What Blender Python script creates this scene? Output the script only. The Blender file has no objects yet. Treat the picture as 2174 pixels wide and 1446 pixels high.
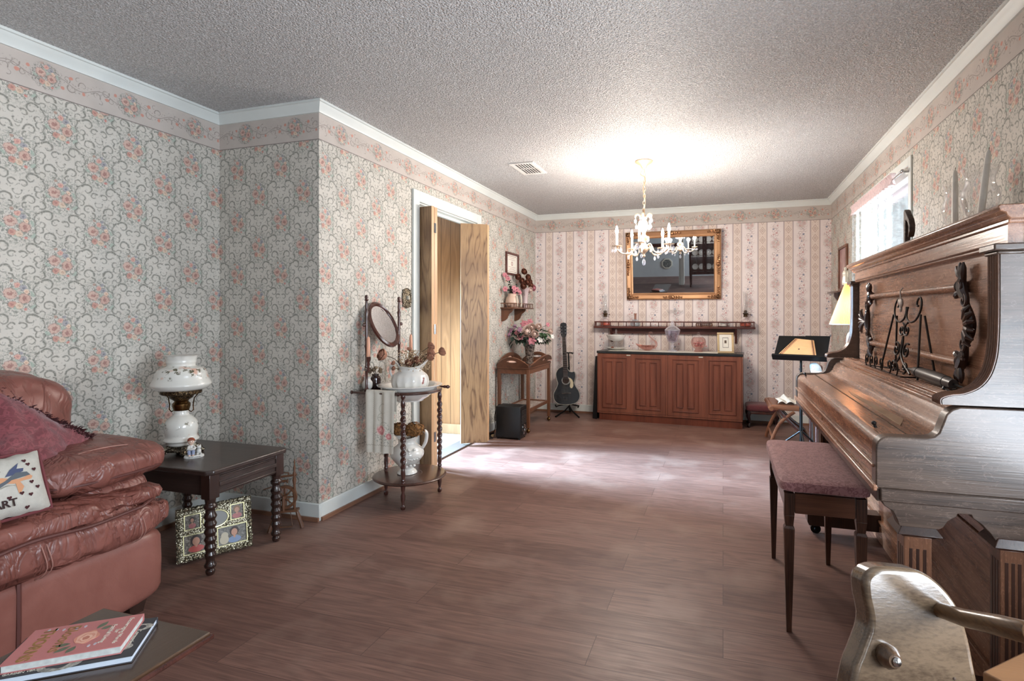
import bpy, bmesh, math, random
from math import pi, sin, cos, radians, sqrt, atan2
from mathutils import Vector, Matrix

# ------------------------------------------------------------------ camera, world, light, exposure
SC = bpy.context.scene
COL = SC.collection
YAW = atan2(354, 1150)
cd = bpy.data.cameras.new('camera')
cd.sensor_width = 36.0
cd.lens = 36.0 * 1150 / 2174
cd.shift_x = -94 / 2174
cd.shift_y = -55 / 2174
cd.clip_start = 0.02
cam = bpy.data.objects.new('camera', cd)
COL.objects.link(cam)
cam.location = (0, 0, 1.20)
cam.rotation_euler = (pi / 2, 0, YAW)
SC.camera = cam
SC.view_settings.view_transform = 'Standard'
SC.view_settings.look = 'None'
SC.view_settings.gamma = 1
SC.view_settings.exposure = 0.36
SC.view_settings.use_curve_mapping = False

wd = bpy.data.worlds.new('daylight'); SC.world = wd
wd.use_nodes = True
bg = wd.node_tree.nodes['Background']
bg.inputs[0].default_value = (0.80, 0.90, 1.0, 1)
bg.inputs[1].default_value = 0.4

def area(name, loc, rot, sx, sy, power, col=(1, 1, 1), spread=pi):
    l = bpy.data.lights.new(name, 'AREA'); l.shape = 'RECTANGLE'
    l.size = sx; l.size_y = sy; l.energy = power; l.color = col; l.spread = spread
    o = bpy.data.objects.new(name, l); COL.objects.link(o)
    o.location = loc; o.rotation_euler = rot
    return o
# daylight coming in through the window over the piano, the window beside the viewer and the kitchen window
area('daylight_dining_window', (1.50, 4.5, 1.65), (0, radians(94), 0), 1.3, 1.3, 34, (0.96, 0.98, 1.0), radians(125))
area('daylight_near_window', (1.32, .75, 1.25), (0, radians(114), 0), 1.35, 1.25, 98, (0.84, 0.91, 1.0))
area('rear_room_fill_light', (1.35, -2.6, 1.5), (0, radians(95), 0), 1.2, 1.3, 110, (0.85, 0.92, 1.0))  # added lamp, brightens the unseen rear room for the mirror
area('daylight_kitchen_window', (-4.7, 3.95, 1.6), (0, radians(-68), 0), 0.6, 0.8, 200, (0.45, 0.72, 1.0), radians(50))
area('kitchen_ceiling_lamp', (-3.1, 4.0, 2.36), (0, 0, 0), 0.6, 0.6, 5, (1.0, 0.94, 0.86))
BULB_W = 16.0

# ------------------------------------------------------------------ colour and node helpers
def lin(c):
    c /= 255.0
    return c / 12.92 if c <= 0.04045 else ((c + 0.055) / 1.055) ** 2.4
def C(r, g, b): return (lin(r), lin(g), lin(b), 1.0)

class G:
    """small node-graph writer"""
    def __init__(self, name):
        self.m = bpy.data.materials.new(name); self.m.use_nodes = True
        self.t = self.m.node_tree
        self.p = self.t.nodes['Principled BSDF']
        self.out = self.t.nodes['Material Output']
    def n(self, typ, ins=None, **kw):
        nd = self.t.nodes.new(typ)
        for k, v in kw.items(): setattr(nd, k, v)
        for k, v in (ins or {}).items(): self.s(nd.inputs[k], v)
        return nd
    def s(self, sock, v):
        if isinstance(v, bpy.types.NodeSocket): self.t.links.new(v, sock)
        else: sock.default_value = v
    def M(self, op, a, b=None, c=None, clamp=False):
        nd = self.t.nodes.new('ShaderNodeMath'); nd.operation = op; nd.use_clamp = clamp
        self.s(nd.inputs[0], a)
        if b is not None: self.s(nd.inputs[1], b)
        if c is not None: self.s(nd.inputs[2], c)
        return nd.outputs[0]
    def V(self, op, a, b=None, val=False):
        nd = self.t.nodes.new('ShaderNodeVectorMath'); nd.operation = op
        self.s(nd.inputs[0], a)
        if b is not None:
            self.s(nd.inputs[3 if op == 'SCALE' else 1], b)
        return nd.outputs[1 if val else 0]
    def xyz(self, v):
        nd = self.n('ShaderNodeSeparateXYZ', {0: v}); return nd.outputs
    def vec(self, x, y, z=0.0):
        return self.n('ShaderNodeCombineXYZ', {0: x, 1: y, 2: z}).outputs[0]
    def obj(self): return self.n('ShaderNodeTexCoord').outputs['Object']
    def gen(self): return self.n('ShaderNodeTexCoord').outputs['Generated']
    def sm(self, d, r, soft):
        """1 where d < r, softened"""
        nd = self.n('ShaderNodeMapRange', {0: d, 1: r + soft, 2: r - soft}, interpolation_type='SMOOTHSTEP')
        return nd.outputs[0]
    def smv(self, d, a, b):
        nd = self.n('ShaderNodeMapRange', {0: d, 1: a, 2: b}, interpolation_type='LINEAR')
        return nd.outputs[0]
    def mix(self, f, a, b, blend='MIX'):
        nd = self.t.nodes.new('ShaderNodeMix'); nd.data_type = 'RGBA'; nd.blend_type = blend
        self.s(nd.inputs[0], f); self.s(nd.inputs[6], a); self.s(nd.inputs[7], b)
        return nd.outputs[2]
    def noise(self, v, scale, detail=3, rough=0.5, dist=0.0, color=False):
        nd = self.n('ShaderNodeTexNoise', {'Vector': v, 'Scale': scale, 'Detail': detail, 'Roughness': rough, 'Distortion': dist})
        return nd.outputs[1 if color else 0]
    def ramp(self, f, stops):
        nd = self.n('ShaderNodeValToRGB', {0: f}); e = nd.color_ramp.elements
        while len(e) < len(stops): e.new(0.5)
        for q, (pos, col) in zip(e, stops): q.position = pos; q.color = col
        return nd.outputs[0]
    def bump(self, h, strength=0.3, dist=0.01):
        nd = self.n('ShaderNodeBump', {'Height': h, 'Strength': strength, 'Distance': dist})
        self.t.links.new(nd.outputs[0], self.p.inputs['Normal'])
    def fin(self, col=None, rough=0.5, metal=0.0, **kw):
        if col is not None: self.s(self.p.inputs['Base Color'], col)
        self.s(self.p.inputs['Roughness'], rough); self.s(self.p.inputs['Metallic'], metal)
        for k, v in kw.items(): self.s(self.p.inputs[k], v)
        return self.m
    def disc(self, p, c, r, soft):
        return self.sm(self.V('DISTANCE', p, (c[0], c[1], 0), True), r, soft)
    def oval(self, p, c, rx, ry, ang, soft=0.25):
        nd = self.n('ShaderNodeMapping', {0: p, 'Location': (c[0], c[1], 0), 'Rotation': (0, 0, ang), 'Scale': (rx, ry, 1)}, vector_type='TEXTURE')
        return self.sm(self.V('LENGTH', nd.outputs[0], None, True), 1.0, soft)
    def spiral(self, p, c, R, shrink, T, th0, s, w, soft=0.0011):
        """scroll stroke: radius R*(1-shrink*t) over a turn fraction T, thinning towards its end"""
        q = self.V('SUBTRACT', p, (c[0], c[1], 0))
        r = self.V('LENGTH', q, None, True)
        o = self.xyz(q)
        a = self.M('ARCTAN2', o[1], o[0])
        t = self.M('MULTIPLY_ADD', a, s / (2 * pi), -s * th0 / (2 * pi))
        t = self.M('FRACT', self.M('ADD', t, 4.0))
        Rt = self.M('MULTIPLY_ADD', t, -R * shrink, R)
        d = self.M('ABSOLUTE', self.M('SUBTRACT', r, Rt))
        wt = self.M('MULTIPLY_ADD', t, -w * 0.65 / T, w)
        k = self.M('SUBTRACT', d, wt)
        on = self.M('LESS_THAN', t, T)
        return self.M('MULTIPLY', self.sm(k, 0.0, soft), on)

def plain(name, col, rough=0.5, metal=0.0, var=0.10, vscale=6.0, bump=0.0, bscale=60.0, **kw):
    """one colour with a soft mottling of wear; optional fine bump"""
    g = G(name); o = g.obj()
    nz = g.noise(o, vscale, 4)
    f = g.smv(nz, 0.3, 0.7)
    c2 = tuple(max(0, x * (1 - var * 2)) for x in col[:3]) + (1,)
    g.fin(g.mix(f, c2, col), g.M('MULTIPLY_ADD', nz, 0.15, max(0.0, rough - 0.07)), metal, **kw)
    if bump: g.bump(g.noise(o, bscale, 3), bump, 0.004)
    return g.m

def wood(name, light, dark, axis='x', rings=14.0, stretch=9.0, rough=0.4, fleck=0.0, coat=0.0, contrast=1.0, bump=0.12, line=0):
    """grain running along one axis: distorted ring bands plus fine pores"""
    g = G(name); o = g.obj()
    k = 1.0 / stretch
    sc = {'x': (k, 1, 1), 'y': (1, k, 1), 'z': (1, 1, k)}[axis]
    v = g.V('MULTIPLY', o, sc)
    warp = g.noise(v, 3.2, 3, 0.55, 0.4)
    w = g.M('FRACT', g.M('MULTIPLY', warp, rings))
    band = g.M('ABSOLUTE', g.M('MULTIPLY_ADD', w, 2.0, -1.0))
    if line: band = g.M('POWER', band, line)
    k2 = 1.0 / (stretch * 5)
    sc2 = {'x': (k2, 1, 1), 'y': (1, k2, 1), 'z': (1, 1, k2)}[axis]
    fine = g.noise(g.V('MULTIPLY', o, sc2), 230.0, 3, 0.6)
    f = g.M('ADD', g.M('MULTIPLY', band, 0.55 * contrast), g.M('MULTIPLY', g.M('SUBTRACT', fine, 0.5), 1.5 * contrast), clamp=True)
    col = g.mix(f, light, dark)
    big = g.noise(o, 2.2, 2)
    col = g.mix(g.smv(big, 0.45, 0.75), col, dark) if contrast > 1.2 else col
    if fleck:
        fl = g.noise(g.V('MULTIPLY', o, {'x': (1, 3, 3), 'y': (3, 1, 3), 'z': (3, 3, 1)}[axis]), 16.0, 3, 0.6, 1.2)
        m = g.sm(g.M('ABSOLUTE', g.M('SUBTRACT', fl, 0.56)), 0.012, 0.012)
        col = g.mix(g.M('MULTIPLY', m, fleck), col, tuple(min(1, x * 2.4 + 0.03) for x in light[:3]) + (1,))
    g.fin(col, rough, 0.0, **({'Coat Weight': coat, 'Coat Roughness': 0.18} if coat else {}))
    if bump: g.bump(fine, bump, 0.003)
    return g.m

def glass(name, col=(1, 1, 1, 1), rough=0.02, ior=1.35, edge=.9, face=.05):
    """thin blown or pressed glass: clear face on, bright and reflective at the edges"""
    g = G(name)
    nz = g.noise(g.obj(), 60.0, 2)
    lw = g.n('ShaderNodeLayerWeight', {0: .35}).outputs[1]
    f = g.M('MULTIPLY_ADD', g.M('POWER', lw, 1.6), edge, g.M('MULTIPLY', nz, face * 2))
    tr = g.n('ShaderNodeBsdfTransparent', {0: tuple(.25 + .75 * x for x in col[:3]) + (1,)})
    gl = g.n('ShaderNodeBsdfGlossy', {0: col, 'Roughness': rough})
    df = g.n('ShaderNodeBsdfDiffuse', {0: col})
    b = g.n('ShaderNodeMixShader', {0: .35, 1: gl.outputs[0], 2: df.outputs[0]})
    mx = g.n('ShaderNodeMixShader', {0: f, 1: tr.outputs[0], 2: b.outputs[0]})
    g.t.links.new(mx.outputs[0], g.out.inputs[0])
    return g.m

# ------------------------------------------------------------------ wallpaper
def flowers(g, p, col, mauve=0.0, dens=1.0):
    """bouquet of layered roses with leaves, centred at 0 of p (metres)"""
    nz = g.noise(p, 95.0, 3, 0.6)
    nzb = g.noise(p, 210.0, 2, 0.6)
    reg = g.oval(p, (0, 0.003), 0.066, 0.078, 0.0, 0.42)
    lf = g.M('MULTIPLY', g.sm(g.M('SUBTRACT', 1.0, nz), 0.47, 0.035), reg)
    col = g.mix(g.M('MULTIPLY', lf, 0.72 * dens), col, C(104, 112, 100))
    lf2 = g.M('MULTIPLY', g.sm(nzb, 0.43, 0.03), reg)
    col = g.mix(g.M('MULTIPLY', lf2, 0.55 * dens), col, C(78, 80, 80))
    for (x, y, rx, ry, a) in ((-0.012, 0.022, .017, .008, .7), (0.012, 0.008, .015, .008, 2.0), (0.004, -.040, .018, .007, .3), (-.045, -.006, .012, .005, 2.4), (.050, -.038, .012, .005, .9), (.047, .012, .012, .005, 1.9)):
        col = g.mix(g.M('MULTIPLY', g.oval(p, (x, y), rx, ry, a), .8), col, C(158, 172, 158))
    for (x, y, r, ca, cb) in ((-.022, .012, .0205, C(160, 102, 94), C(214, 178, 162)), (.023, -.006, .0195, C(154, 96, 88), C(208, 168, 152)),
                              (-.017, -.030, .0125, C(174, 106, 96), C(204, 150, 132)), (.006, -.034, .0125, C(196, 160, 136), C(224, 202, 180)),
                              (.000, .044, .010, C(196, 128, 120), C(222, 170, 152)), (.018, .034, .0105, C(100, 108, 124), C(164, 164, 170)),
                              (.028, .020, .0085, C(210, 165, 140), C(235, 210, 185)), (-.018, .060, .006, C(140, 120, 112), C(190, 150, 130)),
                              (.026, -.047, .0055, C(188, 104, 98), C(214, 140, 126)), (.012, .058, .006, C(112, 120, 132), C(160, 160, 166))):
        d = g.V('DISTANCE', p, (x, y, 0), True)
        d = g.M('MULTIPLY_ADD', g.M('SUBTRACT', nz, .5), r * .9, d)
        m = g.sm(d, r, r * .18)
        petals = g.M('SINE', g.M('MULTIPLY_ADD', nzb, 7.0, g.M('MULTIPLY', d, 6.5 / r)))
        f = g.smv(petals, -0.7, 0.9)
        pc = g.mix(.22, g.mix(f, ca, cb), C(168, 150, 140))
        if mauve: pc = g.mix(mauve, pc, C(202, 172, 178))
        col = g.mix(g.M('MULTIPLY', m, .9), col, pc)
    return col

def lace(g, u, v):
    """edge band under the crown: flower clusters and curls every 0.37 m; v measured from band middle"""
    i = g.M('FLOOR', g.M('DIVIDE', u, .37))
    lx = g.M('SUBTRACT', u, g.M('MULTIPLY', g.M('ADD', i, .5), .37))
    p0 = g.vec(lx, v)
    nz = g.noise(g.vec(u, v), 60.0, 2, color=True)
    p = g.V('ADD', p0, g.V('SCALE', g.V('SUBTRACT', nz, (.5, .5, .5)), .010))
    col = g.mix(g.noise(g.vec(u, v), 9.0, 3), C(176, 166, 158), C(200, 190, 182))
    st = None
    for a in ((( .105, -.018), .022, .75, .8, 2.4, 1, .0026), (( .082, .020), .016, .75, .75, -1.0, 1, .0020), ((.150, .012), .020, .7, .8, 3.6, -1, .0024),
              ((-.118, .016), .020, .75, .8, 0.6, -1, .0024), ((-.088, -.016), .015, .75, .75, 2.0, 1, .0020), ((-.160, -.012), .020, .75, .8, -.6, 1, .0022),
              ((.128, .035), .012, .7, .7, 1.0, 1, .0016), ((-.140, -.035), .012, .7, .7, 4.0, 1, .0016)):
        m = g.spiral(p, *a)
        st = m if st is None else g.M('MAXIMUM', st, m)
    vine = g.M('ABSOLUTE', g.M('SUBTRACT', v, g.M('MULTIPLY', g.M('SINE', g.M('MULTIPLY', lx, 2 * pi / .185)), .016)))
    st = g.M('MAXIMUM', st, g.sm(vine, .0016, .0012))
    lfn = g.noise(p, 90.0, 3, .6)
    lf = g.M('MULTIPLY', g.sm(lfn, .41, .03), g.sm(vine, .022, .008))
    st = g.M('MAXIMUM', st, g.M('MULTIPLY', lf, .7))
    col = g.mix(g.M('MULTIPLY', st, .8), col, C(128, 118, 110))
    for (x, y, r) in ((.10, .03, .009), (-.11, -.012, .009), (.065, -.028, .008), (-.07, .026, .008), (.155, -.025, .008)):
        col = g.mix(g.disc(p, (x, y), r, .002), col, C(196, 140, 124))
    p2 = g.V('SCALE', p, 1.05)
    reg = g.vec(lx, v)
    c2 = flowers(g, p2, col)
    col = g.mix(g.sm(g.V('LENGTH', reg, None, True), .062, .008), col, c2)
    return col

def wall_finish(g, col, u, z):
    band = g.M('GREATER_THAN', z, 2.222)
    col = g.mix(band, col, lace(g, u, g.M('SUBTRACT', z, 2.305)))
    ln = g.sm(g.M('ABSOLUTE', g.M('SUBTRACT', z, 2.224)), .0022, .0008)
    ln2 = g.sm(g.M('ABSOLUTE', g.M('SUBTRACT', z, 2.382)), .0030, .001)
    col = g.mix(g.M('MULTIPLY', g.M('MAXIMUM', ln, ln2), .8), col, C(92, 80, 76))
    return col

def damask():
    g = G('floral_damask_wallpaper'); o = g.xyz(g.obj())
    u = g.M('ADD', o[0], o[1]); z = o[2]
    W, Hh = .165, .32
    i = g.M('FLOOR', g.M('DIVIDE', u, W))
    lx = g.M('SUBTRACT', u, g.M('MULTIPLY', g.M('ADD', i, .5), W))
    sh = g.M('MULTIPLY', g.M('FLOORED_MODULO', i, 2.0), Hh / 2)
    zz = g.M('ADD', z, sh)
    ly = g.M('SUBTRACT', g.M('FLOORED_MODULO', zz, Hh), Hh / 2)
    uv = g.vec(u, z)
    warp = g.V('SCALE', g.V('SUBTRACT', g.noise(uv, 45.0, 2, color=True), (.5, .5, .5)), .011)
    base = g.mix(g.noise(uv, 7.0, 4), C(190, 184, 174), C(210, 204, 194))
    p = g.V('ADD', g.vec(lx, ly), warp)
    pm = g.V('ADD', g.vec(g.M('ABSOLUTE', lx), ly), warp)
    st = None
    for a in (((0.0, .153), .017, 0.0, 1.0, 0, 1, .0030), ((.048, .118), .027, .72, .9, 3.4, -1, .0040), ((.028, .090), .014, .6, .7, 1.2, 1, .0030),
              ((.070, .082), .021, .7, .9, 4.4, 1, .0038), ((.052, -.104), .028, .72, .9, 0.4, 1, .0042), ((.022, -.132), .018, .7, .85, 2.6, -1, .0034),
              ((.078, -.062), .020, .72, .85, 1.9, 1, .0036), ((.076, -.145), .018, .7, .85, -1.0, -1, .0034), ((.082, .146), .016, .7, .8, 2.2, 1, .0030),
              ((.092, .030), .032, .3, .36, 2.2, 1, .0026), ((.094, -.020), .030, .3, .36, 2.6, 1, .0024), ((.0, .128), .008, .0, .5, 3.3, 1, .0022)):
        m = g.spiral(pm, *a[:6], a[6] * 1.15, soft=.0030)
        st = m if st is None else g.M('MAXIMUM', st, m)
    nz = g.noise(uv, 85.0, 3, .62)
    strokes = g.M('MULTIPLY', g.sm(nz, .385, .03), .6)
    out = g.M('SUBTRACT', 1.0, g.oval(g.vec(lx, ly), (0, 0), .06, .075, 0, .3))
    st = g.M('MAXIMUM', g.M('MULTIPLY', st, g.smv(g.noise(uv, 160.0, 2), .12, .5)), g.M('MULTIPLY', strokes, out))
    col = g.mix(g.M('MULTIPLY', st, .95), base, C(120, 119, 110))
    col = flowers(g, g.V('SCALE', p, .86), col)
    seam = g.M('FLOORED_MODULO', g.M('ADD', u, .12), .53)
    col = g.mix(g.M('MULTIPLY', g.sm(seam, .0012, .0006), .4), col, C(120, 112, 106))
    col = wall_finish(g, col, u, z)
    g.fin(col, .62)
    g.bump(nz, .05, .002)
    return g.m

def stripes():
    g = G('striped_floral_wallpaper'); o = g.xyz(g.obj())
    u = g.M('ADD', o[0], 0.0); z = o[2]
    per = .2665
    left = g.M('LESS_THAN', u, -1.228)
    uu = g.M('ADD', u, g.M('MULTIPLY_ADD', left, .888 + .0, 1.18))
    i = g.M('FLOOR', g.M('DIVIDE', g.M('ADD', uu, per / 2), per))
    dx = g.M('SUBTRACT', uu, g.M('MULTIPLY', i, per))
    adx = g.M('ABSOLUTE', dx)
    uv = g.vec(u, z)
    dia_bg = g.mix(g.noise(uv, 8.0, 3), C(216, 200, 190), C(226, 212, 202))
    flo_bg = g.mix(g.noise(uv, 8.0, 3), C(222, 210, 207), C(236, 227, 224))
    instr = g.M('LESS_THAN', adx, .045)
    col = g.mix(instr, flo_bg, dia_bg)
    for q, w, a in ((.0385, .0012, .5), (.045, .0022, .9), (.0505, .0016, .8)):
        col = g.mix(g.M('MULTIPLY', g.sm(g.M('ABSOLUTE', g.M('SUBTRACT', adx, q)), w, .0008), a), col, C(142, 122, 124))
    P = .104
    dz = g.M('SUBTRACT', g.M('FLOORED_MODULO', z, P), P / 2)
    adz = g.M('ABSOLUTE', dz)
    dd = g.M('ADD', g.M('DIVIDE', adx, .031), g.M('DIVIDE', adz, .045))
    for q, w in ((.92, .055), (.66, .02), (.30, .07)):
        m = g.M('MULTIPLY', g.sm(g.M('ABSOLUTE', g.M('SUBTRACT', dd, q)), w, .03), instr)
        col = g.mix(g.M('MULTIPLY', m, .9), col, C(150, 112, 98))
    pip = g.V('DISTANCE', g.vec(adx, adz), (.024, P / 2 - .010, 0), True)
    col = g.mix(g.M('MULTIPLY', g.sm(pip, .0028, .001), .7), col, C(160, 124, 112))
    # floral stripe
    j = g.M('FLOOR', g.M('DIVIDE', uu, per))
    fx = g.M('SUBTRACT', uu, g.M('MULTIPLY', g.M('ADD', j, .5), per))
    Hh = .44
    sh = g.M('MULTIPLY', g.M('FLOORED_MODULO', j, 2.0), Hh / 2)
    fz = g.M('SUBTRACT', g.M('FLOORED_MODULO', g.M('ADD', z, sh), Hh), Hh / 2)
    warp = g.V('SCALE', g.V('SUBTRACT', g.noise(uv, 55.0, 2, color=True), (.5, .5, .5)), .010)
    p = g.V('ADD', g.vec(fx, fz), warp)
    st = None
    for a in (((.018, .105), .020, .72, .85, 3.0, 1, .0020), ((-.020, .145), .018, .72, .85, 0.2, -1, .0020), ((.016, .185), .018, .72, .85, 3.4, 1, .0020),
              ((-.018, -.110), .020, .72, .85, 0.3, 1, .0022), ((.020, -.150), .018, .72, .85, 2.8, -1, .0020), ((-.014, -.190), .018, .7, .8, 0, 1, .0020),
              ((.030, -.085), .011, .7, .8, 1, 1, .0016), ((-.032, .085), .011, .7, .8, 2, 1, .0016)):
        m = g.spiral(p, *a)
        st = m if st is None else g.M('MAXIMUM', st, m)
    vine = g.M('ABSOLUTE', g.M('SUBTRACT', fx, g.M('MULTIPLY', g.M('SINE', g.M('MULTIPLY', fz, 2 * pi / .11)), .022)))
    st = g.M('MAXIMUM', st, g.sm(vine, .0016, .0012))
    lfn = g.noise(p, 100.0, 3, .6)
    lf = g.M('MULTIPLY', g.sm(lfn, .43, .03), g.sm(vine, .034, .012))
    st = g.M('MAXIMUM', st, g.M('MULTIPLY', lf, .7))
    infl = g.M('GREATER_THAN', adx, .060)
    st = g.M('MULTIPLY', st, infl)
    c2 = g.mix(g.M('MULTIPLY', st, .8), col, C(150, 116, 116))
    for (x, y, r, k) in ((.012, .120, .011, 0), (-.02, .165, .010, 1), (.018, -.125, .011, 1), (-.016, -.165, .011, 0), (.022, .2, .009, 0), (-.02, .105, .008, 0), (.0, -.2, .008, 1)):
        c2 = g.mix(g.disc(p, (x, y), r, .002), c2, (C(200, 160, 158), C(140, 142, 156))[k])
    c3 = flowers(g, g.V('SCALE', p, .95), c2, .4, .5)
    reg = g.oval(g.vec(fx, fz), (0, 0), .052, .080, 0, .5)
    col = g.mix(g.M('MULTIPLY', reg, .75), c2, c3)
    col = wall_finish(g, col, u, z)
    g.fin(col, .6)
    return g.m

def floor_mat():
    g = G('wood_plank_floor'); o = g.obj()
    br = g.n('ShaderNodeTexBrick', {'Vector': o, 'Color1': (0, 0, 0, 1), 'Color2': (1, 1, 1, 1), 'Mortar': (.5, .5, .5, 1), 'Scale': 1.0, 'Mortar Size': .0013,
                                    'Mortar Smooth': .2, 'Bias': 0.0, 'Brick Width': 1.22, 'Row Height': .18})
    br.offset = .37
    seed = g.M('MULTIPLY', br.outputs[0], 7.3)
    v = g.V('ADD', o, g.vec(seed, g.M('MULTIPLY', seed, 3.1), seed))
    warp = g.noise(g.V('MULTIPLY', v, (.16, 1, 1)), 5.0, 3, .55, .5)
    w = g.M('ABSOLUTE', g.M('MULTIPLY_ADD', g.M('FRACT', g.M('MULTIPLY', warp, 13.0)), 2.0, -1.0))
    fine = g.noise(g.V('MULTIPLY', v, (.03, 1, 1)), 160.0, 3, .6)
    f = g.M('ADD', g.M('MULTIPLY', w, .30), g.M('MULTIPLY_ADD', fine, 1.3, -.42), clamp=True)
    base = g.mix(br.outputs[0], C(140, 106, 94), C(118, 86, 76))
    col = g.mix(g.M('MULTIPLY', f, .9), base, C(66, 44, 38))
    grime = g.noise(o, 3.0, 4)
    col = g.mix(g.smv(grime, .52, .8), col, C(142, 116, 104))
    col = g.mix(g.M('MULTIPLY', br.outputs[1], .7), col, C(50, 32, 28))
    g.fin(col, g.M('MULTIPLY_ADD', fine, .25, .34), 0, **{'Specular IOR Level': .45})
    g.bump(g.M('SUBTRACT', fine, g.M('MULTIPLY', br.outputs[1], 1.5)), .12, .002)
    return g.m

def popcorn():
    g = G('popcorn_ceiling'); o = g.obj()
    a = g.noise(o, 105.0, 2, .6)
    b = g.n('ShaderNodeTexVoronoi', {'Vector': o, 'Scale': 130.0}).outputs[0]
    h = g.M('ADD', g.smv(a, .45, .7), g.M('MULTIPLY', b, -.8))
    col = g.mix(g.smv(a, .40, .62), C(198, 194, 192), C(250, 247, 246))
    g.fin(col, .5)
    g.bump(h, 1.0, .013)
    return g.m

def tiles():
    g = G('beige_floor_tile'); o = g.obj()
    br = g.n('ShaderNodeTexBrick', {'Vector': o, 'Color1': C(226, 218, 204), 'Color2': C(216, 206, 192), 'Mortar': C(150, 132, 112), 'Scale': 1.0,
                                    'Mortar Size': .004, 'Brick Width': .33, 'Row Height': .33})
    br.offset = 0
    g.fin(g.mix(g.M('MULTIPLY', g.noise(o, 9.0, 4), .3), br.outputs[0], C(190, 178, 162)), .3)
    return g.m

def panelling():
    g = G('grooved_wood_panelling'); o = g.obj(); q = g.xyz(o)
    v = g.V('MULTIPLY', o, (1, 1, .12))
    warp = g.noise(g.V('ADD', v, g.vec(g.M('FLOOR', g.M('DIVIDE', q[0], .1)), 0.0, 0.0)), 3.5, 3, .5, .6)
    w = g.M('ABSOLUTE', g.M('MULTIPLY_ADD', g.M('FRACT', g.M('MULTIPLY', warp, 16.0)), 2.0, -1.0))
    fine = g.noise(g.V('MULTIPLY', o, (1, 1, .03)), 200.0, 3)
    col = g.mix(g.M('MULTIPLY', g.M('ADD', w, fine), .5), C(186, 134, 90), C(142, 96, 60))
    gr = g.M('FLOORED_MODULO', q[0], .105)
    groove = g.sm(gr, .004, .001)
    col = g.mix(groove, col, C(70, 44, 26))
    g.fin(col, .35)
    return g.m

def leather(name, a, b, wr=.55, cl=.25):
    g = G(name); o = g.obj()
    n1 = g.noise(o, 5.0, 4, .6, .8)
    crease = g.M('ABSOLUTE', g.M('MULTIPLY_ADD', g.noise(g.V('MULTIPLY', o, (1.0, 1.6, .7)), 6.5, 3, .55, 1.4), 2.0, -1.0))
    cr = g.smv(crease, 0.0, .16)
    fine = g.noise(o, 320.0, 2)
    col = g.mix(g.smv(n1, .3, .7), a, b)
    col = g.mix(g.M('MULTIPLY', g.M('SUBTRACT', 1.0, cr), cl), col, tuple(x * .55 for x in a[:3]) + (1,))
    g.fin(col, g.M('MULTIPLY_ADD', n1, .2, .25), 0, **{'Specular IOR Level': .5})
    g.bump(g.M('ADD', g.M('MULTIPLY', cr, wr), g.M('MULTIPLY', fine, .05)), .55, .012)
    return g.m

def cloth(name, a, b, scale=40.0, thr=.5, rough=.9):
    """woven fabric with a brocade of leafy blotches"""
    g = G(name); o = g.obj()
    nz = g.noise(o, scale, 2, .5, 1.6)
    w = g.M('ABSOLUTE', g.M('SUBTRACT', nz, thr))
    f = g.sm(w, .05, .02)
    weave = g.noise(o, 600.0, 2)
    col = g.mix(f, a, b)
    col = g.mix(g.M('MULTIPLY', weave, .25), col, tuple(x * .5 for x in a[:3]) + (1,))
    g.fin(col, rough, 0, **{'Sheen Weight': .25})
    g.bump(g.M('ADD', g.M('MULTIPLY', f, .4), weave), .25, .003)
    return g.m

def ornate_gold(name, a, b, scale=70.0, rough=.32):
    g = G(name); o = g.obj()
    v = g.n('ShaderNodeTexVoronoi', {'Vector': o, 'Scale': scale}).outputs[0]
    col = g.mix(g.smv(v, .1, .6), a, b)
    g.fin(col, rough, .85)
    g.bump(v, .6, .004)
    return g.m

def picture(name, bands, scale=14.0):
    """loose painted picture of blended tones"""
    g = G(name); o = g.gen()
    nz = g.noise(o, scale * .3, 3, .6, .8)
    g.fin(g.ramp(nz, bands), .25)
    return g.m

def rose_china(name, base, leaf, rose, scale=22.0, amount=.5):
    """glazed white china or frosted glass with sprigs of leaves and blossoms in a band"""
    g = G(name); o = g.obj(); q = g.xyz(g.gen())
    n1 = g.noise(o, scale * 1.6, 3, .6)
    n2 = g.noise(o, scale * .55, 2, .5)
    bandm = g.sm(g.M('ABSOLUTE', g.M('SUBTRACT', q[2], .52)), .17, .05)
    lf = g.M('MULTIPLY', g.M('MULTIPLY', g.sm(n1, .44, .02), g.sm(g.M('SUBTRACT', 1.0, n2), .52, .04)), bandm)
    rs = g.M('MULTIPLY', g.sm(g.M('SUBTRACT', 1.0, n2), .41, .03), bandm)
    col = g.mix(g.M('MULTIPLY', rs, amount), base, rose)
    col = g.mix(g.M('MULTIPLY', lf, min(1, amount * 1.5)), col, leaf)
    g.fin(col, .22, 0, **{'Coat Weight': .3})
    return g.m
# ------------------------------------------------------------------ mesh builder
ROOTM = {}
def T(x=0, y=0, z=0): return Matrix.Translation((x, y, z))
def RZ(a): return Matrix.Rotation(a, 4, 'Z')
def RX(a): return Matrix.Rotation(a, 4, 'X')
def RY(a): return Matrix.Rotation(a, 4, 'Y')

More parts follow.
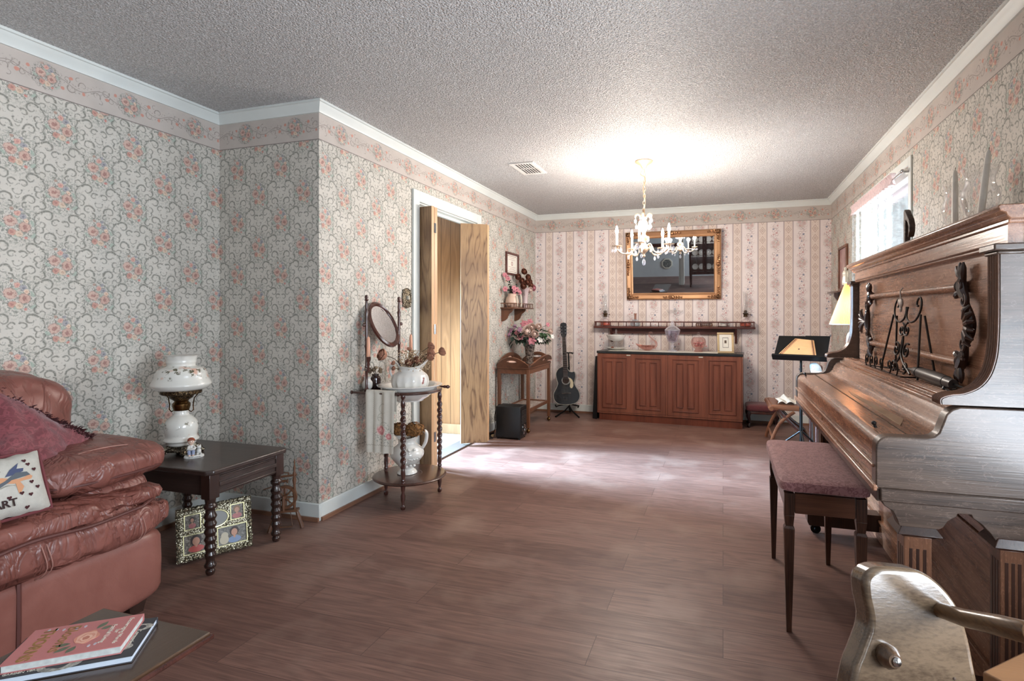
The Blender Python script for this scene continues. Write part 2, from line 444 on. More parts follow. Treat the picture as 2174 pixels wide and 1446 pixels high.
class MB:
    def __init__(self): self.b = bmesh.new()
    def _f(self, vs):
        try: return self.b.faces.new(vs)
        except ValueError: return None
    def add(self, vs, fs, M=None):
        vv = [self.b.verts.new((M @ Vector(v)) if M is not None else Vector(v)) for v in vs]
        for f in fs: self._f([vv[i] for i in f])
        return self
    def box(self, x0, x1, y0, y1, z0, z1, M=None):
        v = [(x, y, z) for z in (z0, z1) for y in (y0, y1) for x in (x0, x1)]
        return self.add(v, [(0, 2, 3, 1), (4, 5, 7, 6), (0, 1, 5, 4), (2, 6, 7, 3), (0, 4, 6, 2), (1, 3, 7, 5)], M)
    def taper(self, c, s0, s1, z0, z1, M=None):
        """box whose bottom is s0 wide and top s1"""
        v = []
        for s, z in ((s0, z0), (s1, z1)):
            for sy in (-1, 1):
                for sx in (-1, 1): v.append((c[0] + sx * s[0] / 2, c[1] + sy * s[1] / 2, z))
        return self.add(v, [(0, 2, 3, 1), (4, 5, 7, 6), (0, 1, 5, 4), (2, 6, 7, 3), (0, 4, 6, 2), (1, 3, 7, 5)], M)
    def lathe(self, prof, o=(0, 0, 0), n=24, M=None, wav=0, nw=6, tw=0.0, lobes=None):
        """prof: (r, z) pairs bottom to top; wav = relative radius ripple; lobes(t) -> ripple amount"""
        vs, fs, rows = [], [], []
        L = len(prof)
        for k, (r, z) in enumerate(prof):
            row = []
            if r < 1e-6:
                row = [len(vs)] * n; vs.append((o[0], o[1], o[2] + z))
            else:
                wv = lobes(k / max(1, L - 1)) if lobes else wav
                for i in range(n):
                    a = 2 * pi * i / n
                    rr = r * (1 + wv * cos(nw * a + tw * z))
                    row.append(len(vs)); vs.append((o[0] + rr * cos(a), o[1] + rr * sin(a), o[2] + z))
            rows.append(row)
        for k in range(L - 1):
            A, B = rows[k], rows[k + 1]
            for i in range(n):
                j = (i + 1) % n
                q = [A[i], A[j], B[j], B[i]]
                q2 = []
                for x in q:
                    if x not in q2: q2.append(x)
                if len(q2) > 2: fs.append(q2)
        if prof[0][0] > 1e-6: fs.append(rows[0][::-1])
        if prof[-1][0] > 1e-6: fs.append(rows[-1])
        return self.add(vs, fs, M)
    def ring(self, prof, o=(0, 0, 0), n=32, M=None, sx=1.0, sy=1.0):
        """closed profile (r,z) revolved: a hollow ring (oval if sx != sy)"""
        vs, fs = [], []
        L = len(prof)
        for i in range(n):
            a = 2 * pi * i / n
            for r, z in prof: vs.append((o[0] + r * sx * cos(a), o[1] + r * sy * sin(a), o[2] + z))
        for i in range(n):
            j = (i + 1) % n
            for k in range(L):
                l = (k + 1) % L
                fs.append((i * L + k, j * L + k, j * L + l, i * L + l))
        return self.add(vs, fs, M)
    def tube(self, pts, r, n=8, closed=False, M=None, flat=1.0):
        P = [Vector(p) for p in pts]; m = len(P)
        if m < 2: return self
        rs = r if isinstance(r, (list, tuple)) else [r] * m
        vs, fs = [], []
        up = None
        for i in range(m):
            if closed: t = P[(i + 1) % m] - P[i - 1]
            else: t = P[min(i + 1, m - 1)] - P[max(i - 1, 0)]
            if t.length < 1e-9: t = Vector((0, 0, 1))
            t.normalize()
            if up is None:
                up = Vector((0, 0, 1)) if abs(t.z) < .9 else Vector((1, 0, 0))
            a = (up - t * up.dot(t))
            if a.length < 1e-6: a = t.orthogonal()
            a.normalize(); b = t.cross(a); up = a
            for k in range(n):
                th = 2 * pi * k / n
                vs.append(P[i] + a * (rs[i] * cos(th)) + b * (rs[i] * flat * sin(th)))
        for i in range(m if closed else m - 1):
            j = (i + 1) % m
            for k in range(n):
                l = (k + 1) % n
                fs.append((i * n + k, i * n + l, j * n + l, j * n + k))
        if not closed:
            fs.append(tuple(range(n))[::-1]); fs.append(tuple((m - 1) * n + k for k in range(n)))
        return self.add(vs, fs, M)
    def cyl(self, p0, p1, r, r1=None, n=16):
        return self.tube([p0, p1], [r, r if r1 is None else r1], n)
    def prism(self, pts, ax, a0, a1, M=None):
        """outline extruded along an axis; pts are the two remaining coordinates in x,y,z order"""
        def mk(p, a):
            return {'x': (a, p[0], p[1]), 'y': (p[0], a, p[1]), 'z': (p[0], p[1], a)}[ax]
        n = len(pts)
        vs = [mk(p, a0) for p in pts] + [mk(p, a1) for p in pts]
        fs = [tuple(range(n))[::-1], tuple(range(n, 2 * n))] + [(i, (i + 1) % n, n + (i + 1) % n, n + i) for i in range(n)]
        return self.add(vs, fs, M)
    def ell(self, c, r, nu=16, nv=10, M=None, e=1.0, fn=None, ev=None):
        """(super)ellipsoid; e < 1 makes it boxier; fn(p, nrm) may return an offset along the normal"""
        def pw(x, k): return math.copysign(abs(x) ** k, x)
        ev = e if ev is None else ev
        vs, rows, fs = [], [], []
        for j in range(nv + 1):
            ph = -pi / 2 + pi * j / nv
            row = []
            cnt = 1 if j in (0, nv) else nu
            for i in range(cnt):
                th = 2 * pi * i / nu
                d = Vector((pw(cos(ph), ev) * pw(cos(th), e), pw(cos(ph), ev) * pw(sin(th), e), pw(sin(ph), ev)))
                p = Vector((d.x * r[0], d.y * r[1], d.z * r[2]))
                if fn:
                    nn = Vector((d.x / r[0], d.y / r[1], d.z / r[2])).normalized()
                    p = p + nn * fn(p, d)
                row.append(len(vs)); vs.append(Vector(c) + p)
            rows.append(row if cnt > 1 else row * nu)
        for j in range(nv):
            for i in range(nu):
                k = (i + 1) % nu
                q = []
                for x in (rows[j][i], rows[j][k], rows[j + 1][k], rows[j + 1][i]):
                    if x not in q: q.append(x)
                if len(q) > 2: fs.append(q)
        return self.add(vs, fs, M)
    def grid(self, fn, nu, nv, M=None, thick=0.0):
        vs = [Vector(fn(i / nu, j / nv)) for j in range(nv + 1) for i in range(nu + 1)]
        W = nu + 1
        fs = [(j * W + i, j * W + i + 1, (j + 1) * W + i + 1, (j + 1) * W + i) for j in range(nv) for i in range(nu)]
        if thick:
            N = len(vs); vn = []
            for j in range(nv + 1):
                for i in range(nu + 1):
                    a = vs[j * W + min(i + 1, nu)] - vs[j * W + max(i - 1, 0)]
                    b = vs[min(j + 1, nv) * W + i] - vs[max(j - 1, 0) * W + i]
                    nn = a.cross(b)
                    nn = nn.normalized() if nn.length > 1e-12 else Vector((0, 0, 1))
                    vn.append(vs[j * W + i] - nn * thick)
            fs2 = [tuple(N + q for q in f[::-1]) for f in fs]
            rim = [i for i in range(W)] + [j * W + nu for j in range(1, nv + 1)] + [nv * W + i for i in range(nu - 1, -1, -1)] + [j * W for j in range(nv - 1, 0, -1)]
            side = [(rim[k], N + rim[k], N + rim[(k + 1) % len(rim)], rim[(k + 1) % len(rim)]) for k in range(len(rim))]
            vs += vn; fs += fs2 + side
        return self.add(vs, fs, M)
    def rim(self, x0, x1, z0, z1, w, y0, y1):
        """rectangular frame in an XZ plane"""
        self.box(x0, x1, y0, y1, z0, z0 + w); self.box(x0, x1, y0, y1, z1 - w, z1)
        self.box(x0, x0 + w, y0, y1, z0 + w, z1 - w); self.box(x1 - w, x1, y0, y1, z0 + w, z1 - w)
        return self

def build(name, mb, mat, parent=None, local=False, bevel=0.0, seg=2, sub=0, sharp=0.62, flat=False, label=None):
    bm = mb.b
    if parent is not None and not local:
        bm.transform(ROOTM[parent.name].inverted())
    bmesh.ops.recalc_face_normals(bm, faces=bm.faces)
    for f in bm.faces: f.smooth = not flat
    for e in bm.edges:
        if len(e.link_faces) == 2 and e.calc_face_angle(0) > sharp: e.smooth = False
    me = bpy.data.meshes.new(name); bm.to_mesh(me); bm.free()
    me.materials.append(mat)
    o = bpy.data.objects.new(name, me); COL.objects.link(o)
    if parent is not None:
        o.parent = parent
        ROOTM[o.name] = ROOTM[parent.name].copy()
    else: ROOTM[o.name] = Matrix.Identity(4)
    if bevel:
        m = o.modifiers.new('bevel', 'BEVEL'); m.width = bevel; m.segments = seg; m.limit_method = 'ANGLE'; m.angle_limit = radians(35)
    if sub:
        m = o.modifiers.new('subd', 'SUBSURF'); m.levels = sub; m.render_levels = sub
    if label: o['label'] = label
    return o

def thing(name, label, cat, loc=(0, 0, 0), rz=0.0, group=None):
    o = bpy.data.objects.new(name, None); COL.objects.link(o)
    o.location = loc; o.rotation_euler = (0, 0, rz); o.empty_display_size = .05
    ROOTM[o.name] = Matrix.Translation(loc) @ RZ(rz)
    o['label'] = label; o['category'] = cat
    if group: o['group'] = group
    return o
def tag(o, label, cat, group=None):
    o['label'] = label; o['category'] = cat
    if group: o['group'] = group
    return o
def struct(name, mb, mat, **kw):
    o = build(name, mb, mat, **kw); o['kind'] = 'structure'; return o
def dup(root, loc, label, rz=None, group=None):
    r = root.copy(); COL.objects.link(r); r.location = loc; r['label'] = label
    if rz is not None: r.rotation_euler = (0, 0, rz)
    if group: r['group'] = group
    for ch in list(root.children):
        c = ch.copy(); COL.objects.link(c); c.parent = r
        for gch in list(ch.children):
            d = gch.copy(); COL.objects.link(d); d.parent = c
    return r
def text(name, body, size, mat, parent, M, ext=.0004, align='CENTER', bold=0.0, spacing=1.0):
    cu = bpy.data.curves.new(name, 'FONT'); cu.body = body; cu.size = size; cu.extrude = ext; cu.align_x = align; cu.offset = bold
    cu.space_character = spacing; cu.resolution_u = 3
    tmp = bpy.data.objects.new(name, cu); COL.objects.link(tmp)
    dg = bpy.context.evaluated_depsgraph_get()
    me = bpy.data.meshes.new_from_object(tmp.evaluated_get(dg))
    bpy.data.objects.remove(tmp); bpy.data.curves.remove(cu)
    me.transform(ROOTM[parent.name].inverted() @ M); me.name = name
    me.materials.clear(); me.materials.append(mat)
    o = bpy.data.objects.new(name, me); COL.objects.link(o); o.parent = parent
    return o
def arc(c, r, a0, a1, n, plane='xz', y=0.0):
    out = []
    for i in range(n + 1):
        a = a0 + (a1 - a0) * i / n
        p, q = c[0] + r * cos(a), c[1] + r * sin(a)
        out.append({'xz': (p, y, q), 'yz': (y, p, q), 'xy': (p, q, y)}[plane])  # slanted sliver, paler than the fallboard around it
    return out
def smooth(pts, k=6):
    """Catmull-Rom through the points"""
    P = [Vector(p) for p in pts]; out = []
    for i in range(len(P) - 1):
        a = P[max(i - 1, 0)]; b = P[i]; c = P[i + 1]; d = P[min(i + 2, len(P) - 1)]
        for j in range(k):
            t = j / k
            out.append(0.5 * ((2 * b) + (c - a) * t + (2 * a - 5 * b + 4 * c - d) * t * t + (3 * b - a - 3 * c + d) * t ** 3))
    out.append(P[-1]); return out
def spf(*pr, k=4):
    return [(p.x, p.y) for p in smooth([(a, b, 0) for a, b in pr], k)]
def scroll(c, r0, turns, a0, s=1, n=26, shrink=.85):
    """spiral in 2D from outside in"""
    return [(c[0] + r0 * (1 - shrink * i / n) * cos(a0 + s * 2 * pi * turns * i / n), c[1] + r0 * (1 - shrink * i / n) * sin(a0 + s * 2 * pi * turns * i / n)) for i in range(n + 1)]
def rose(mb, c, r, rng, up=(0, 0, 1)):
    """layered cupped petals round a bud"""
    q = Vector(up).normalized().to_track_quat('Z', 'Y').to_matrix().to_4x4()
    B = T(*c) @ q
    mb.ell((0, 0, 0), (r * .42, r * .42, r * .5), 8, 6, B)
    for n, rad, ph in ((3, .60, 2.35), (4, .80, 2.0), (5, 1.0, 1.65)):
        for k in range(n):
            a = 2 * pi * (k + rad * 1.7) / n + rng.uniform(-.2, .2); w = pi / n * 1.35
            def fn(u, v, a=a, rad=rad, ph=ph, w=w):
                s = (u - .5) * 2; f = .25 + (ph - .25) * v * (1 - .10 * s * s)
                R = rad * r * (1 + .10 * (v > .8)); t = a + s * w * (1 - .25 * v)
                return (R * sin(f) * cos(t), R * sin(f) * sin(t), -R * cos(f))
            mb.grid(fn, 4, 4, B)
    return mb
def lily(mb, c, r, rng, up=(0, 0, 1), n=6):
    """open flower with pointed petals"""
    q = Vector(up).normalized().to_track_quat('Z', 'Y').to_matrix().to_4x4(); B = T(*c) @ q
    for k in range(n):
        a = 2 * pi * k / n + rng.uniform(-.15, .15)
        def fn(u, v, a=a):
            s = (u - .5) * 2; w = r * .34 * sin(pi * min(1, v * .92 + .08)) ** .8
            x = r * v; y = s * w; z = r * (.55 * v - .45 * v * v) - r * .1 * s * s
            return (x * cos(a) - y * sin(a), x * sin(a) + y * cos(a), z)
        mb.grid(fn, 3, 5, B)
    mb.ell((0, 0, r * .15), (r * .12, r * .12, r * .2), 6, 4, B)
    return mb
def leaf(mb, base, d, L, W, rng=None, droop=.3):
    d = Vector(d).normalized(); s = d.cross(Vector((0, 0, 1)))
    s = s.normalized() if s.length > 1e-4 else Vector((1, 0, 0))
    n = s.cross(d)
    def fn(u, v):
        t = (u - .5) * 2; w = W * sin(pi * min(1, v * .95 + .03)) ** .7
        return Vector(base) + d * (L * v) + s * (t * w) + n * (abs(t) * w * .35 - droop * L * v * v)
    mb.grid(fn, 2, 5)
    return mb

# ------------------------------------------------------------------ materials
WALLP = damask(); STRIPE = stripes(); FLOOR = floor_mat(); POP = popcorn(); TILE = tiles(); PANEL = panelling()
WHITE = plain('white_trim_paint', C(216, 220, 216), .4, var=.03)
WARMW = plain('rear_wall_paint', C(188, 190, 190), .8, var=.04)
SHOE = wood('baseboard_shoe_wood', C(140, 100, 78), C(92, 62, 48), 'y', rough=.4)
SHOEX = wood('baseboard_shoe_wood_across', C(140, 100, 78), C(92, 62, 48), 'x', rough=.4)
OAKD = wood('oak_door_veneer', C(166, 134, 98), C(98, 70, 48), 'z', rings=16, stretch=5, rough=.36, contrast=1.5, line=3)
OAKE = wood('oak_door_edge', C(206, 166, 128), C(176, 134, 96), 'z', rings=6, rough=.4)
MAHOG = wood('dark_mahogany_finish', C(82, 46, 38), C(38, 20, 17), 'z', rings=8, rough=.2, coat=.5)
MAHOGX = wood('dark_mahogany_top', C(84, 54, 44), C(44, 27, 22), 'x', rings=8, rough=.25, coat=.4)
ESP = wood('worn_espresso_wood', C(62, 48, 43), C(34, 25, 22), 'x', rings=7, rough=.33, coat=.25)
ESPZ = wood('espresso_turned_wood', C(58, 38, 32), C(28, 18, 15), 'z', rings=6, rough=.24, coat=.4)
PIANO = wood('piano_quartered_oak', C(166, 122, 96), C(92, 58, 42), 'y', rings=9, stretch=8, rough=.24, fleck=.35, coat=.35, contrast=1.1)
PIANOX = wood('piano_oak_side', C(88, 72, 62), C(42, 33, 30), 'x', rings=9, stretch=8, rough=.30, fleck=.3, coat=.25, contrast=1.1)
PIANOZ = wood('piano_oak_upright', C(112, 76, 56), C(56, 35, 26), 'z', rings=9, stretch=7, rough=.28, fleck=.3, coat=.3, contrast=1.1)
PIANOD = wood('piano_dark_carving', C(62, 40, 32), C(26, 16, 13), 'z', rings=5, rough=.28, coat=.3)
CHERRY = wood('sideboard_cherry', C(128, 75, 56), C(86, 46, 33), 'z', rings=7, stretch=10, rough=.36)
CHERRYD = wood('sideboard_moulding_wood', C(112, 58, 40), C(64, 28, 20), 'z', rings=5, rough=.35)
SHELFW = wood('dark_red_shelf_wood', C(92, 48, 40), C(50, 24, 20), 'x', rings=5, rough=.36)
WALNUT = wood('walnut_brown_wood', C(118, 76, 54), C(66, 40, 28), 'y', rings=8, rough=.36)
WALNUTZ = wood('walnut_brown_upright', C(112, 72, 50), C(60, 36, 25), 'z', rings=8, rough=.36)
BENCHW = wood('bench_dark_pine', C(86, 56, 42), C(34, 20, 15), 'z', rings=10, stretch=7, rough=.3, contrast=1.2)
BENCHX = wood('bench_apron_pine', C(104, 66, 48), C(50, 30, 22), 'x', rings=8, stretch=7, rough=.3, contrast=1.1)
TAN = wood('tan_maple_wood', C(206, 160, 108), C(178, 128, 80), 'x', rings=6, rough=.4, contrast=.6)
TANP = wood('golden_pine_panel', C(132, 94, 62), C(100, 68, 42), 'x', rings=5, rough=.45, contrast=.6)
OLDW = wood('old_varnished_plank', C(104, 86, 68), C(60, 46, 34), 'x', rings=9, stretch=6, rough=.16, coat=1.0, contrast=1.1, bump=.07)
OLDE = wood('old_varnished_edge', C(92, 68, 48), C(42, 28, 18), 'z', rings=8, rough=.25, coat=.5)
LEATH = leather('brown_rose_leather', C(114, 67, 58), C(142, 90, 80))
LEATHD = leather('brown_rose_leather_skirt', C(130, 81, 71), C(146, 95, 84), .04, .04)
PIPING = plain('leather_piping', C(96, 54, 48), .5)
CHINA = plain('white_glazed_china', C(226, 224, 218), .15, var=.02, **{'Coat Weight': .4})
CREAMC = plain('cream_china', C(214, 208, 192), .2, var=.03)
MILK = rose_china('painted_milk_glass', C(212, 210, 202), C(92, 88, 68), C(206, 160, 138), amount=.9)
CHINAR = rose_china('china_with_rose_sprigs', C(228, 226, 220), C(196, 190, 180), C(216, 160, 150), 14, .35)
BRASSD = ornate_gold('antique_brass', C(130, 104, 70), C(58, 46, 34), 160)
BRASS = plain('aged_brass', C(132, 100, 62), .28, 1.0, var=.2)
BRONZE = ornate_gold('tarnished_filigree', C(176, 164, 140), C(74, 66, 56), 130)
GOLD = ornate_gold('gilt_frame', C(216, 168, 124), C(124, 86, 60), 90)
GOLDS = plain('gilt_smooth', C(212, 164, 122), .32, .7, var=.10)
SILGOLD = ornate_gold('pale_gilt_carving', C(222, 216, 190), C(110, 104, 86), 120)
CHGOLD = plain('chandelier_pale_gold', C(206, 176, 146), .35, .6, var=.08)
GLASS = glass('clear_glass'); GLASSP = glass('pink_tinted_glass', C(240, 212, 206), .05, face=.1)
CRYS = glass('cut_crystal', C(250, 250, 255), .03, edge=.8, face=.25)
SMOKE = glass('smoked_crystal', C(226, 220, 230), .05, edge=.9, face=.25)
BLACKM = plain('black_metal', C(26, 25, 25), .4, .6, var=.1)
BLACKP = plain('black_plastic', C(20, 20, 21), .38, var=.1)
GREYP = plain('dark_grey_plastic', C(62, 58, 56), .35, var=.05)
BLKG = plain('guitar_black_lacquer', C(42, 44, 47), .22, var=.1, **{'Coat Weight': .6})
CHROME = plain('chrome', C(200, 200, 200), .15, 1.0, var=.05)
IRON = plain('wrought_iron', C(40, 32, 28), .4, .5, var=.2)
WAXP = plain('peach_wax', C(226, 168, 138), .4, var=.03, **{'Subsurface Weight': .1})
WAXW = plain('ivory_wax', C(238, 234, 224), .4, var=.03)
DRYR = plain('dried_rose_petals', C(188, 134, 108), .9, var=.3, vscale=60)
DRYT = plain('dried_tan_stems', C(206, 178, 144), .9, var=.2, vscale=60)
DRYG = plain('dried_hydrangea', C(170, 118, 66), .9, var=.45, vscale=90)
DRYB = plain('dried_brown_blossoms', C(136, 80, 58), .9, var=.3, vscale=60)
PINKF = plain('pink_silk_petals', C(206, 132, 142), .8, var=.2, vscale=50)
CREAMF = plain('cream_silk_petals', C(232, 208, 196), .8, var=.1, vscale=50)
GREENL = plain('green_silk_leaves', C(62, 92, 58), .7, var=.3, vscale=50)
GREEND = plain('dark_green_leaves', C(44, 62, 50), .7, var=.3, vscale=50)
LILAC = plain('lilac_blossoms', C(186, 140, 168), .8, var=.2, vscale=50)
STEM = plain('dark_stems', C(70, 52, 38), .8)
MAROON = cloth('maroon_brocade', C(112, 50, 56), C(136, 68, 74), 26, .5, .6)
MAROOND = plain('maroon_fringe', C(72, 24, 28), .9, var=.3, vscale=60)
BENCHF = cloth('rose_damask_upholstery', C(176, 126, 126), C(142, 92, 94), 34, .5, .7)
STOOLF = cloth('dark_red_upholstery', C(104, 44, 48), C(86, 34, 38), 60, .5, .8)
CREAMT = plain('cream_tapestry', C(196, 192, 182), .95, var=.08, vscale=40, bump=.4, bscale=420)
RUNNER = plain('white_lace_cloth', C(226, 220, 208), .9, var=.06, vscale=80, bump=.4, bscale=200)
TOPBLK = plain('black_laminate_top', C(40, 42, 44), .25, var=.05)
PAPER = plain('paper', C(232, 228, 216), .8, var=.04)
INK = plain('brown_ink', C(48, 26, 24), .8)
# ------------------------------------------------------------------ the setting
XL, XR, YB, X1, Y2, CH, YR = -2.25, 1.11, 6.42, -3.0, 2.61, 2.44, -3.95
TH = .13
struct('floor', MB().box(X1 - .2, XR + .2, YR - .2, YB + .2, -.10, 0), FLOOR)
struct('ceiling', MB().box(X1 - .2, XR + .2, YR - .2, YB + .2, CH, CH + .1), POP)
struct('wall_left', MB().box(X1 - TH, X1, YR, Y2, 0, CH), WALLP)
struct('wall_left_return', MB().box(X1 - TH, XL, Y2, Y2 + TH, 0, CH), WALLP)
DY0, DY1, DH = 3.68, 4.71, 2.07
struct('wall_left_dining', MB().box(XL - TH, XL, Y2 + TH, DY0, 0, CH).box(XL - TH, XL, DY1, YB, 0, CH).box(XL - TH, XL, DY0, DY1, DH, CH), WALLP)
struct('wall_back', MB().box(XL - TH, XR + TH, YB, YB + TH, 0, CH), STRIPE)
WY0, WY1, WZ0, WZ1 = 3.86, 5.16, .95, 2.13
VY0, VY1, VZ0, VZ1 = .08, 1.42, .50, 1.98
UY0, UY1, UZ0, UZ1 = -3.3, -1.9, .85, 2.1
struct('wall_right', MB().box(XR, XR + TH, YR, UY0, 0, CH).box(XR, XR + TH, UY0, UY1, 0, UZ0).box(XR, XR + TH, UY0, UY1, UZ1, CH).box(XR, XR + TH, UY1, VY0, 0, CH).box(XR, XR + TH, VY0, VY1, 0, VZ0).box(XR, XR + TH, VY0, VY1, VZ1, CH).box(XR, XR + TH, VY1, WY0, 0, CH)
       .box(XR, XR + TH, WY0, WY1, 0, WZ0).box(XR, XR + TH, WY0, WY1, WZ1, CH).box(XR, XR + TH, WY1, YB, 0, CH), WALLP)
struct('wall_rear', MB().box(X1 - TH, XR + TH, YR - TH, YR, 0, CH), WARMW)
# kitchen seen through the doorway
struct('floor_kitchen', MB().box(-4.8, XL - .001, Y2 + TH, 4.9, -.1, .004), TILE)
struct('wall_kitchen_back', MB().box(-4.8, XL - TH, 4.9, 5.03, 0, CH), PANEL)
struct('wall_kitchen_left', MB().box(-4.93, -4.8, Y2 + TH, 3.2, 0, CH).box(-4.93, -4.8, 4.3, 4.9, 0, CH).box(-4.93, -4.8, 3.2, 4.3, 0, .9).box(-4.93, -4.8, 3.2, 4.3, 2.1, CH), WARMW)
struct('wall_kitchen_front', MB().box(-4.8, X1 - TH, Y2, Y2 + TH, 0, CH), WARMW)
struct('ceiling_kitchen', MB().box(-4.93, XL - TH, Y2, 5.03, CH, CH + .1), WARMW)
struct('baseboard_kitchen', MB().box(-4.8, XL - TH, 4.882, 4.9, .004, .10), OAKE, bevel=.003)
struct('trim_1', MB().box(XL - TH, XL + .02, DY0 + .02, DY1 - .02, 0, .011), plain('grey_threshold', C(120, 112, 108), .4, .3), bevel=.003)
# crown moulding
def crown(name, a, b, n, ea, eb):
    """cornice from corner a to corner b, inward normal n; ea/eb = mitre shift along the run per unit of depth"""
    prof = [(0, 0), (0, -.062), (.010, -.062), (.013, -.052), (.030, -.030), (.040, -.014), (.048, -.012), (.048, 0)]
    d = Vector((b[0] - a[0], b[1] - a[1])).normalized()
    L = len(prof); vs = []
    for c, e in ((a, ea), (b, eb)):
        for p, q in prof: vs.append((c[0] + n[0] * p + d.x * e * p, c[1] + n[1] * p + d.y * e * p, CH + q))
    fs = [tuple(range(L)), tuple(range(2 * L - 1, L - 1, -1))] + [(k, (k + 1) % L, L + (k + 1) % L, L + k) for k in range(L)]
    return struct(name, MB().add(vs, fs), WHITE)
crown('trim_2', (X1, YR), (X1, Y2), (1, 0), 1, -1); crown('trim_3', (X1, Y2), (XL, Y2), (0, -1), 1, 1); crown('trim_4', (XL, Y2), (XL, YB), (1, 0), -1, -1)
crown('trim_5', (XL, YB), (XR, YB), (0, -1), 1, -1); crown('trim_6', (XR, YB), (XR, YR), (-1, 0), 1, -1); crown('trim_7', (XR, YR), (X1, YR), (0, 1), 1, -1)
# baseboards with a wooden shoe strip
def base(name, x0, x1, y0, y1, sd):
    o = struct(name, MB().box(x0, x1, y0, y1, 0.0, .10), WHITE, bevel=.004)
    dx, dy = sd
    s = MB().box(x0 + (dx > 0) * (x1 - x0), x1 + dx * .012 if dx > 0 else x1, y0, y1, 0, .022) if dx > 0 else \
        (MB().box(x0 - .012, x0, y0, y1, 0, .022) if dx < 0 else MB().box(x0, x1, y0 - .012, y0, 0, .022))
    build('shoe_moulding', s, SHOE if dx else SHOEX, o, local=True)
base('baseboard_left', X1, X1 + .014, YR, Y2 - .014, (1, 0)); base('baseboard_return', X1, XL + .014, Y2 - .014, Y2, (0, -1))
base('baseboard_dining_near', XL, XL + .014, Y2, DY0 - .09, (1, 0)); base('baseboard_dining_far', XL, XL + .014, DY1 + .09, YB - .014, (1, 0))
base('baseboard_back', XL, XR, YB - .014, YB, (0, -1)); base('baseboard_right', XR - .014, XR, YR, YB - .014, (-1, 0))

# door casing and bifold leaves
dm = MB()
for y0, y1, z1 in ((DY0 - .085, DY0, DH + .085), (DY1, DY1 + .085, DH + .085)): dm.box(XL, XL + .018, y0, y1, 0, z1)
dm.box(XL, XL + .018, DY0, DY1, DH, DH + .085)
dm.box(XL - TH, XL, DY0 - .001, DY0 + .012, 0, DH).box(XL - TH, XL, DY1 - .012, DY1 + .001, 0, DH).box(XL - TH, XL, DY0, DY1, DH - .012, DH + .001)
dm.box(XL - .075, XL - .045, DY0, DY1, DH - .035, DH - .010)
frame = struct('door_1', dm, WHITE, bevel=.004)
def leafdoor(a, b, nm='door_leaf', t=.032):
    a, b = Vector(a), Vector(b); d = (b - a); L = d.length
    M = T(a.x, a.y, 0) @ RZ(atan2(d.y, d.x))
    o = build(nm, MB().box(0.0015, L - .0015, -t / 2 + .001, t / 2 - .001, .025, DH - .038, M), OAKD, frame, local=True)
    build('edge_band', MB().box(0, .002, -t / 2, t / 2, .025, DH - .038, M).box(L - .002, L, -t / 2, t / 2, .025, DH - .038, M), OAKE, o, local=True, label='pale solid wood edge of the door leaf')
    return o
leafdoor((-2.375, 3.722), (-2.125, 3.690)); lb = leafdoor((-2.385, 3.795), (-2.130, 3.744))
leafdoor((-2.290, 4.470), (-2.083, 4.600)); leafdoor((-2.300, 4.660), (-2.092, 4.637))
for z in (.22, 1.05, 1.83):
    build('hinge', MB().box(-2.127, -2.122, 3.700, 3.735, z, z + .075).cyl((-2.121, 3.717, z), (-2.121, 3.717, z + .075), .005), CHROME, frame, local=True)
build('pivot_bracket', MB().box(-2.30, -2.16, 4.625, 4.650, .012, .020).cyl((-2.2, 4.63, .012), (-2.2, 4.63, .028), .008), CHROME, frame, local=True)

# windows
def window(name, y0, y1, z0, z1):
    mb = MB()
    x0, x1 = XR + .02, XR + .07
    mb.box(x0, x1, y0, y0 + .045, z0, z1).box(x0, x1, y1 - .045, y1, z0, z1).box(x0, x1, y0 + .045, y1 - .045, z0, z0 + .045).box(x0, x1, y0 + .045, y1 - .045, z1 - .045, z1)
    mb.box(x0, x1, y0 + .045, y1 - .045, (z0 + z1) / 2 - .02, (z0 + z1) / 2 + .02)
    w = struct(name, mb, WHITE, bevel=.003)
    gm = G('window_pane_glass'); 
    tr = gm.n('ShaderNodeBsdfTransparent', {0: (.97, .99, 1, 1)}); gl = gm.n('ShaderNodeBsdfGlossy', {0: (1, 1, 1, 1), 'Roughness': .02})
    fr = gm.n('ShaderNodeFresnel', {0: 1.3}); nz = gm.M('MULTIPLY', fr.outputs[0], gm.M('MULTIPLY_ADD', gm.noise(gm.obj(), 4.0), .2, .5))
    mx = gm.n('ShaderNodeMixShader', {0: nz, 1: tr.outputs[0], 2: gl.outputs[0]}); gm.t.links.new(mx.outputs[0], gm.out.inputs[0])
    build('glass_pane', MB().box(x0 + .022, x0 + .026, y0 + .04, y1 - .04, z0 + .04, z1 - .04), gm.m, w, local=True)
    sl = MB().box(XR - .012, XR, y0 - .05, y0, z0 - .05, z1 + .05).box(XR - .012, XR, y1, y1 + .05, z0 - .05, z1 + .05).box(XR - .012, XR, y0, y1, z1, z1 + .05).box(XR - .02, XR + .02, y0, y1, z0 - .04, z0)
    build('window_casing', sl, WHITE, w, local=True, bevel=.003)
window('window_1', WY0, WY1, WZ0, WZ1); window('window_2', VY0, VY1, VZ0, VZ1); window('added_rear_window', UY0, UY1, UZ0, UZ1)  # the third, rear window is added to let the rear lamp in
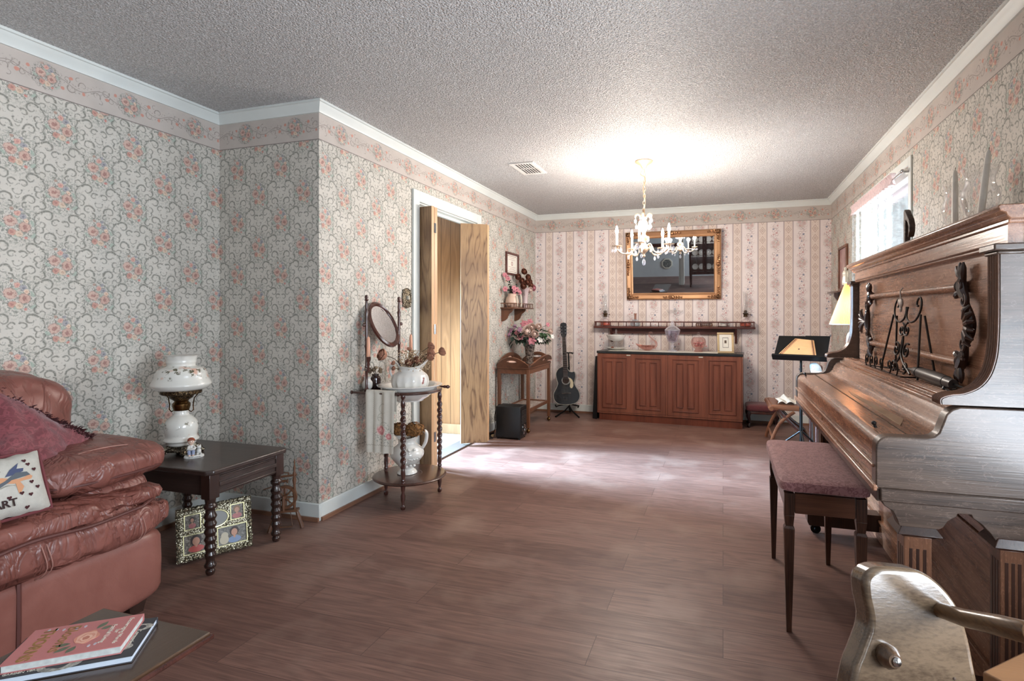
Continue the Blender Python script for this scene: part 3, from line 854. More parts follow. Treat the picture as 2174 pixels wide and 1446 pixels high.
# sheer curtain on a rod
def sheer_mat():
    g = G('sheer_lace_curtain'); o = g.obj()
    nz = g.noise(o, 28.0, 3, .6, 1.2)
    dens = g.M('MULTIPLY_ADD', g.smv(nz, .44, .56), .30, .18)
    df = g.n('ShaderNodeBsdfDiffuse', {0: (.70, .72, .72, 1)}); tl = g.n('ShaderNodeBsdfTranslucent', {0: (.30, .34, .335, 1)})
    a = g.n('ShaderNodeMixShader', {0: .55, 1: df.outputs[0], 2: tl.outputs[0]})
    tr = g.n('ShaderNodeBsdfTransparent', {0: (1, 1, 1, 1)})
    mx = g.n('ShaderNodeMixShader', {0: dens, 1: tr.outputs[0], 2: a.outputs[0]})
    g.t.links.new(mx.outputs[0], g.out.inputs[0]); return g.m
SHEER = sheer_mat()
ct = thing('curtain', 'sheer white lace curtain with pink ruffled heading on the window over the piano', 'curtain', (XR - .05, 4.55, .9))
cy0, cy1 = 4.05, 5.20
def cfn(u, v):
    y = cy0 + (cy1 - cy0) * u; a = .016 * (1 - .3 * v)
    return (XR - .045 - a * sin(u * 2 * pi * 13) - .006 * sin(u * 41), y, 1.0 + 1.06 * v)
build('sheer_panel', MB().grid(cfn, 220, 6), SHEER, ct)
def rfn(u, v):
    return (XR - .045 - (.010 + .012 * abs(v - .5) * 2) * sin(u * 2 * pi * 34 + v), cy0 - .01 + (cy1 - cy0 + .02) * u, 2.055 + .07 * v + .006 * sin(u * 2 * pi * 17))
build('ruffle_heading', MB().grid(rfn, 400, 5), plain('pink_ruffle', C(236, 214, 214), .9, var=.1, vscale=80), ct, label='pink gathered heading of the curtain')
build('curtain_rod', MB().tube([(XR - .002, 3.84, 2.085), (XR - .045, 3.84, 2.085), (XR - .045, 5.22, 2.085), (XR - .002, 5.22, 2.085)], .007).ell((XR - .045, 3.85, 2.09), (.012, .02, .014)), CHROME, ct)

# ceiling register
vt = thing('ceiling_vent', 'white metal air register set in the popcorn ceiling', 'vent', (-1.575, 4.31, CH))
build('frame', MB().box(-1.68, -1.655, 4.13, 4.49, CH - .008, CH).box(-1.495, -1.47, 4.13, 4.49, CH - .008, CH).box(-1.655, -1.495, 4.13, 4.16, CH - .008, CH).box(-1.655, -1.495, 4.46, 4.49, CH - .008, CH)
      .box(-1.655, -1.495, 4.30, 4.31, CH - .008, CH), plain('vent_enamel', C(226, 222, 218), .4), vt)
build('backing', MB().box(-1.655, -1.495, 4.16, 4.46, CH - .002, CH - .0005), BLACKP, vt)
for k in range(7):
    x = -1.645 + k * .0235
    build('slat', MB().box(x - .0045, x + .0045, 4.16, 4.30, CH - .0075, CH - .006, None).box(x - .0045, x + .0045, 4.31, 4.46, CH - .0075, CH - .006, None), plain('vent_slat_enamel', C(216, 212, 208), .4), vt)
# outlet and switch plate
ol = thing('wall_outlet', 'ivory double outlet low on the wallpaper behind the tray table', 'outlet', (XL, 5.5, .365))
build('cover_plate', MB().box(XL, XL + .006, 5.465, 5.535, .31, .425), plain('ivory_plastic', C(214, 210, 200), .4), ol, bevel=.003)
for z in (.345, .390): build('socket', MB().box(XL + .006, XL + .009, 5.485, 5.515, z - .014, z + .014), plain('ivory_socket', C(190, 186, 176), .4), ol)
sp = thing('switch_plate', 'ornate tarnished brass switch plate beside the door casing', 'switch', (XL, 3.517, 1.32))
op = []
for i in range(40):
    a = 2 * pi * i / 40; rr = 1 + .08 * cos(8 * a)
    op.append((3.517 + .050 * rr * math.copysign(abs(cos(a)) ** .45, cos(a)), 1.322 + .066 * rr * math.copysign(abs(sin(a)) ** .45, sin(a))))
build('plate', MB().prism(op, 'x', XL, XL + .008), BRONZE, sp)
build('raised_edge', MB().tube([(XL + .008, y, z) for y, z in op], .005, 6, True), BRONZE, sp)
build('toggle', MB().box(XL + .008, XL + .026, 3.512, 3.522, 1.312, 1.338), CREAMC, sp)
# ------------------------------------------------------------------ leather sofa on the left
from mathutils import noise as MN
def wrk(amp, f, sx=1, sy=1, sz=1, seed=0.0):
    def fn(p, d):
        q = Vector((p.x * f * sx + seed, p.y * f * sy, p.z * f * sz))
        a = 1 - abs(MN.noise(q)) * 2.2
        b = MN.noise(q * .45) * .8
        return amp * (max(a, 0) ** 2 * -1.0 + b)
    return fn
sofa = thing('leather_sofa', 'brown rose leather sofa with puffed arm pad and ruched seat front against the left wall', 'sofa', (-2.55, .8, 0))
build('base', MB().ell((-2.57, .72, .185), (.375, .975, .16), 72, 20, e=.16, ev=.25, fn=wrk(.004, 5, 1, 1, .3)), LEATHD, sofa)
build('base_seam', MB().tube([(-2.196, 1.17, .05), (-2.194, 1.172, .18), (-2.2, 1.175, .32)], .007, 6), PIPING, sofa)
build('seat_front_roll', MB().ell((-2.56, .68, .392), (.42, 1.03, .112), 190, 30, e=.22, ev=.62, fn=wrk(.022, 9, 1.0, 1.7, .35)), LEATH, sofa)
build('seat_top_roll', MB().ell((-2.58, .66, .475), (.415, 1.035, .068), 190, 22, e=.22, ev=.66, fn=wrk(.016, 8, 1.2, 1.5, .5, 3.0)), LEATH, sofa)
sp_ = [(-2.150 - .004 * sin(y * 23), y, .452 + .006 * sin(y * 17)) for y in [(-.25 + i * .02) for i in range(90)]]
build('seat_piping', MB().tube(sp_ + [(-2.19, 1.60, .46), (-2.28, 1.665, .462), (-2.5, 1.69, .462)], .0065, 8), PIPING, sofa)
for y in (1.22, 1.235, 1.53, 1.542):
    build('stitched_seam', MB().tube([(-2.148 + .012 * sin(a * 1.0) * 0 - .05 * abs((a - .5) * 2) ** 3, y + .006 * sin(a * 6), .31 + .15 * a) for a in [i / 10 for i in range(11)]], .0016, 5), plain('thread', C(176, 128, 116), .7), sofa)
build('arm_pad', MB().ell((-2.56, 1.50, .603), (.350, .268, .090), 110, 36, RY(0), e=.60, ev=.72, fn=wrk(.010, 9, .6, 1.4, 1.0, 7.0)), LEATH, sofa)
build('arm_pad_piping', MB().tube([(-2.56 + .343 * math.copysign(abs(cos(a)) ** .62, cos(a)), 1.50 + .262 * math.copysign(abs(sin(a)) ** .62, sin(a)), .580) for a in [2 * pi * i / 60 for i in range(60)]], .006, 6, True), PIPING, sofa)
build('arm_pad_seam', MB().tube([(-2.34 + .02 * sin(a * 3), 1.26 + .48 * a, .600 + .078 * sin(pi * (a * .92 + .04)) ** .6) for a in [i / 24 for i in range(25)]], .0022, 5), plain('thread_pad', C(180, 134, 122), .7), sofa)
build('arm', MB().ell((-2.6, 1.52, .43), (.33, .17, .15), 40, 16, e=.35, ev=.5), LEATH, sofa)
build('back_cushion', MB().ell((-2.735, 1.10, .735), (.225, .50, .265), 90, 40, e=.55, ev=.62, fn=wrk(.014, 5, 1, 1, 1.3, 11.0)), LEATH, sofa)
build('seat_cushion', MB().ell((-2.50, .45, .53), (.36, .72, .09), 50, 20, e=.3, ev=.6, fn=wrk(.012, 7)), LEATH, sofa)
for x, y in ((-2.27, 1.58), (-2.86, 1.58)): build('foot', MB().taper((x, y), (.05, .05), (.07, .07), 0, .06), ESPZ, sofa)

# throw laid over the back and arm
A, B = Vector((-2.62, 1.249, 0.975)), Vector((-2.5, 1.597, 0.649))
Cc, D = Vector((-2.36, 1.16, 0.661)), Vector((-2.36, 1.37, 0.614))
def thr(u, v):
    p = A.lerp(B, u).lerp(Cc.lerp(D, u), v)
    n = Vector((.8, -.2, .55))
    k = MN.noise(Vector((u * 4.2, v * 3.0, 2.0))) * .028 + MN.noise(Vector((u * 9, v * 7, 5.0))) * .010 + .045 * sin(pi * u) * sin(pi * v) + .015
    return p + n * k
tw = build('throw_blanket', MB().grid(thr, 60, 40, thick=.010), MAROON)
tag(tw, 'maroon brocade throw with shaggy dark fringe draped over the sofa back and arm', 'blanket')
rng = random.Random(4); fr = MB()
for i in range(2200):
    u = rng.random() ** 1.0; p = Vector(thr(u, rng.uniform(-.06, .09)))
    d = Vector((rng.uniform(-.3, .8), rng.uniform(-.7, .7), rng.uniform(-.1, .9))) * rng.uniform(.014, .032)
    fr.tube([p, p + d * .6, p + d + Vector((0, 0, -.006))], [.0028, .0022, .0008], 4)
f_ = build('fringe', fr, MAROOND); f_.parent = tw; f_['label'] = 'shaggy dark red fringe'; f_['kind'] = 'stuff'

# tapestry pillow
PM = Matrix(((0, -.35, .94, -2.215), (1, 0, 0, 1.275), (0, .94, .35, .535), (0, 0, 0, 1)))
pil = thing('throw_pillow', 'small cream tapestry pillow with a cherub, dark hearts and lettering, maroon edge', 'pillow', (-2.25, 1.15, .53))
PW, PH, PT = .36, .205, .048
def pz(x, y):
    a = min(1, max(0, (x + PW) / PW)) * 2 - 1; b = y / PH * 2 - 1
    return PT * max(0, 1 - a ** 4) ** .6 * max(0, 1 - b ** 4) ** .6
def pfront(s):
    def fn(u, v):
        x, y = -PW + PW * u, PH * v
        return PM @ Vector((x - .006 * sin(pi * v) * (1 if u > .5 else -1), y + (.006 * sin(pi * u) if v < .5 else -.006 * sin(pi * u)) + .0025 * sin(u * 40), s * pz(x, y)))
    return fn
build('front_panel', MB().grid(pfront(1), 40, 30), CREAMT, pil)
build('back_panel', MB().grid(pfront(-1), 40, 30), MAROON, pil, label='maroon back of the pillow')
ed = [(-PW + PW * u, PH * v) for u, v in [(i / 14, 0) for i in range(15)] + [(1, i / 8) for i in range(1, 9)] + [(1 - i / 14, 1) for i in range(1, 15)] + [(0, 1 - i / 8) for i in range(1, 8)]]
build('edge_piping', MB().tube([PM @ Vector((x, y, 0)) for x, y in ed], .005, 6, True), plain('maroon_piping', C(112, 52, 56), .8), pil, label='maroon piping')
def onp(pts, z=.0012):
    """outline on the pillow front, cut into a fan that follows the bulge"""
    mb = MB(); c = (sum(p[0] for p in pts) / len(pts), sum(p[1] for p in pts) / len(pts)); n = len(pts)
    vs = [PM @ Vector((c[0], c[1], pz(*c) + z))]
    for f in (.5, 1.0):
        for p in pts:
            q = (c[0] + (p[0] - c[0]) * f, c[1] + (p[1] - c[1]) * f); vs.append(PM @ Vector((q[0], q[1], pz(*q) + z)))
    fs = []
    for i in range(n):
        j = (i + 1) % n
        fs.append((0, 1 + i, 1 + j)); fs.append((1 + i, 1 + n + i, 1 + n + j, 1 + j))
    return mb.add(vs, fs)
def heart(x, y, s):
    return [(x + s * .058 * 16 * sin(t) ** 3 / 1.0, y + s * .058 * (13 * cos(t) - 5 * cos(2 * t) - 2 * cos(3 * t) - cos(4 * t))) for t in [2 * pi * i / 20 for i in range(20)]]
DKR = plain('dark_heart_thread', C(72, 30, 34), .9); SKIN = plain('cherub_skin_thread', C(206, 150, 112), .9); BLUE = plain('blue_wing_thread', C(74, 82, 112), .9)
GRYT = plain('grey_sash_thread', C(92, 98, 104), .9); BRT = plain('brown_curls_thread', C(58, 40, 36), .9)
for x, y in ((-.065, .172), (-.058, .158), (-.044, .138), (-.060, .098), (-.045, .078), (-.094, .068), (-.070, .058), (-.128, .062), (-.082, .020)):
    build('heart', onp(heart(x, y, .0072)), DKR, pil)
body = [(-.20, .118), (-.165, .134), (-.135, .130), (-.112, .120), (-.096, .116), (-.076, .118), (-.062, .124), (-.054, .116), (-.060, .108), (-.080, .108), (-.092, .106), (-.084, .088), (-.096, .070), (-.102, .070), (-.092, .088), (-.102, .102), (-.125, .108), (-.16, .11)]
build('cherub_figure', onp(body), SKIN, pil)
build('cherub_curls', onp([(-.155 + .018 * cos(t) * (1 + .15 * sin(5 * t)), .148 + .011 * sin(t)) for t in [2 * pi * i / 20 for i in range(20)]], .0018), BRT, pil)
build('cherub_wing', onp([(-.128, .130), (-.112, .150), (-.084, .168), (-.094, .150), (-.074, .148), (-.078, .138), (-.10, .132)], .0016), BLUE, pil)
build('cherub_sash', onp([(-.165, .104), (-.130, .118), (-.098, .138), (-.068, .134), (-.060, .122), (-.074, .126), (-.098, .128), (-.120, .112), (-.150, .098), (-.19, .09), (-.2, .10)], .0022), GRYT, pil)
text('lettering', 'HEART', .034, INK, pil, PM @ Matrix(((1, 0, 0, -.110), (0, 1, 0, .034), (0, 0, 1, .0485), (0, 0, 0, 1))), align='RIGHT', bold=.0008)

# ------------------------------------------------------------------ end table with lamp and figurine
def turned(beads, L, r, n=16, o=(0, 0, 0), M=None, mb=None, z0=0):
    """leg with beads and vases: list of (fraction, radius factor)"""
    mb = mb or MB()
    return mb.lathe([(r * k, z0 + L * f) for f, k in beads], o, n, M)
ROPE = [(0, .55), (.03, .75), (.06, .8), (.08, .55), (.10, .9), (.13, 1.0), (.16, .75), (.20, .68), (.26, .95), (.31, .72), (.36, 1.0), (.41, .74), (.46, 1.02), (.51, .74), (.56, 1.05), (.61, .75), (.66, 1.08), (.71, .76), (.76, 1.1), (.81, .78), (.85, .75), (.87, 1.05), (.90, 1.1), (.93, .8), (1.0, .95)]
et = thing('end_table', 'dark worn wooden end table with turned legs in the left corner beside the sofa', 'table', (-2.55, 2.1, 0))
build('tabletop', MB().prism([(-2.93, 1.875), (-2.24, 1.875), (-2.215, 1.90), (-2.215, 2.325), (-2.24, 2.35), (-2.93, 2.35)], 'z', .466, .490), ESP, et, bevel=.006)
build('apron', MB().box(-2.90, -2.285, 1.905, 1.925, .365, .466).box(-2.90, -2.285, 2.300, 2.320, .365, .466).box(-2.262, -2.242, 1.93, 2.295, .365, .466).box(-2.915, -2.895, 1.93, 2.295, .365, .466), ESP, et, bevel=.003)
build('apron_moulding', MB().box(-2.244, -2.236, 1.945, 2.28, .372, .380).box(-2.244, -2.232, 1.945, 2.28, .402, .422).box(-2.244, -2.236, 1.945, 2.28, .444, .452), ESP, et, bevel=.003)
for x, y in ((-2.262, 1.920), (-2.262, 2.305), (-2.885, 1.920), (-2.885, 2.305)):
    turned_ = turned(ROPE, .355, .0255, 20, (x, y, 0))
    build('leg', turned_.box(x - .026, x + .026, y - .026, y + .026, .352, .468), ESPZ, et, bevel=.002)

lp = thing('hurricane_lamp', 'double globe milk glass lamp painted with flower sprigs, on brass scrolled base', 'lamp', (-2.643, 2.08, .49))
o = (-2.643, 2.08, .49)
def L(*pr): return [(r, z) for r, z in pr]
build('shade', MB().lathe(spf((.080, .325), (.112, .332), (.130, .350), (.131, .362), (.118, .388), (.112, .415), (.096, .436), (.066, .447), (.062, .458), (.066, .468), (.066, .480), (.072, .497), (.078, .503)), o, 48, None, 0, 12, 0, lambda t: .05 * max(0, t - .85) / .15), MILK, lp)
build('shade_holder', MB().ring([(.083, .305), (.088, .309), (.088, .326), (.083, .322)], o, 36).lathe(L((.03, .272), (.05, .286), (.056, .300), (.083, .306), (.083, .309), (.05, .309), (.02, .300)), o, 30), BRASSD, lp)
pg = MB()
for i in range(24):
    a = 2 * pi * i / 24; pg.ring([(.0045, -.0015), (.0065, 0), (.0045, .0015), (.003, 0)], n=8, M=T(o[0] + .088 * cos(a), o[1] + .088 * sin(a), o[2] + .316) @ RZ(a) @ RY(pi / 2))
build('pierced_gallery', pg, BRASSD, lp)
build('burner', MB().lathe(L((.024, .220), (.034, .224), (.040, .244), (.040, .256), (.030, .268), (.034, .276), (.022, .284)), o, 24), BRASS, lp)
build('oil_font', MB().lathe(spf((.036, .040), (.060, .050), (.067, .064), (.078, .072), (.076, .080), (.068, .092), (.072, .118), (.074, .144), (.066, .170), (.046, .192), (.034, .202), (.032, .222)), o, 40), MILK, lp)
for k, a0 in enumerate((.3, pi + .3)):
    build('side_wire', MB().tube([(o[0] + r * cos(a0), o[1] + r * sin(a0), o[2] + z) for r, z in ((.034, .226), (.050, .214), (.062, .226), (.060, .250), (.066, .285), (.083, .305))], .0028, 6), BRASS, lp)
bs = MB().lathe(L((.030, .016), (.052, .020), (.056, .030), (.048, .038), (.040, .044)), o, 28)
for k in range(4):
    a = pi / 4 + k * pi / 2 + .25; c_, s_ = cos(a), sin(a)
    bs.tube([(o[0] + r * c_, o[1] + r * s_, o[2] + z) for r, z in ((.030, .034), (.055, .036), (.074, .028), (.085, .012), (.096, .004))], [.014, .014, .012, .010, .012], 8)
    for q in (-1, 1):
        sc = scroll((.075, .020), .015, 1.3, 1.2, q)
        bs.tube([(o[0] + r * c_ - q * .012 * s_, o[1] + r * s_ + q * .012 * c_, o[2] + max(z, .004)) for r, z in sc], .0035, 6)
    b2 = a + pi / 4
    bs.tube([(o[0] + .062 * cos(b2 + d), o[1] + .062 * sin(b2 + d), o[2] + .030 - abs(d) * .01) for d in (-.7, -.5, -.25, 0, .25, .5, .7)], [.006, .009, .008, .011, .008, .009, .006], 8)
build('footed_base', bs, BRONZE, lp)

fg = thing('porcelain_figurine', 'small porcelain figurine of a red haired child sitting with a white cat beside the lamp', 'figurine', (-2.515, 2.045, .49))
fo = Vector((-2.515, 2.045, .49))
FM = T(*fo) @ RZ(radians(55))
PBLUE = plain('pale_blue_glaze', C(150, 160, 186), .2, var=.15); PSKIN = plain('porcelain_skin', C(232, 200, 180), .2); PRED = plain('red_brown_glaze', C(152, 74, 46), .25, var=.1); PWH = plain('white_bisque', C(216, 214, 208), .35)
build('base_plinth', MB().lathe(L((.036, 0), (.038, .004), (.036, .012), (.033, .014)), (0, 0, 0), 28, FM @ Matrix.Diagonal((1.15, .75, 1, 1))), PWH, fg)
build('child_body', MB().ell((-.012, .004, .046), (.015, .012, .022), 14, 10, FM).tube([(-.022, -.002, .056), (-.026, -.014, .046), (-.010, -.020, .044), (.000, -.018, .046)], [.006, .006, .005, .005], 8, M=FM).tube([(-.002, -.002, .056), (.004, -.012, .048), (-.004, -.020, .042)], [.006, .006, .005], 8, M=FM), PWH, fg)
build('child_trousers', MB().tube([(-.018, 0, .026), (-.022, -.018, .034), (-.020, -.026, .016)], [.009, .008, .006], 8, M=FM).tube([(-.006, 0, .026), (-.004, -.018, .034), (-.006, -.028, .016)], [.009, .008, .006], 8, M=FM), PBLUE, fg)
build('child_feet', MB().ell((-.021, -.030, .017), (.006, .009, .004), 8, 6, FM).ell((-.006, -.032, .017), (.006, .009, .004), 8, 6, FM), PSKIN, fg)
build('child_head', MB().ell((-.012, -.002, .080), (.014, .0135, .015), 16, 12, FM).ell((-.012, -.016, .078), (.002, .0025, .002), 6, 4, FM).cyl(FM @ Vector((-.012, 0, .062)), FM @ Vector((-.012, 0, .072)), .006), PSKIN, fg)
build('child_hair', MB().ell((-.012, .003, .086), (.0160, .0145, .0145), 16, 10, FM).tube([(-.025, -.006, .088), (-.018, -.014, .091), (-.008, -.0145, .092), (.002, -.006, .088)], .004, 6, M=FM), PRED, fg)
build('child_eye', MB().ell((-.017, -.0148, .0815), (.0016, .001, .0022), 6, 4, FM).ell((-.007, -.0148, .0815), (.0016, .001, .0022), 6, 4, FM), BLACKP, fg)
build('cat', MB().ell((.020, -.002, .028), (.011, .012, .017), 12, 8, FM).ell((.020, -.008, .050), (.010, .009, .009), 12, 8, FM).lathe([(.004, 0), (0, .008)], (.014, -.008, .056), 5, FM).lathe([(.004, 0), (0, .008)], (.026, -.008, .056), 5, FM).ell((.013, -.014, .018), (.005, .007, .006), 8, 6, FM).ell((.027, -.014, .018), (.005, .007, .006), 8, 6, FM), PWH, fg)
Mf = FM @ T(0, -.0284, .0045) @ RX(pi / 2)
text('inscription', 'MY CAT LOVES ME', .0060, INK, fg, Mf)

# ------------------------------------------------------------------ gilt collage frame on the floor under the table
p0, p1 = Vector((-2.490, 1.935, 0)), Vector((-2.330, 2.215, 0))
d_ = (p1 - p0).normalized(); FWd = (p1 - p0).length
n_ = Vector((d_.y, -d_.x, 0)); up = Vector((-n_.x * .16, -n_.y * .16, .987)); nn = d_.cross(up)
FR = Matrix(((d_.x, up.x, nn.x, p0.x), (d_.y, up.y, nn.y, p0.y), (d_.z, up.z, nn.z, .010), (0, 0, 0, 1)))
if nn.dot(n_) < 0: FR = FR @ Matrix.Diagonal((1, 1, -1, 1))
cf = thing('collage_photo_frame', 'ornate pale gilt frame holding four family photos and an oval, leaning under the end table', 'picture frame', tuple((p0 + p1) / 2))
FH = .250
def fbox(mb, x0, x1, y0, y1, z0, z1): return mb.box(x0, x1, y0, y1, z0, z1, FR)
cuts = [(.036, .098, .148, .212), (.030, .132, .034, .118), (.172, .298, .034, .120), (.232, .288, .150, .220)]
xs = sorted({0, FWd} | {c[0] for c in cuts} | {c[1] for c in cuts}); ys = sorted({0, FH} | {c[2] for c in cuts} | {c[3] for c in cuts})
mb = MB()
for i in range(len(xs) - 1):
    for j in range(len(ys) - 1):
        cx, cy = (xs[i] + xs[i + 1]) / 2, (ys[j] + ys[j + 1]) / 2
        if any(c[0] < cx < c[1] and c[2] < cy < c[3] for c in cuts): continue
        fbox(mb, xs[i], xs[i + 1], ys[j], ys[j + 1], 0, .010)
build('frame_panel', mb, SILGOLD, cf)
rng = random.Random(7); mb = MB()
per = [(t, 0) for t in range(18)]
N = 64
for i in range(N):
    s = i / N * 2 * (FWd + FH)
    if s < FWd: x, y = s, 0
    elif s < FWd + FH: x, y = FWd, s - FWd
    elif s < 2 * FWd + FH: x, y = 2 * FWd + FH - s, FH
    else: x, y = 0, 2 * (FWd + FH) - s
    x2, y2 = min(max(x, .008), FWd - .008), min(max(y, .008), FH - .008)
    mb.ell((x2, y2, .012), (rng.uniform(.008, .013), rng.uniform(.008, .013), .009), 8, 6, FR)
    q = scroll((x2, y2), .010, 1.1, rng.uniform(0, 6), rng.choice((-1, 1)), 10)
    mb.tube([FR @ Vector((a, b, .018)) for a, b in q], .0025, 5)
build('scrolled_border', mb, SILGOLD, cf)
for c in cuts:
    cx, cy = (c[0] + c[1]) / 2, (c[2] + c[3]) / 2
    mb = MB(); w = .004
    for a in ((c[0] - w, c[1] + w, c[2] - w, c[2]), (c[0] - w, c[1] + w, c[3], c[3] + w), (c[0] - w, c[0], c[2], c[3]), (c[1], c[1] + w, c[2], c[3])): fbox(mb, a[0], a[1], a[2], a[3], .008, .015)
    build('photo_surround', mb, plain('pale_gilt_bead', C(214, 206, 160), .3, .7), cf)
PT1 = picture('photo_garden_tones', [(.3, C(62, 58, 52)), (.5, C(120, 112, 100)), (.7, C(176, 168, 156))], 30)
PT2 = picture('photo_stone_tones', [(.3, C(90, 88, 84)), (.5, C(128, 126, 120)), (.7, C(168, 164, 156))], 30)
SK2 = plain('photo_skin', C(210, 158, 132), .4); HR = plain('photo_dark_hair', C(58, 40, 34), .4); SH = [plain('photo_coral_shirt', C(206, 96, 88), .4), plain('photo_blue_shirt', C(138, 160, 196), .4), plain('photo_cream_fur', C(214, 204, 180), .4), plain('photo_pink_dress', C(196, 120, 120), .4)]
def dsk(mb, x, y, rx, ry, z):
    return mb.add([(x + rx * cos(a), y + ry * sin(a), z) for a in [2 * pi * k / 20 for k in range(20)]], [tuple(range(20))], FR)
def photo(c, back, shirt, hair=HR, dog=False, cx=None, s=1.0):
    ph = build('photo', fbox(MB(), c[0], c[1], c[2], c[3], .002, .0035), back, cf)
    cx = (c[0] + c[1]) / 2 if cx is None else cx; h = c[3] - c[2]; y = c[2]
    build('pictured_hair', dsk(MB(), cx, y + h * .66, h * .24 * s, h * .27 * s, .0040), hair, ph)
    build('pictured_clothes', dsk(MB(), cx, y + h * .20, h * .34 * s, h * .19, .0042), shirt, ph)
    build('pictured_face', dsk(dsk(MB(), cx, y + h * .60, h * .16 * s, h * .20 * s, .0044), cx, y + h * .36, h * .06, h * .08, .0043), SK2, ph)
    if dog: build('pictured_dog', dsk(dsk(MB(), c[0] + .028, y + h * .28, .020, h * .26, .0046), c[0] + .030, y + h * .52, .016, h * .18, .0048), SH[2], ph)
photo(cuts[0], PT1, SH[3], s=.7); photo(cuts[1], PT1, SH[0], s=1.15); photo(cuts[2], PT2, SH[1], cx=.245, dog=True); photo(cuts[3], PT1, SH[3], plain('photo_fair_hair', C(150, 112, 76), .4), s=.9)
ov = MB(); dsk(ov, .165, .172, .052, .038, .0125)
build('oval_photo', ov, plain('blank_oval_backing', C(150, 150, 146), .4), cf)
build('oval_surround', MB().tube([FR @ Vector((.165 + .054 * cos(a), .172 + .040 * sin(a), .013)) for a in [2 * pi * k / 36 for k in range(36)]], .004, 6, True), plain('pale_gilt_oval', C(214, 206, 160), .3, .7), cf)
build('easel_back', MB().add([tuple(FR @ Vector(v)) for v in ((.14, .20, 0), (.19, .20, 0), (.14, .01, -.055), (.19, .01, -.055), (.14, .20, -.004), (.19, .20, -.004), (.14, .01, -.059), (.19, .01, -.059))], [(0, 1, 3, 2), (4, 6, 7, 5), (0, 4, 5, 1), (2, 3, 7, 6), (0, 2, 6, 4), (1, 5, 7, 3)]), BLACKP, cf)

# ------------------------------------------------------------------ miniature spinning wheel
SW = wood('small_wheel_wood', C(112, 76, 54), C(58, 36, 26), 'z', rings=5)
wh = thing('spinning_wheel', 'miniature brown wooden spinning wheel standing in the corner by the baseboard', 'spinning wheel', (-2.335, 2.455, 0), radians(28))
def lb(nm, mb, m=SW): return build(nm, mb, m, wh, local=True)
lb('base_board', MB().box(-.062, .062, -.022, .022, .098, .110))
for a, b in (((-.050, -.012), (-.080, -.045)), ((-.050, .012), (-.075, .045)), ((.052, 0), (.082, 0))):
    lb('leg', MB().tube([(a[0], a[1], .100), ((a[0] * 2 + b[0]) / 3, (a[1] * 2 + b[1]) / 3, .066), ((a[0] + b[0] * 2) / 3, (a[1] + b[1] * 2) / 3, .035), (b[0], b[1], 0)], [.008, .012, .010, .011], 8))
lb('wheel_rim', MB().ring([(.052, -.009), (.066, -.009), (.066, .009), (.052, .009)], (0, 0, 0), 36, T(-.012, 0, .178) @ RX(pi / 2)))
for k in range(8):
    a = 2 * pi * k / 8; lb('spoke', MB().tube([(-.012 + r * cos(a), 0, .178 + r * sin(a)) for r in (.008, .022, .036, .051)], [.004, .006, .004, .004], 6))
lb('hub', MB().lathe([(.004, -.026), (.010, -.012), (.012, 0), (.010, .012), (.004, .026)], (0, 0, 0), 12, T(-.012, 0, .178) @ RX(pi / 2)))
for y in (-.020, .020): lb('wheel_post', MB().tube([(-.012, y, .108), (-.012, y, .140), (-.012, y, .190)], [.007, .009, .006], 8))
lb('tall_post', MB().lathe([(.006, .108), (.009, .140), (.006, .170), (.010, .200), (.006, .240), (.011, .272), (.006, .292), (.010, .306), (.005, .322), (.007, .340), (.003, .360), (.005, .372), (.001, .392)], (.040, 0, 0), 12))
lb('flyer_bar', MB().cyl((.052, 0, .300), (-.070, 0, .290), .006).cyl((-.060, -.02, .292), (-.060, .02, .292), .005).box(-.064, -.054, -.005, .005, .262, .318))
lb('bobbin', MB().lathe([(.012, -.022), (.012, -.018), (.006, -.014), (.008, 0), (.006, .014), (.012, .018), (.012, .022)], (0, 0, 0), 14, T(-.015, 0, .268) @ RY(pi / 2)))
lb('flyer', MB().tube([(-.045, .010, .300), (-.045, .024, .306), (-.020, .026, .308), (.005, .024, .306), (.005, .010, .300)], .0035, 6))
lb('distaff', MB().cyl((-.04, 0, .250), (-.115, -.02, .232), .0035))
lb('treadle', MB().box(-.05, .03, -.014, .014, .012, .018).cyl((.03, .0, .016), (.0, .026, .175), .002))
# ------------------------------------------------------------------ round wash stand with mirror
WX, WY = -1.955, 3.10
ws = thing('wash_stand', 'mahogany wash stand on three barley twist legs with tilting oval mirror beside the doorway', 'wash stand', (WX, WY, 0))
LEGS = [(-1.880, 2.905), (-1.835, 3.275), (-2.145, 3.115)]
def twist(mb, x, y, z0, z1, r, turns=5, n=14, steps=60):
    """twin-strand rope turning"""
    vs, fs = [], []
    for k in range(steps + 1):
        f = k / steps; z = z0 + (z1 - z0) * f; env = min(1, .75 + 4 * min(f, 1 - f))
        for i in range(n):
            a = 2 * pi * i / n; rr = r * env * (1 + .26 * cos(2 * (a - 2 * pi * turns * f / 2 * 1.0)))
            vs.append((x + rr * cos(a), y + rr * sin(a), z))
    for k in range(steps):
        for i in range(n):
            j = (i + 1) % n; fs.append((k * n + i, k * n + j, (k + 1) * n + j, (k + 1) * n + i))
    fs += [tuple(range(n))[::-1], tuple(steps * n + i for i in range(n))]
    return mb.add(vs, fs)
for x, y in LEGS:
    mb = MB().lathe([(.010, 0), (.014, .008), (.015, .018), (.010, .026), (.008, .034), (.013, .060), (.015, .085), (.009, .105), (.013, .125), (.014, .137), (.016, .146)], (x, y, 0), 16)
    mb.lathe([(.015, .162), (.011, .172), (.015, .180), (.011, .192), (.015, .215), (.013, .240), (.010, .252)], (x, y, 0), 16)
    twist(mb, x, y, .250, .630, .0145, 9)
    mb.lathe([(.010, .628), (.015, .640), (.013, .665), (.009, .676), (.015, .690), (.012, .704)], (x, y, 0), 16)
    build('leg', mb, MAHOG, ws)
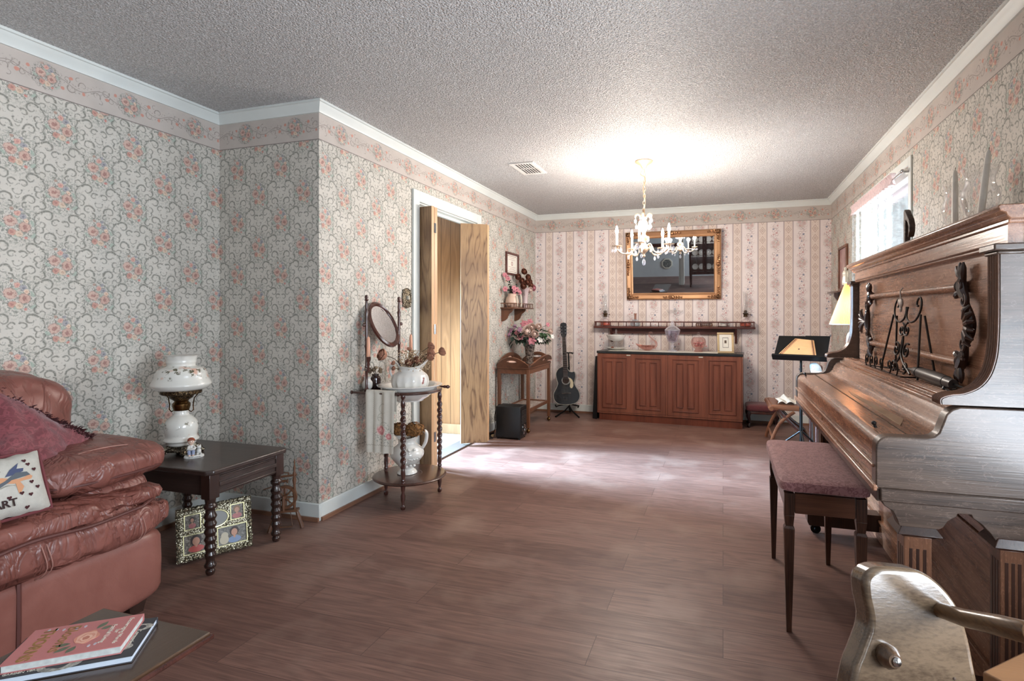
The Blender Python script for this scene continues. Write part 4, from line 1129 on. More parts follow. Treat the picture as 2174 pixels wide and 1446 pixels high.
build('lower_shelf', MB().lathe([(.01, .145), (.222, .145), (.232, .151), (.234, .156), (.228, .162), (.218, .164), (.01, .164)], (WX, WY, 0), 64), MAHOGX, ws)
build('shelf_inlay_ring', MB().ring([(.085, .1640), (.088, .1648), (.091, .1640)], (WX - .01, WY, 0), 40), MAHOG, ws)
build('basin_ring', MB().ring([(.170, .700), (.200, .700), (.206, .706), (.206, .712), (.200, .718), (.170, .718)], (WX, WY, 0), 64), MAHOGX, ws)
build('back_board', MB().box(-2.235, -2.13, 2.885, 3.315, .702, .716), MAHOGX, ws, bevel=.004)
for y, xe in ((2.895, -1.895), (3.305, -1.775)):
    mb = MB().tube([(-2.235, y, .709), (xe - .05, y, .709), (xe - .035, y, .709), (xe - .03, y, .709), (xe - .02, y, .709), (xe - .012, y, .709), (xe, y, .709)], [.007, .007, .011, .008, .012, .013, .005], 12)
    mb.ell((-2.245, y, .709), (.008, .012, .012), 10, 6)
    build('towel_bar', mb, MAHOG, ws)
for y in (2.928, 3.288):
    PR = [(.013, .716), (.015, .726), (.009, .738), (.008, .80), (.010, .86), (.012, .868), (.009, .880), (.008, .95), (.010, .99), (.013, 1.0), (.009, 1.012), (.010, 1.05), (.010, 1.11), (.009, 1.18), (.013, 1.215), (.009, 1.228), (.010, 1.25), (.008, 1.285), (.014, 1.292), (.010, 1.300), (.012, 1.312), (.009, 1.322), (.001, 1.326)]
    build('mirror_post', MB().lathe(PR, (-2.16, y, 0), 14), MAHOG, ws)
    build('pivot_knob', MB().lathe([(.004, 0), (.004, .014), (.011, .020), (.012, .028), (.004, .036)], (0, 0, 0), 12, T(-2.16, y, 1.135) @ RX(pi / 2 * (1 if y < 3 else -1))), MAHOG, ws)
for y, yc, xc in ((2.928, 2.885, -2.115), (3.288, 3.335, -2.095)):
    build('candle_arm', MB().tube(smooth([(-2.16, y, .872), (-2.155, (y + yc) / 2, .850), (xc, yc, .862), (xc, yc, .90)]), .006, 8).lathe([(.004, .84), (.009, .852), (.006, .866), (.010, .884), (.008, .90), (.014, .916), (.015, .935), (.010, .937)], (xc, yc, 0), 14), MAHOG, ws)
MT = T(-2.16, 3.108, 1.135) @ RY(pi / 2 - radians(26))     # local z = mirror normal pointing into the room
build('mirror_frame', MB().ring([(.90, -.010), (1.06, -.012), (1.13, -.004), (1.11, .008), (1.02, .014), (.93, .008), (.90, .002)], (0, 0, 0), 64, MT @ Matrix.Diagonal((.148, .122, 1, 1))), MAHOG, ws)
gm = G('mirror_glass'); gm.fin(gm.mix(gm.noise(gm.obj(), 3.0), (.86, .86, .87, 1), (.90, .90, .91, 1)), .01, 1.0); MIRR = gm.m
build('mirror_glass', MB().lathe([(.001, -.002), (.93, -.002), (.93, .002), (.001, .002)], (0, 0, 0), 48, MT @ Matrix.Diagonal((.148, .122, 1, 1))), MIRR, ws)

bn = thing('wash_basin', 'white china wash basin with fluted rim set in the wash stand ring', 'basin', (WX, WY, .735))
build('bowl', MB().lathe([(.045, -.095), (.085, -.095), (.088, -.088), (.120, -.070), (.160, -.030), (.180, .000), (.205, .006), (.207, .011), (.200, .013), (.172, .008), (.152, -.024), (.112, -.060), (.080, -.076), (.0, -.078)], (WX, WY, .735), 64, None, 0, 14, 0, lambda t: .012), CHINA, bn)

def pitcher(name, label, loc, prof, scale, ang, mat, hs, he, ripple=.02, nrip=14, spout=.35, extra=None):
    """jug with fluted body, pulled spout and loop handle; ang = spout direction"""
    p = thing(name, label, 'pitcher', loc)
    mb = MB(); n = 56; vs, fs = [], []
    L = len(prof)
    for k, (r, z) in enumerate(prof):
        f = max(0, (k / (L - 1) - .72) / .28)
        for i in range(n):
            a = 2 * pi * i / n
            s = max(0, cos(a)) ** 6
            rr = r * (1 + ripple * cos(nrip * a) * sin(pi * min(1, z / (prof[-1][1] * .8)))) * (1 + spout * s * f)
            zz = z + spout * .10 * s * f * f * (prof[-1][1] / .2) - .05 * prof[-1][1] * f * f * (1 - s) * (1 - abs(cos(a)))
            vs.append((rr * cos(a), rr * sin(a), zz))
    for k in range(L - 1):
        for i in range(n):
            j = (i + 1) % n; fs.append((k * n + i, k * n + j, (k + 1) * n + j, (k + 1) * n + i))
    fs.append(tuple(range(n))[::-1])
    M = T(*loc) @ RZ(ang)
    mb.add(vs, fs, M)
    o = build('body', mb, mat, p)
    so = o.modifiers.new('wall', 'SOLIDIFY'); so.thickness = .004; so.offset = -1
    pts = smooth([(-x, 0, z) for x, z in he], 5)
    build('handle', MB().tube(pts, [hs * (1 + .3 * sin(pi * i / len(pts)) * (1 if i % 3 else 1.1)) for i in range(len(pts))], 10, M=M, flat=1.3), mat, p)
    if extra: extra(p, M)
    return p
PP = spf((.052, .0), (.060, .006), (.088, .030), (.106, .075), (.112, .112), (.104, .142), (.084, .162), (.070, .176), (.069, .188), (.078, .203), (.086, .212), k=3)
pt1 = pitcher('fluted_pitcher', 'white fluted china pitcher with a rose sprig standing in the wash basin', (WX + .015, WY - .02, .663), [(r, z) for r, z in PP], 1, radians(30), CHINA,
        .006, [(.066, .200), (.088, .226), (.116, .214), (.124, .172), (.112, .135), (.106, .105)], ripple=.034)
sg = MB(); rg = random.Random(3)
for k in range(5): rose(sg, (WX + .015 + .113 * cos(.15 + .05 * k), WY - .02 + .113 * sin(-.30 + .06 * k), .765 + .012 * (k % 3)), .009, rg, (1, -.2, 0))
build('rose_sprig', sg, plain('pink_transfer', C(214, 150, 144), .3), pt1)
PP2 = spf((.046, 0), (.060, .004), (.050, .018), (.036, .032), (.062, .065), (.098, .110), (.102, .140), (.082, .168), (.054, .190), (.048, .210), (.060, .232), (.076, .246), k=3)
pt2 = pitcher('stoneware_jug', 'plain white jug with raised fruit, filled with dried hydrangea, on the wash stand shelf', (WX - .02, WY + .0, .165), PP2, 1, radians(205), CHINA,
        .009, [(.055, .232), (.085, .272), (.122, .262), (.120, .205), (.098, .160)], ripple=.0, spout=.30)
rl = MB(); rg = random.Random(5)
for k in range(26):
    a = -.75 + rg.gauss(0, .30); z = .165 + .118 + rg.gauss(0, .022)
    rl.ell((WX - .02 + .098 * cos(a), WY + .098 * sin(a), z), (.010, .010, .009), 8, 6)
build('raised_fruit', rl, CHINA, pt2)
# dried flowers
rng = random.Random(11)
df = thing('dried_rose_bunch', 'dried roses and gypsophila standing in the fluted pitcher', 'dried flowers', (WX + .015, WY - .02, .76))
st = MB(); c0 = Vector((WX + .015, WY - .02, .790)); heads = []
for dx, dy, dz, r in ((-.10, -.17, .16, .032), (.12, .07, .165, .028), (.155, .15, .165, .026), (.10, .10, .205, .024), (.07, -.02, .12, .024), (.135, .03, .140, .025), (-.02, .02, .19, .014), (-.09, -.06, .10, .014), (.03, -.06, .105, .022), (-.06, -.1, .07, .013)):
    e = c0 + Vector((dx, dy, dz)); m = c0 + Vector((dx * .45, dy * .45, dz * .7))
    st.tube(smooth([c0 + Vector((dx * .08, dy * .08, -.05)), m, e]), .0022, 5); heads.append((e, r, Vector((dx, dy, dz * .5))))
build('stems', st, STEM, df)
for e, r, d in heads:
    build('rose_head', rose(MB(), e, r * 1.15, rng, d), DRYR, df)
gy = MB()
for k in range(420):
    a = rng.uniform(0, 2 * pi); rr = rng.uniform(0, .11) ; z = rng.uniform(.05, .18)
    p = c0 + Vector((rr * cos(a) + .02, rr * sin(a) + .01, z))
    gy.ell(p, (.0045, .0045, .0040), 5, 3)
    if k % 4 == 0: gy.tube([c0 + Vector((rr * .2 * cos(a), rr * .2 * sin(a), .01)), p], .0007, 3)
o_ = build('gypsophila', gy, DRYT, df); o_['kind'] = 'stuff'
hy = thing('dried_hydrangea', 'golden brown dried hydrangea heads in the jug on the lower shelf', 'dried flowers', (WX - .02, WY, .40))
for cx, cy, r in ((-.055, -.01, .062), (.045, .01, .070)):
    mb = MB()
    for k in range(380):
        d = Vector((rng.gauss(0, 1), rng.gauss(0, 1), rng.gauss(0, 1))).normalized()
        if d.z < -.5: continue
        p = Vector((WX - .02 + cx, WY + cy, .445)) + Vector((d.x * r, d.y * r, d.z * r * .72)) * rng.uniform(.85, 1.03)
        s = d.orthogonal().normalized(); t = d.cross(s); a = rng.uniform(0, 6); s, t = s * cos(a) + t * sin(a), t * cos(a) - s * sin(a); q = .0095
        mb.add([p + s * q + d * .003, p + t * q, p - s * q + d * .003, p - t * q], [(0, 1, 2, 3)])
    mb.ell((WX - .02 + cx, WY + cy, .445), (r * .85, r * .85, r * .6), 12, 8)
    mb.tube([(WX - .02 + cx * .2, WY, .30), (WX - .02 + cx * .7, WY + cy, .43)], .003, 5)
    build('flower_head', mb, DRYG, hy)
# candles
def candle(name, label, loc, r, h, mat, group=None, lean=(0, 0)):
    c = thing(name, label, 'candle', loc, group=group)
    x, y, z = loc; lx, ly = lean
    build('wax', MB().tube([(x + lx * f, y + ly * f, z + h * f) for f in (0, .3, .7, .88, .95, .985, 1)], [r, r * .98, r * .9, r * .82, r * .66, r * .4, r * .1], 14), mat, c)
    build('wick', MB().tube([(x + lx, y + ly, z + h - .002), (x + lx + .001, y + ly, z + h + .008)], .0012, 5), mat if mat == WAXP else STEM, c)
    return c
candle('taper_candle', 'peach taper candle on the left arm of the wash stand, clear of the flowers', (-2.115, 2.885, .937), .0115, .125, WAXP, 'peach candles on the wash stand')
candle('taper_candle', 'peach taper candle on the right arm of the wash stand, behind the dried roses', (-2.095, 3.335, .937), .0115, .125, WAXP, 'peach candles on the wash stand')
# towel
def towel_mat():
    g = G('cream_towel_with_roses'); q = g.xyz(g.obj())
    p = g.vec(q[0], q[2]); base = g.mix(g.noise(g.obj(), 30.0, 2), C(206, 200, 186), C(220, 214, 202))
    col = base; p = g.vec(g.M('ADD', q[0], .025), q[2])
    st = None
    for a in (((.055, .28), .035, .4, .7, 1.2, 1, .0022), ((.045, .23), .030, .5, .7, 4.0, -1, .0020), ((.06, .17), .035, .5, .7, .8, 1, .0022), ((.03, .20), .03, .5, .7, 2.0, -1, .002)):
        m = g.spiral(p, *a); st = m if st is None else g.M('MAXIMUM', st, m)
    col = g.mix(g.M('MULTIPLY', st, .6), col, C(140, 140, 120))
    nz = g.noise(p, 90.0, 3)
    reg = g.oval(p, (.065, .125), .070, .06, 0, .4)
    col = g.mix(g.M('MULTIPLY', g.M('MULTIPLY', g.sm(nz, .44, .03), reg), .8), col, C(110, 116, 104))
    for (x, y, r) in ((.045, .150, .030), (.100, .115, .020)):
        d = g.M('MULTIPLY_ADD', g.M('SUBTRACT', nz, .5), r * .9, g.V('DISTANCE', p, (x, y, 0), True))
        pt = g.M('SINE', g.M('MULTIPLY', d, 7 / r))
        col = g.mix(g.sm(d, r, r * .2), col, g.mix(g.smv(pt, -.8, .9), C(206, 132, 132), C(232, 184, 176)))
    zig = g.M('ABSOLUTE', g.M('SUBTRACT', g.M('FLOORED_MODULO', q[0], .014), .007))
    zz = g.M('ABSOLUTE', g.M('SUBTRACT', g.M('ADD', q[2], zig), .062))
    col = g.mix(g.M('MULTIPLY', g.sm(zz, .0018, .001), .6), col, C(140, 130, 112))
    zx = g.M('ABSOLUTE', g.M('SUBTRACT', g.M('ADD', q[0], g.M('ABSOLUTE', g.M('SUBTRACT', g.M('FLOORED_MODULO', q[2], .012), .006))), -.035))
    col = g.mix(g.M('MULTIPLY', g.sm(zx, .0030, .001), .5), col, C(150, 140, 122))
    g.fin(col, .95); g.bump(g.noise(g.obj(), 500.0, 2), .3, .002); return g.m
tw2 = MB()
def twf(u, v):
    x = -.095 + .205 * u; f = .008 * sin(u * 9 + 1) * (.3 + v) + .005 * sin(u * 21)
    if v < .5: return (x * (1 - .10 * (.5 - v) * 2 * (u < .5)), -.012 - f - .012 * (1 - v * 2), .012 + .378 * (v * 2) ** 1.0)
    w = (v - .5) * 2
    if w < .25: a = pi * w / .25; return (x, -.012 * cos(a), .385 + .008 * sin(a) + .004)
    return (x, .012 + f * .2, .385 - (w - .25) / .75 * .12)
TWM = towel_mat()
tb = build('hand_towel', tw2.grid(twf, 30, 60, thick=.003), TWM); tb.location = (-2.035, 2.895, .335)
tag(tb, 'cream linen hand towel with printed pink roses hanging from the wash stand bar', 'towel')
# small things on the back board
jr = thing('brown_glass_jar', 'small dark brown jar holding a dry twig and seed heads behind the basin', 'jar', (-2.192, 3.065, .716))
build('jar_body', MB().lathe(spf((.030, 0), (.034, .006), (.034, .066), (.026, .078), (.022, .082), (.024, .092), (.021, .094)), (-2.192, 3.065, .716), 24), plain('dark_brown_glaze', C(40, 20, 18), .12, **{'Coat Weight': .6}), jr)
tg = MB(); j0 = Vector((-2.192, 3.065, .80))
for e in ((-.005, -.10, .13), (.03, -.06, .08), (-.01, .02, .05), (.01, -.08, .045), (.02, .03, .04)): tg.tube(smooth([j0, j0 + Vector(e) * .5 + Vector((0, 0, .008)), j0 + Vector(e)]), .0014, 5)
build('twig', tg, STEM, jr)
sh = MB()
for e in ((.01, -.08, .045), (.02, .03, .04), (-.01, .02, .05), (.0, -.06, .03), (.015, -.04, .04), (.01, .04, .022)): rose(sh, j0 + Vector(e), .014, rng, e)
build('seed_heads', sh, plain('pale_seed_heads', C(182, 158, 130), .9, var=.3), jr)
wj = build('white_bud_vase', MB().lathe(spf((.020, 0), (.030, .015), (.032, .045), (.022, .062), (.020, .072), (.026, .084)), (-2.195, 2.985, .716), 24), CHINA)
tag(wj, 'little white vase on the back board, left of the brown jar', 'vase')

# ------------------------------------------------------------------ wall shelf, certificate, vases on the left dining wall
ct_ = thing('framed_certificate', 'certificate with pale paper in a dark red wooden frame on the left wall', 'picture frame', (XL, 5.61, 1.76))
def yframe(mb, y0, y1, z0, z1, w, x0, x1):
    mb.box(x0, x1, y0, y1, z0, z0 + w).box(x0, x1, y0, y1, z1 - w, z1).box(x0, x1, y0, y0 + w, z0 + w, z1 - w).box(x0, x1, y1 - w, y1, z0 + w, z1 - w); return mb
build('frame', yframe(MB(), 5.43, 5.80, 1.635, 1.885, .024, XL, XL + .022), SHELFW, ct_, bevel=.004)
build('document', MB().box(XL, XL + .006, 5.45, 5.78, 1.655, 1.865), PAPER, ct_)
build('document_border', yframe(MB(), 5.475, 5.755, 1.675, 1.848, .004, XL + .006, XL + .007), plain('rust_print', C(150, 96, 80), .8), ct_)
ln = MB()
for z, w in ((1.825, .16), (1.805, .20), (1.725, .20), (1.708, .14), (1.694, .18)): ln.box(XL + .006, XL + .0068, 5.615 - w / 2, 5.615 + w / 2, z, z + .0035)
for k in range(8): a = pi * k / 4; ln.ell((XL + .0065, 5.615 + .018 * cos(a), 1.765 + .018 * sin(a)), (.0008, .008, .008), 8, 4)
build('document_print', ln, plain('dusty_rose_print', C(186, 140, 136), .8), ct_)
bsf = thing('bracket_shelf', 'small walnut wall shelf with spindle gallery on two scrolled brackets', 'shelf', (XL, 5.6, 1.265))
build('shelf_board', MB().box(XL, -2.085, 5.295, 5.895, 1.262, 1.276), WALNUT, bsf, bevel=.004)
build('gallery_rail', MB().box(XL, -2.092, 5.302, 5.312, 1.314, 1.324).box(XL, -2.092, 5.878, 5.888, 1.314, 1.324).box(-2.102, -2.092, 5.312, 5.878, 1.314, 1.324), WALNUT, bsf, bevel=.002)
for k in range(11):
    y = 5.307 + k * .0576; build('spindle', MB().lathe([(.003, 1.276), (.0055, 1.284), (.003, 1.292), (.006, 1.300), (.003, 1.308), (.004, 1.315)], (-2.097, y, 0), 8), WALNUTZ, bsf)
for k in range(3):
    for y in (5.307, 5.883): build('end_spindle', MB().lathe([(.003, 1.276), (.0055, 1.284), (.003, 1.292), (.006, 1.300), (.003, 1.308), (.004, 1.315)], (-2.135 - k * .038, y, 0), 8), WALNUTZ, bsf)
brk = [(XL, 1.262), (-2.115, 1.262), (-2.118, 1.245), (-2.135, 1.225), (-2.160, 1.208), (-2.172, 1.185), (-2.182, 1.160), (-2.205, 1.138), (-2.235, 1.128), (XL, 1.128)]
for y in (5.32, 5.70): build('bracket', MB().prism(brk, 'y', y, y + .018), WALNUTZ, bsf)
v1 = thing('cream_jug_vase', 'squat peach and cream vase on the near end of the bracket shelf', 'vase', (-2.165, 5.42, 1.276))
build('vase_body', MB().lathe(spf((.040, 0), (.062, .020), (.072, .060), (.064, .100), (.048, .125), (.046, .140), (.052, .150)), (-2.165, 5.42, 1.276), 32, None, .02, 8), plain('peach_cream_glaze', C(218, 190, 172), .2), v1)
build('vase_ribbon', MB().tube(smooth([(-2.10, 5.39, 1.40), (-2.095, 5.385, 1.34), (-2.10, 5.40, 1.29)]), .010, 6, flat=.3).tube(smooth([(-2.10, 5.50, 1.42), (-2.09, 5.505, 1.36), (-2.095, 5.50, 1.285)]), .010, 6, flat=.3), CREAMC, v1)
f1 = thing('pink_flower_spray', 'pink silk blossoms with dark leaves in the squat vase under the certificate', 'flowers', (-2.165, 5.42, 1.42))
mb = MB(); mbl = MB(); mbf = MB(); rng = random.Random(21); b0 = Vector((-2.165, 5.42, 1.42))
for dx, dy, dz, f in ((-.045, -.09, .20, 1), (-.02, -.07, .165, 1), (.05, -.07, .06, 1), (.04, .04, .05, 1), (.05, .10, .02, 1), (-.01, .02, .10, 0), (.02, .10, .12, 0), (.04, -.03, .03, 1), (.0, .15, .09, 0), (-.03, -.12, .05, 1)):
    e = b0 + Vector((dx, dy, dz)); mb.tube(smooth([b0 - Vector((0, 0, .05)), b0 + Vector((dx * .4, dy * .3, dz * .6)), e]), .002, 5)
    if f: lily(mbf, e, .034, rng, (dx + .4, dy - .3, dz))
    for q in range(7): leaf(mbl, b0 + (e - b0) * rng.uniform(.2, .9), (rng.uniform(-.2, 1), rng.uniform(-1, 1), rng.uniform(0, 1)), rng.uniform(.03, .05), .011)
build('stems', mb, STEM, f1); build('leaves', mbl, GREEND, f1); build('blossoms', mbf, PINKF, f1)
v2 = thing('lilac_glass_vase', 'tall flared lilac vase at the far end of the bracket shelf', 'vase', (-2.155, 5.79, 1.276))
build('vase_body', MB().lathe(spf((.030, 0), (.034, .02), (.032, .10), (.040, .18), (.056, .225)), (-2.155, 5.79, 1.276), 28, None, 0, 8, 0, lambda t: .06 * max(0, t - .8) * 5), plain('lilac_frosted_glass', C(200, 180, 180), .25), v2)
f2 = thing('brown_rose_bunch', 'rust brown dried roses in the tall lilac vase on the bracket shelf', 'dried flowers', (-2.155, 5.79, 1.50))
mb = MB(); b0 = Vector((-2.155, 5.79, 1.48))
for dx, dy, dz, k in ((-.02, -.16, .14, 0), (.0, -.02, .21, 0), (.02, .06, .15, 0), (-.01, -.07, .10, 0), (.03, -.13, .04, 0), (.04, .09, .06, 0), (.05, .16, .03, 1), (.05, .04, .0, 2), (.03, .0, .09, 0), (.02, .12, .10, 0)):
    e = b0 + Vector((dx, dy, dz)); mb.tube([b0 - Vector((0, 0, .1)), e], .0022, 5)
    build('rose_head', rose(MB(), e, .036, rng, (dx + .5, dy - .3, dz)), (DRYB, PINKF, CREAMF)[k], f2)
build('stems', mb, STEM, f2)
sf = thing('small_standing_frame', 'little dark framed print leaning on the wall between the two shelf vases', 'picture frame', (-2.215, 5.62, 1.276))
build('frame', yframe(MB(), 5.55, 5.70, 1.277, 1.500, .012, XL + .012, XL + .026), plain('pewter_frame', C(110, 106, 100), .4, .4), sf, bevel=.002)
build('print', MB().box(XL + .013, XL + .017, 5.56, 5.69, 1.285, 1.49), picture('dark_bloom_print', [(.35, C(66, 62, 66)), (.55, C(110, 100, 104)), (.7, C(170, 130, 130))], 20), sf)

# ------------------------------------------------------------------ butler tray table
tt = thing('tray_table', 'walnut butler tray table with hand holes in its raised sides, on caster legs', 'table', (-2.03, 5.5, 0))
TX0, TX1, TY0, TY1 = -2.225, -1.865, 5.14, 5.86
build('tabletop', MB().box(TX0, TX1, TY0, TY1, .648, .664), WALNUT, tt, bevel=.003)
build('apron', MB().box(TX0 + .012, TX1 - .012, TY0 + .012, TY0 + .028, .595, .648).box(TX0 + .012, TX1 - .012, TY1 - .028, TY1 - .012, .595, .648).box(TX1 - .028, TX1 - .012, TY0 + .028, TY1 - .028, .595, .648).box(TX0 + .012, TX0 + .028, TY0 + .028, TY1 - .028, .595, .648), WALNUT, tt, bevel=.002)
def flap(L, M):
    """raised side with arched top and a hand hole"""
    n = 24; out, hole = [], []
    H = .125
    for i in range(n + 1):
        t = i / n; x = -L / 2 + L * t; out.append((x, .012 + (H - .012) * max(0, sin(pi * t)) ** .75))
    cx, cy, a, b = 0, .070, min(.055, L * .15), .016
    m = 48; vs, fs = [], []
    ring_o = []
    for i in range(m):
        th = 2 * pi * i / m; dx, dy = cos(th), sin(th)
        # ray to the outer outline
        best = None
        P_ = [(-L / 2, 0)] + [(L / 2, 0)] + out[::-1]
        for k in range(len(P_)):
            (x1, y1), (x2, y2) = P_[k], P_[(k + 1) % len(P_)]
            ex, ey = x2 - x1, y2 - y1; den = dx * ey - dy * ex
            if abs(den) < 1e-9: continue
            s = ((x1 - cx) * ey - (y1 - cy) * ex) / den; q = ((x1 - cx) * dy - (y1 - cy) * dx) / den
            if s > 0 and -1e-6 <= q <= 1 + 1e-6 and (best is None or s < best): best = s
        ring_o.append((cx + dx * best, cy + dy * best))
    for th_, z in ((0, -.006), (1, .006)):
        for i in range(m):
            th = 2 * pi * i / m; vs.append((cx + a * cos(th), cy + b * sin(th), z))
        for p in ring_o: vs.append((p[0], p[1], z))
    for i in range(m):
        j = (i + 1) % m
        fs.append((i, j, m + j, m + i)); fs.append((2 * m + i, 3 * m + i, 3 * m + j, 2 * m + j))
        fs.append((i, 2 * m + i, 2 * m + j, j)); fs.append((m + i, m + j, 3 * m + j, 3 * m + i))
    return MB().add(vs, fs, M)
tl = radians(32)
for L, c, rz in ((TX1 - TX0, ((TX0 + TX1) / 2, TY0 + .004), 0), (TX1 - TX0, ((TX0 + TX1) / 2, TY1 - .004), pi), (TY1 - TY0, (TX1 - .004, (TY0 + TY1) / 2), pi / 2)):
    build('raised_side', flap(L, T(c[0], c[1], .664) @ RZ(rz) @ RX(pi / 2 + tl)), WALNUT, tt)
build('raised_side', flap(TY1 - TY0, T(TX0 + .008, (TY0 + TY1) / 2, .664) @ RZ(-pi / 2) @ RX(pi / 2)), WALNUT, tt)
for x in (TX0 + .022, TX1 - .022):
    for y in (TY0 + .022, TY1 - .022):
        lg = build('leg', MB().box(x - .016, x + .016, y - .016, y + .016, .052, .648), WALNUTZ, tt, bevel=.003)
        build('caster', MB().cyl((x, y, .052), (x, y, .030), .007).ell((x, y, .0205), (.021, .017, .0205), 14, 10), BRASS, lg)
build('lower_tray', MB().box(TX0 + .04, TX1 - .04, TY0 + .04, TY1 - .04, .215, .222), picture('marbled_tray', [(.3, C(206, 196, 186)), (.55, C(160, 140, 130)), (.7, C(214, 206, 196))], 30), tt, label='pale patterned tray panel')
build('lower_rail', MB().box(TX0 + .026, TX1 - .026, TY0 + .028, TY0 + .042, .200, .235).box(TX0 + .026, TX1 - .026, TY1 - .042, TY1 - .028, .200, .235).box(TX0 + .026, TX0 + .042, TY0 + .042, TY1 - .042, .200, .235).box(TX1 - .042, TX1 - .026, TY0 + .042, TY1 - .042, .200, .235), WALNUT, tt, bevel=.002)
cv = thing('crystal_vase', 'cut crystal vase on the tray table holding the big silk bouquet', 'vase', (-2.03, 5.60, .664))
build('vase_body', MB().lathe([(.046, 0), (.048, .008), (.040, .02), (.044, .08), (.054, .17), (.064, .245), (.060, .245), (.050, .17), (.040, .08), (.034, .03), (.0, .03)], (-2.03, 5.60, .664), 24, None, .02, 12), plain('crystal_with_tan_filling', C(190, 172, 160), .12, var=.5, vscale=55, **{'Transmission Weight': .45}), cv)
bq = thing('silk_bouquet', 'large bouquet of pink, cream and lilac silk flowers with green leaves on the tray table', 'flowers', (-2.03, 5.60, .92))
b0 = Vector((-2.03, 5.60, .90)); rng = random.Random(33); stm, lvs, lvd = MB(), MB(), MB(); R_ = Vector((.956, .294, 0)); F_ = Vector((.294, -.956, 0))
fl = [(-.02, .12, .13, 'c', .062), (.02, .16, .06, 'c', .045), (-.13, .10, .10, 'p', .040), (.03, .02, .13, 'p', .055), (-.06, .20, .06, 'p', .045), (.10, .17, .05, 'c', .036), (.17, .07, .10, 'w', .042), (.12, .03, .12, 'w', .040), (-.20, .13, .05, 'l', .032), (-.25, .16, .03, 'l', .026), (-.16, .17, .03, 'l', .030), (.20, .19, .0, 'p', .030), (.23, .12, .04, 'c', .030), (-.09, .06, .11, 'p', .042), (.0, .22, .0, 'p', .040), (.06, .09, .14, 'c', .04), (-.22, .08, .08, 'l', .03), (.25, .06, .05, 'w', .03), (-.10, .14, .12, 'l', .035)]
for x, z, f, k, r in fl:
    e = b0 + R_ * x + F_ * f * .9 + Vector((0, 0, z)); stm.tube(smooth([b0 - Vector((0, 0, .12)), b0 + (e - b0) * .4 + Vector((0, 0, .03)), e]), .0022, 5)
    fm = {'c': CREAMF, 'p': PINKF, 'w': plain('white_silk_petals', C(226, 222, 216), .8), 'l': LILAC}[k]
    d = F_ * .8 + R_ * x * 3 + Vector((0, 0, .3))
    build('blossom', (rose if k == 'c' else lily)(MB(), e, r, rng, d), fm, bq)
for k in range(110):
    a = rng.uniform(0, 2 * pi); x = rng.uniform(-.22, .24); z = rng.uniform(-.02, .18); f = rng.uniform(-.08, .12)
    p = b0 + R_ * x * .8 + F_ * f + Vector((0, 0, z * .85)); d = R_ * (x * 3 + rng.uniform(-.6, .6)) + F_ * rng.uniform(0, .8) + Vector((0, 0, rng.uniform(-.7, .7)))
    leaf(lvs if (x > .02 and rng.random() < .7) else lvd, p, d, rng.uniform(.05, .085), rng.uniform(.014, .024))
build('stems', stm, STEM, bq); build('leaves', lvs, GREENL, bq); build('dark_leaves', lvd, GREEND, bq)
sc_ = MB()
def scf(u, v): return (-1.93 + .10 * u, 5.66 + .13 * v, .672 + .018 * (1 + MN.noise(Vector((u * 4, v * 4, 1.5)))) + .02 * sin(pi * u) * sin(pi * v))
s1 = build('pink_cloth', sc_.grid(scf, 14, 14, thick=.004), plain('pink_crumpled_cloth', C(214, 172, 160), .9)); tag(s1, 'crumpled pink cloth lying in the tray, right of the crystal vase', 'cloth')
s2 = build('peach_cloth', MB().grid(lambda u, v: (-2.19 + .11 * u, 5.20 + .17 * v, .672 + .022 * (1 + MN.noise(Vector((u * 4, v * 4, 7.5)))) + .07 * sin(pi * u) * sin(pi * v)), 14, 14, thick=.004), plain('peach_crumpled_cloth', C(222, 184, 166), .9)); tag(s2, 'crumpled peach cloth in the near left corner of the tray table', 'cloth')

# ------------------------------------------------------------------ black fan heater and its cord
ht = thing('space_heater', 'black boxy electric heater with grille standing in front of the tray table', 'heater', (-1.975, 4.925, 0))
build('case', MB().box(-2.105, -1.850, 4.84, 5.02, .012, .315), BLACKP, ht, bevel=.008, seg=3)
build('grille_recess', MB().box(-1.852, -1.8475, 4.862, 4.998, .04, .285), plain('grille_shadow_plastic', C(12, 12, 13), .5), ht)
for k in range(9): build('grille_slat', MB().box(-1.848, -1.843, 4.866, 4.994, .150 + k * .015, .155 + k * .015), GREYP, ht)
build('fan_ring', MB().ring([(.044, 0), (.050, .003), (.050, 0)], (0, 0, 0), 28, T(-1.847, 4.93, .090) @ RY(pi / 2)).ring([(.020, 0), (.024, .003), (.024, 0)], (0, 0, 0), 20, T(-1.847, 4.93, .090) @ RY(pi / 2)), CHROME, ht)
for k in range(6):
    a = pi * k / 3; build('fan_blade', MB().tube([(-1.846, 4.93 + .02 * cos(a), .09 + .02 * sin(a)), (-1.846, 4.93 + .044 * cos(a + .4), .09 + .044 * sin(a + .4))], [.004, .008], 6, flat=.3), CHROME, ht)
for x in (-2.085, -1.87):
    for y in (4.86, 5.0): build('rubber_foot', MB().cyl((x, y, 0), (x, y, .013), .010), BLACKP, ht)
build('power_cord', MB().tube(smooth([(-2.06, 5.02, .28), (-2.14, 5.00, .30), (-2.165, 4.96, .20), (-2.15, 4.93, .07), (-2.19, 4.90, .012), (-2.15, 4.84, .010), (-2.12, 4.80, .010), (-2.17, 4.79, .012), (-2.20, 4.86, .03), (-2.16, 4.92, .03), (-2.20, 4.99, .010), (-2.22, 5.06, .010)], 8), .0045, 8), BLACKM, ht)
build('plug', MB().box(-2.16, -2.135, 4.855, 4.885, .008, .030), plain('tan_plug', C(190, 160, 120), .5), ht, bevel=.004)

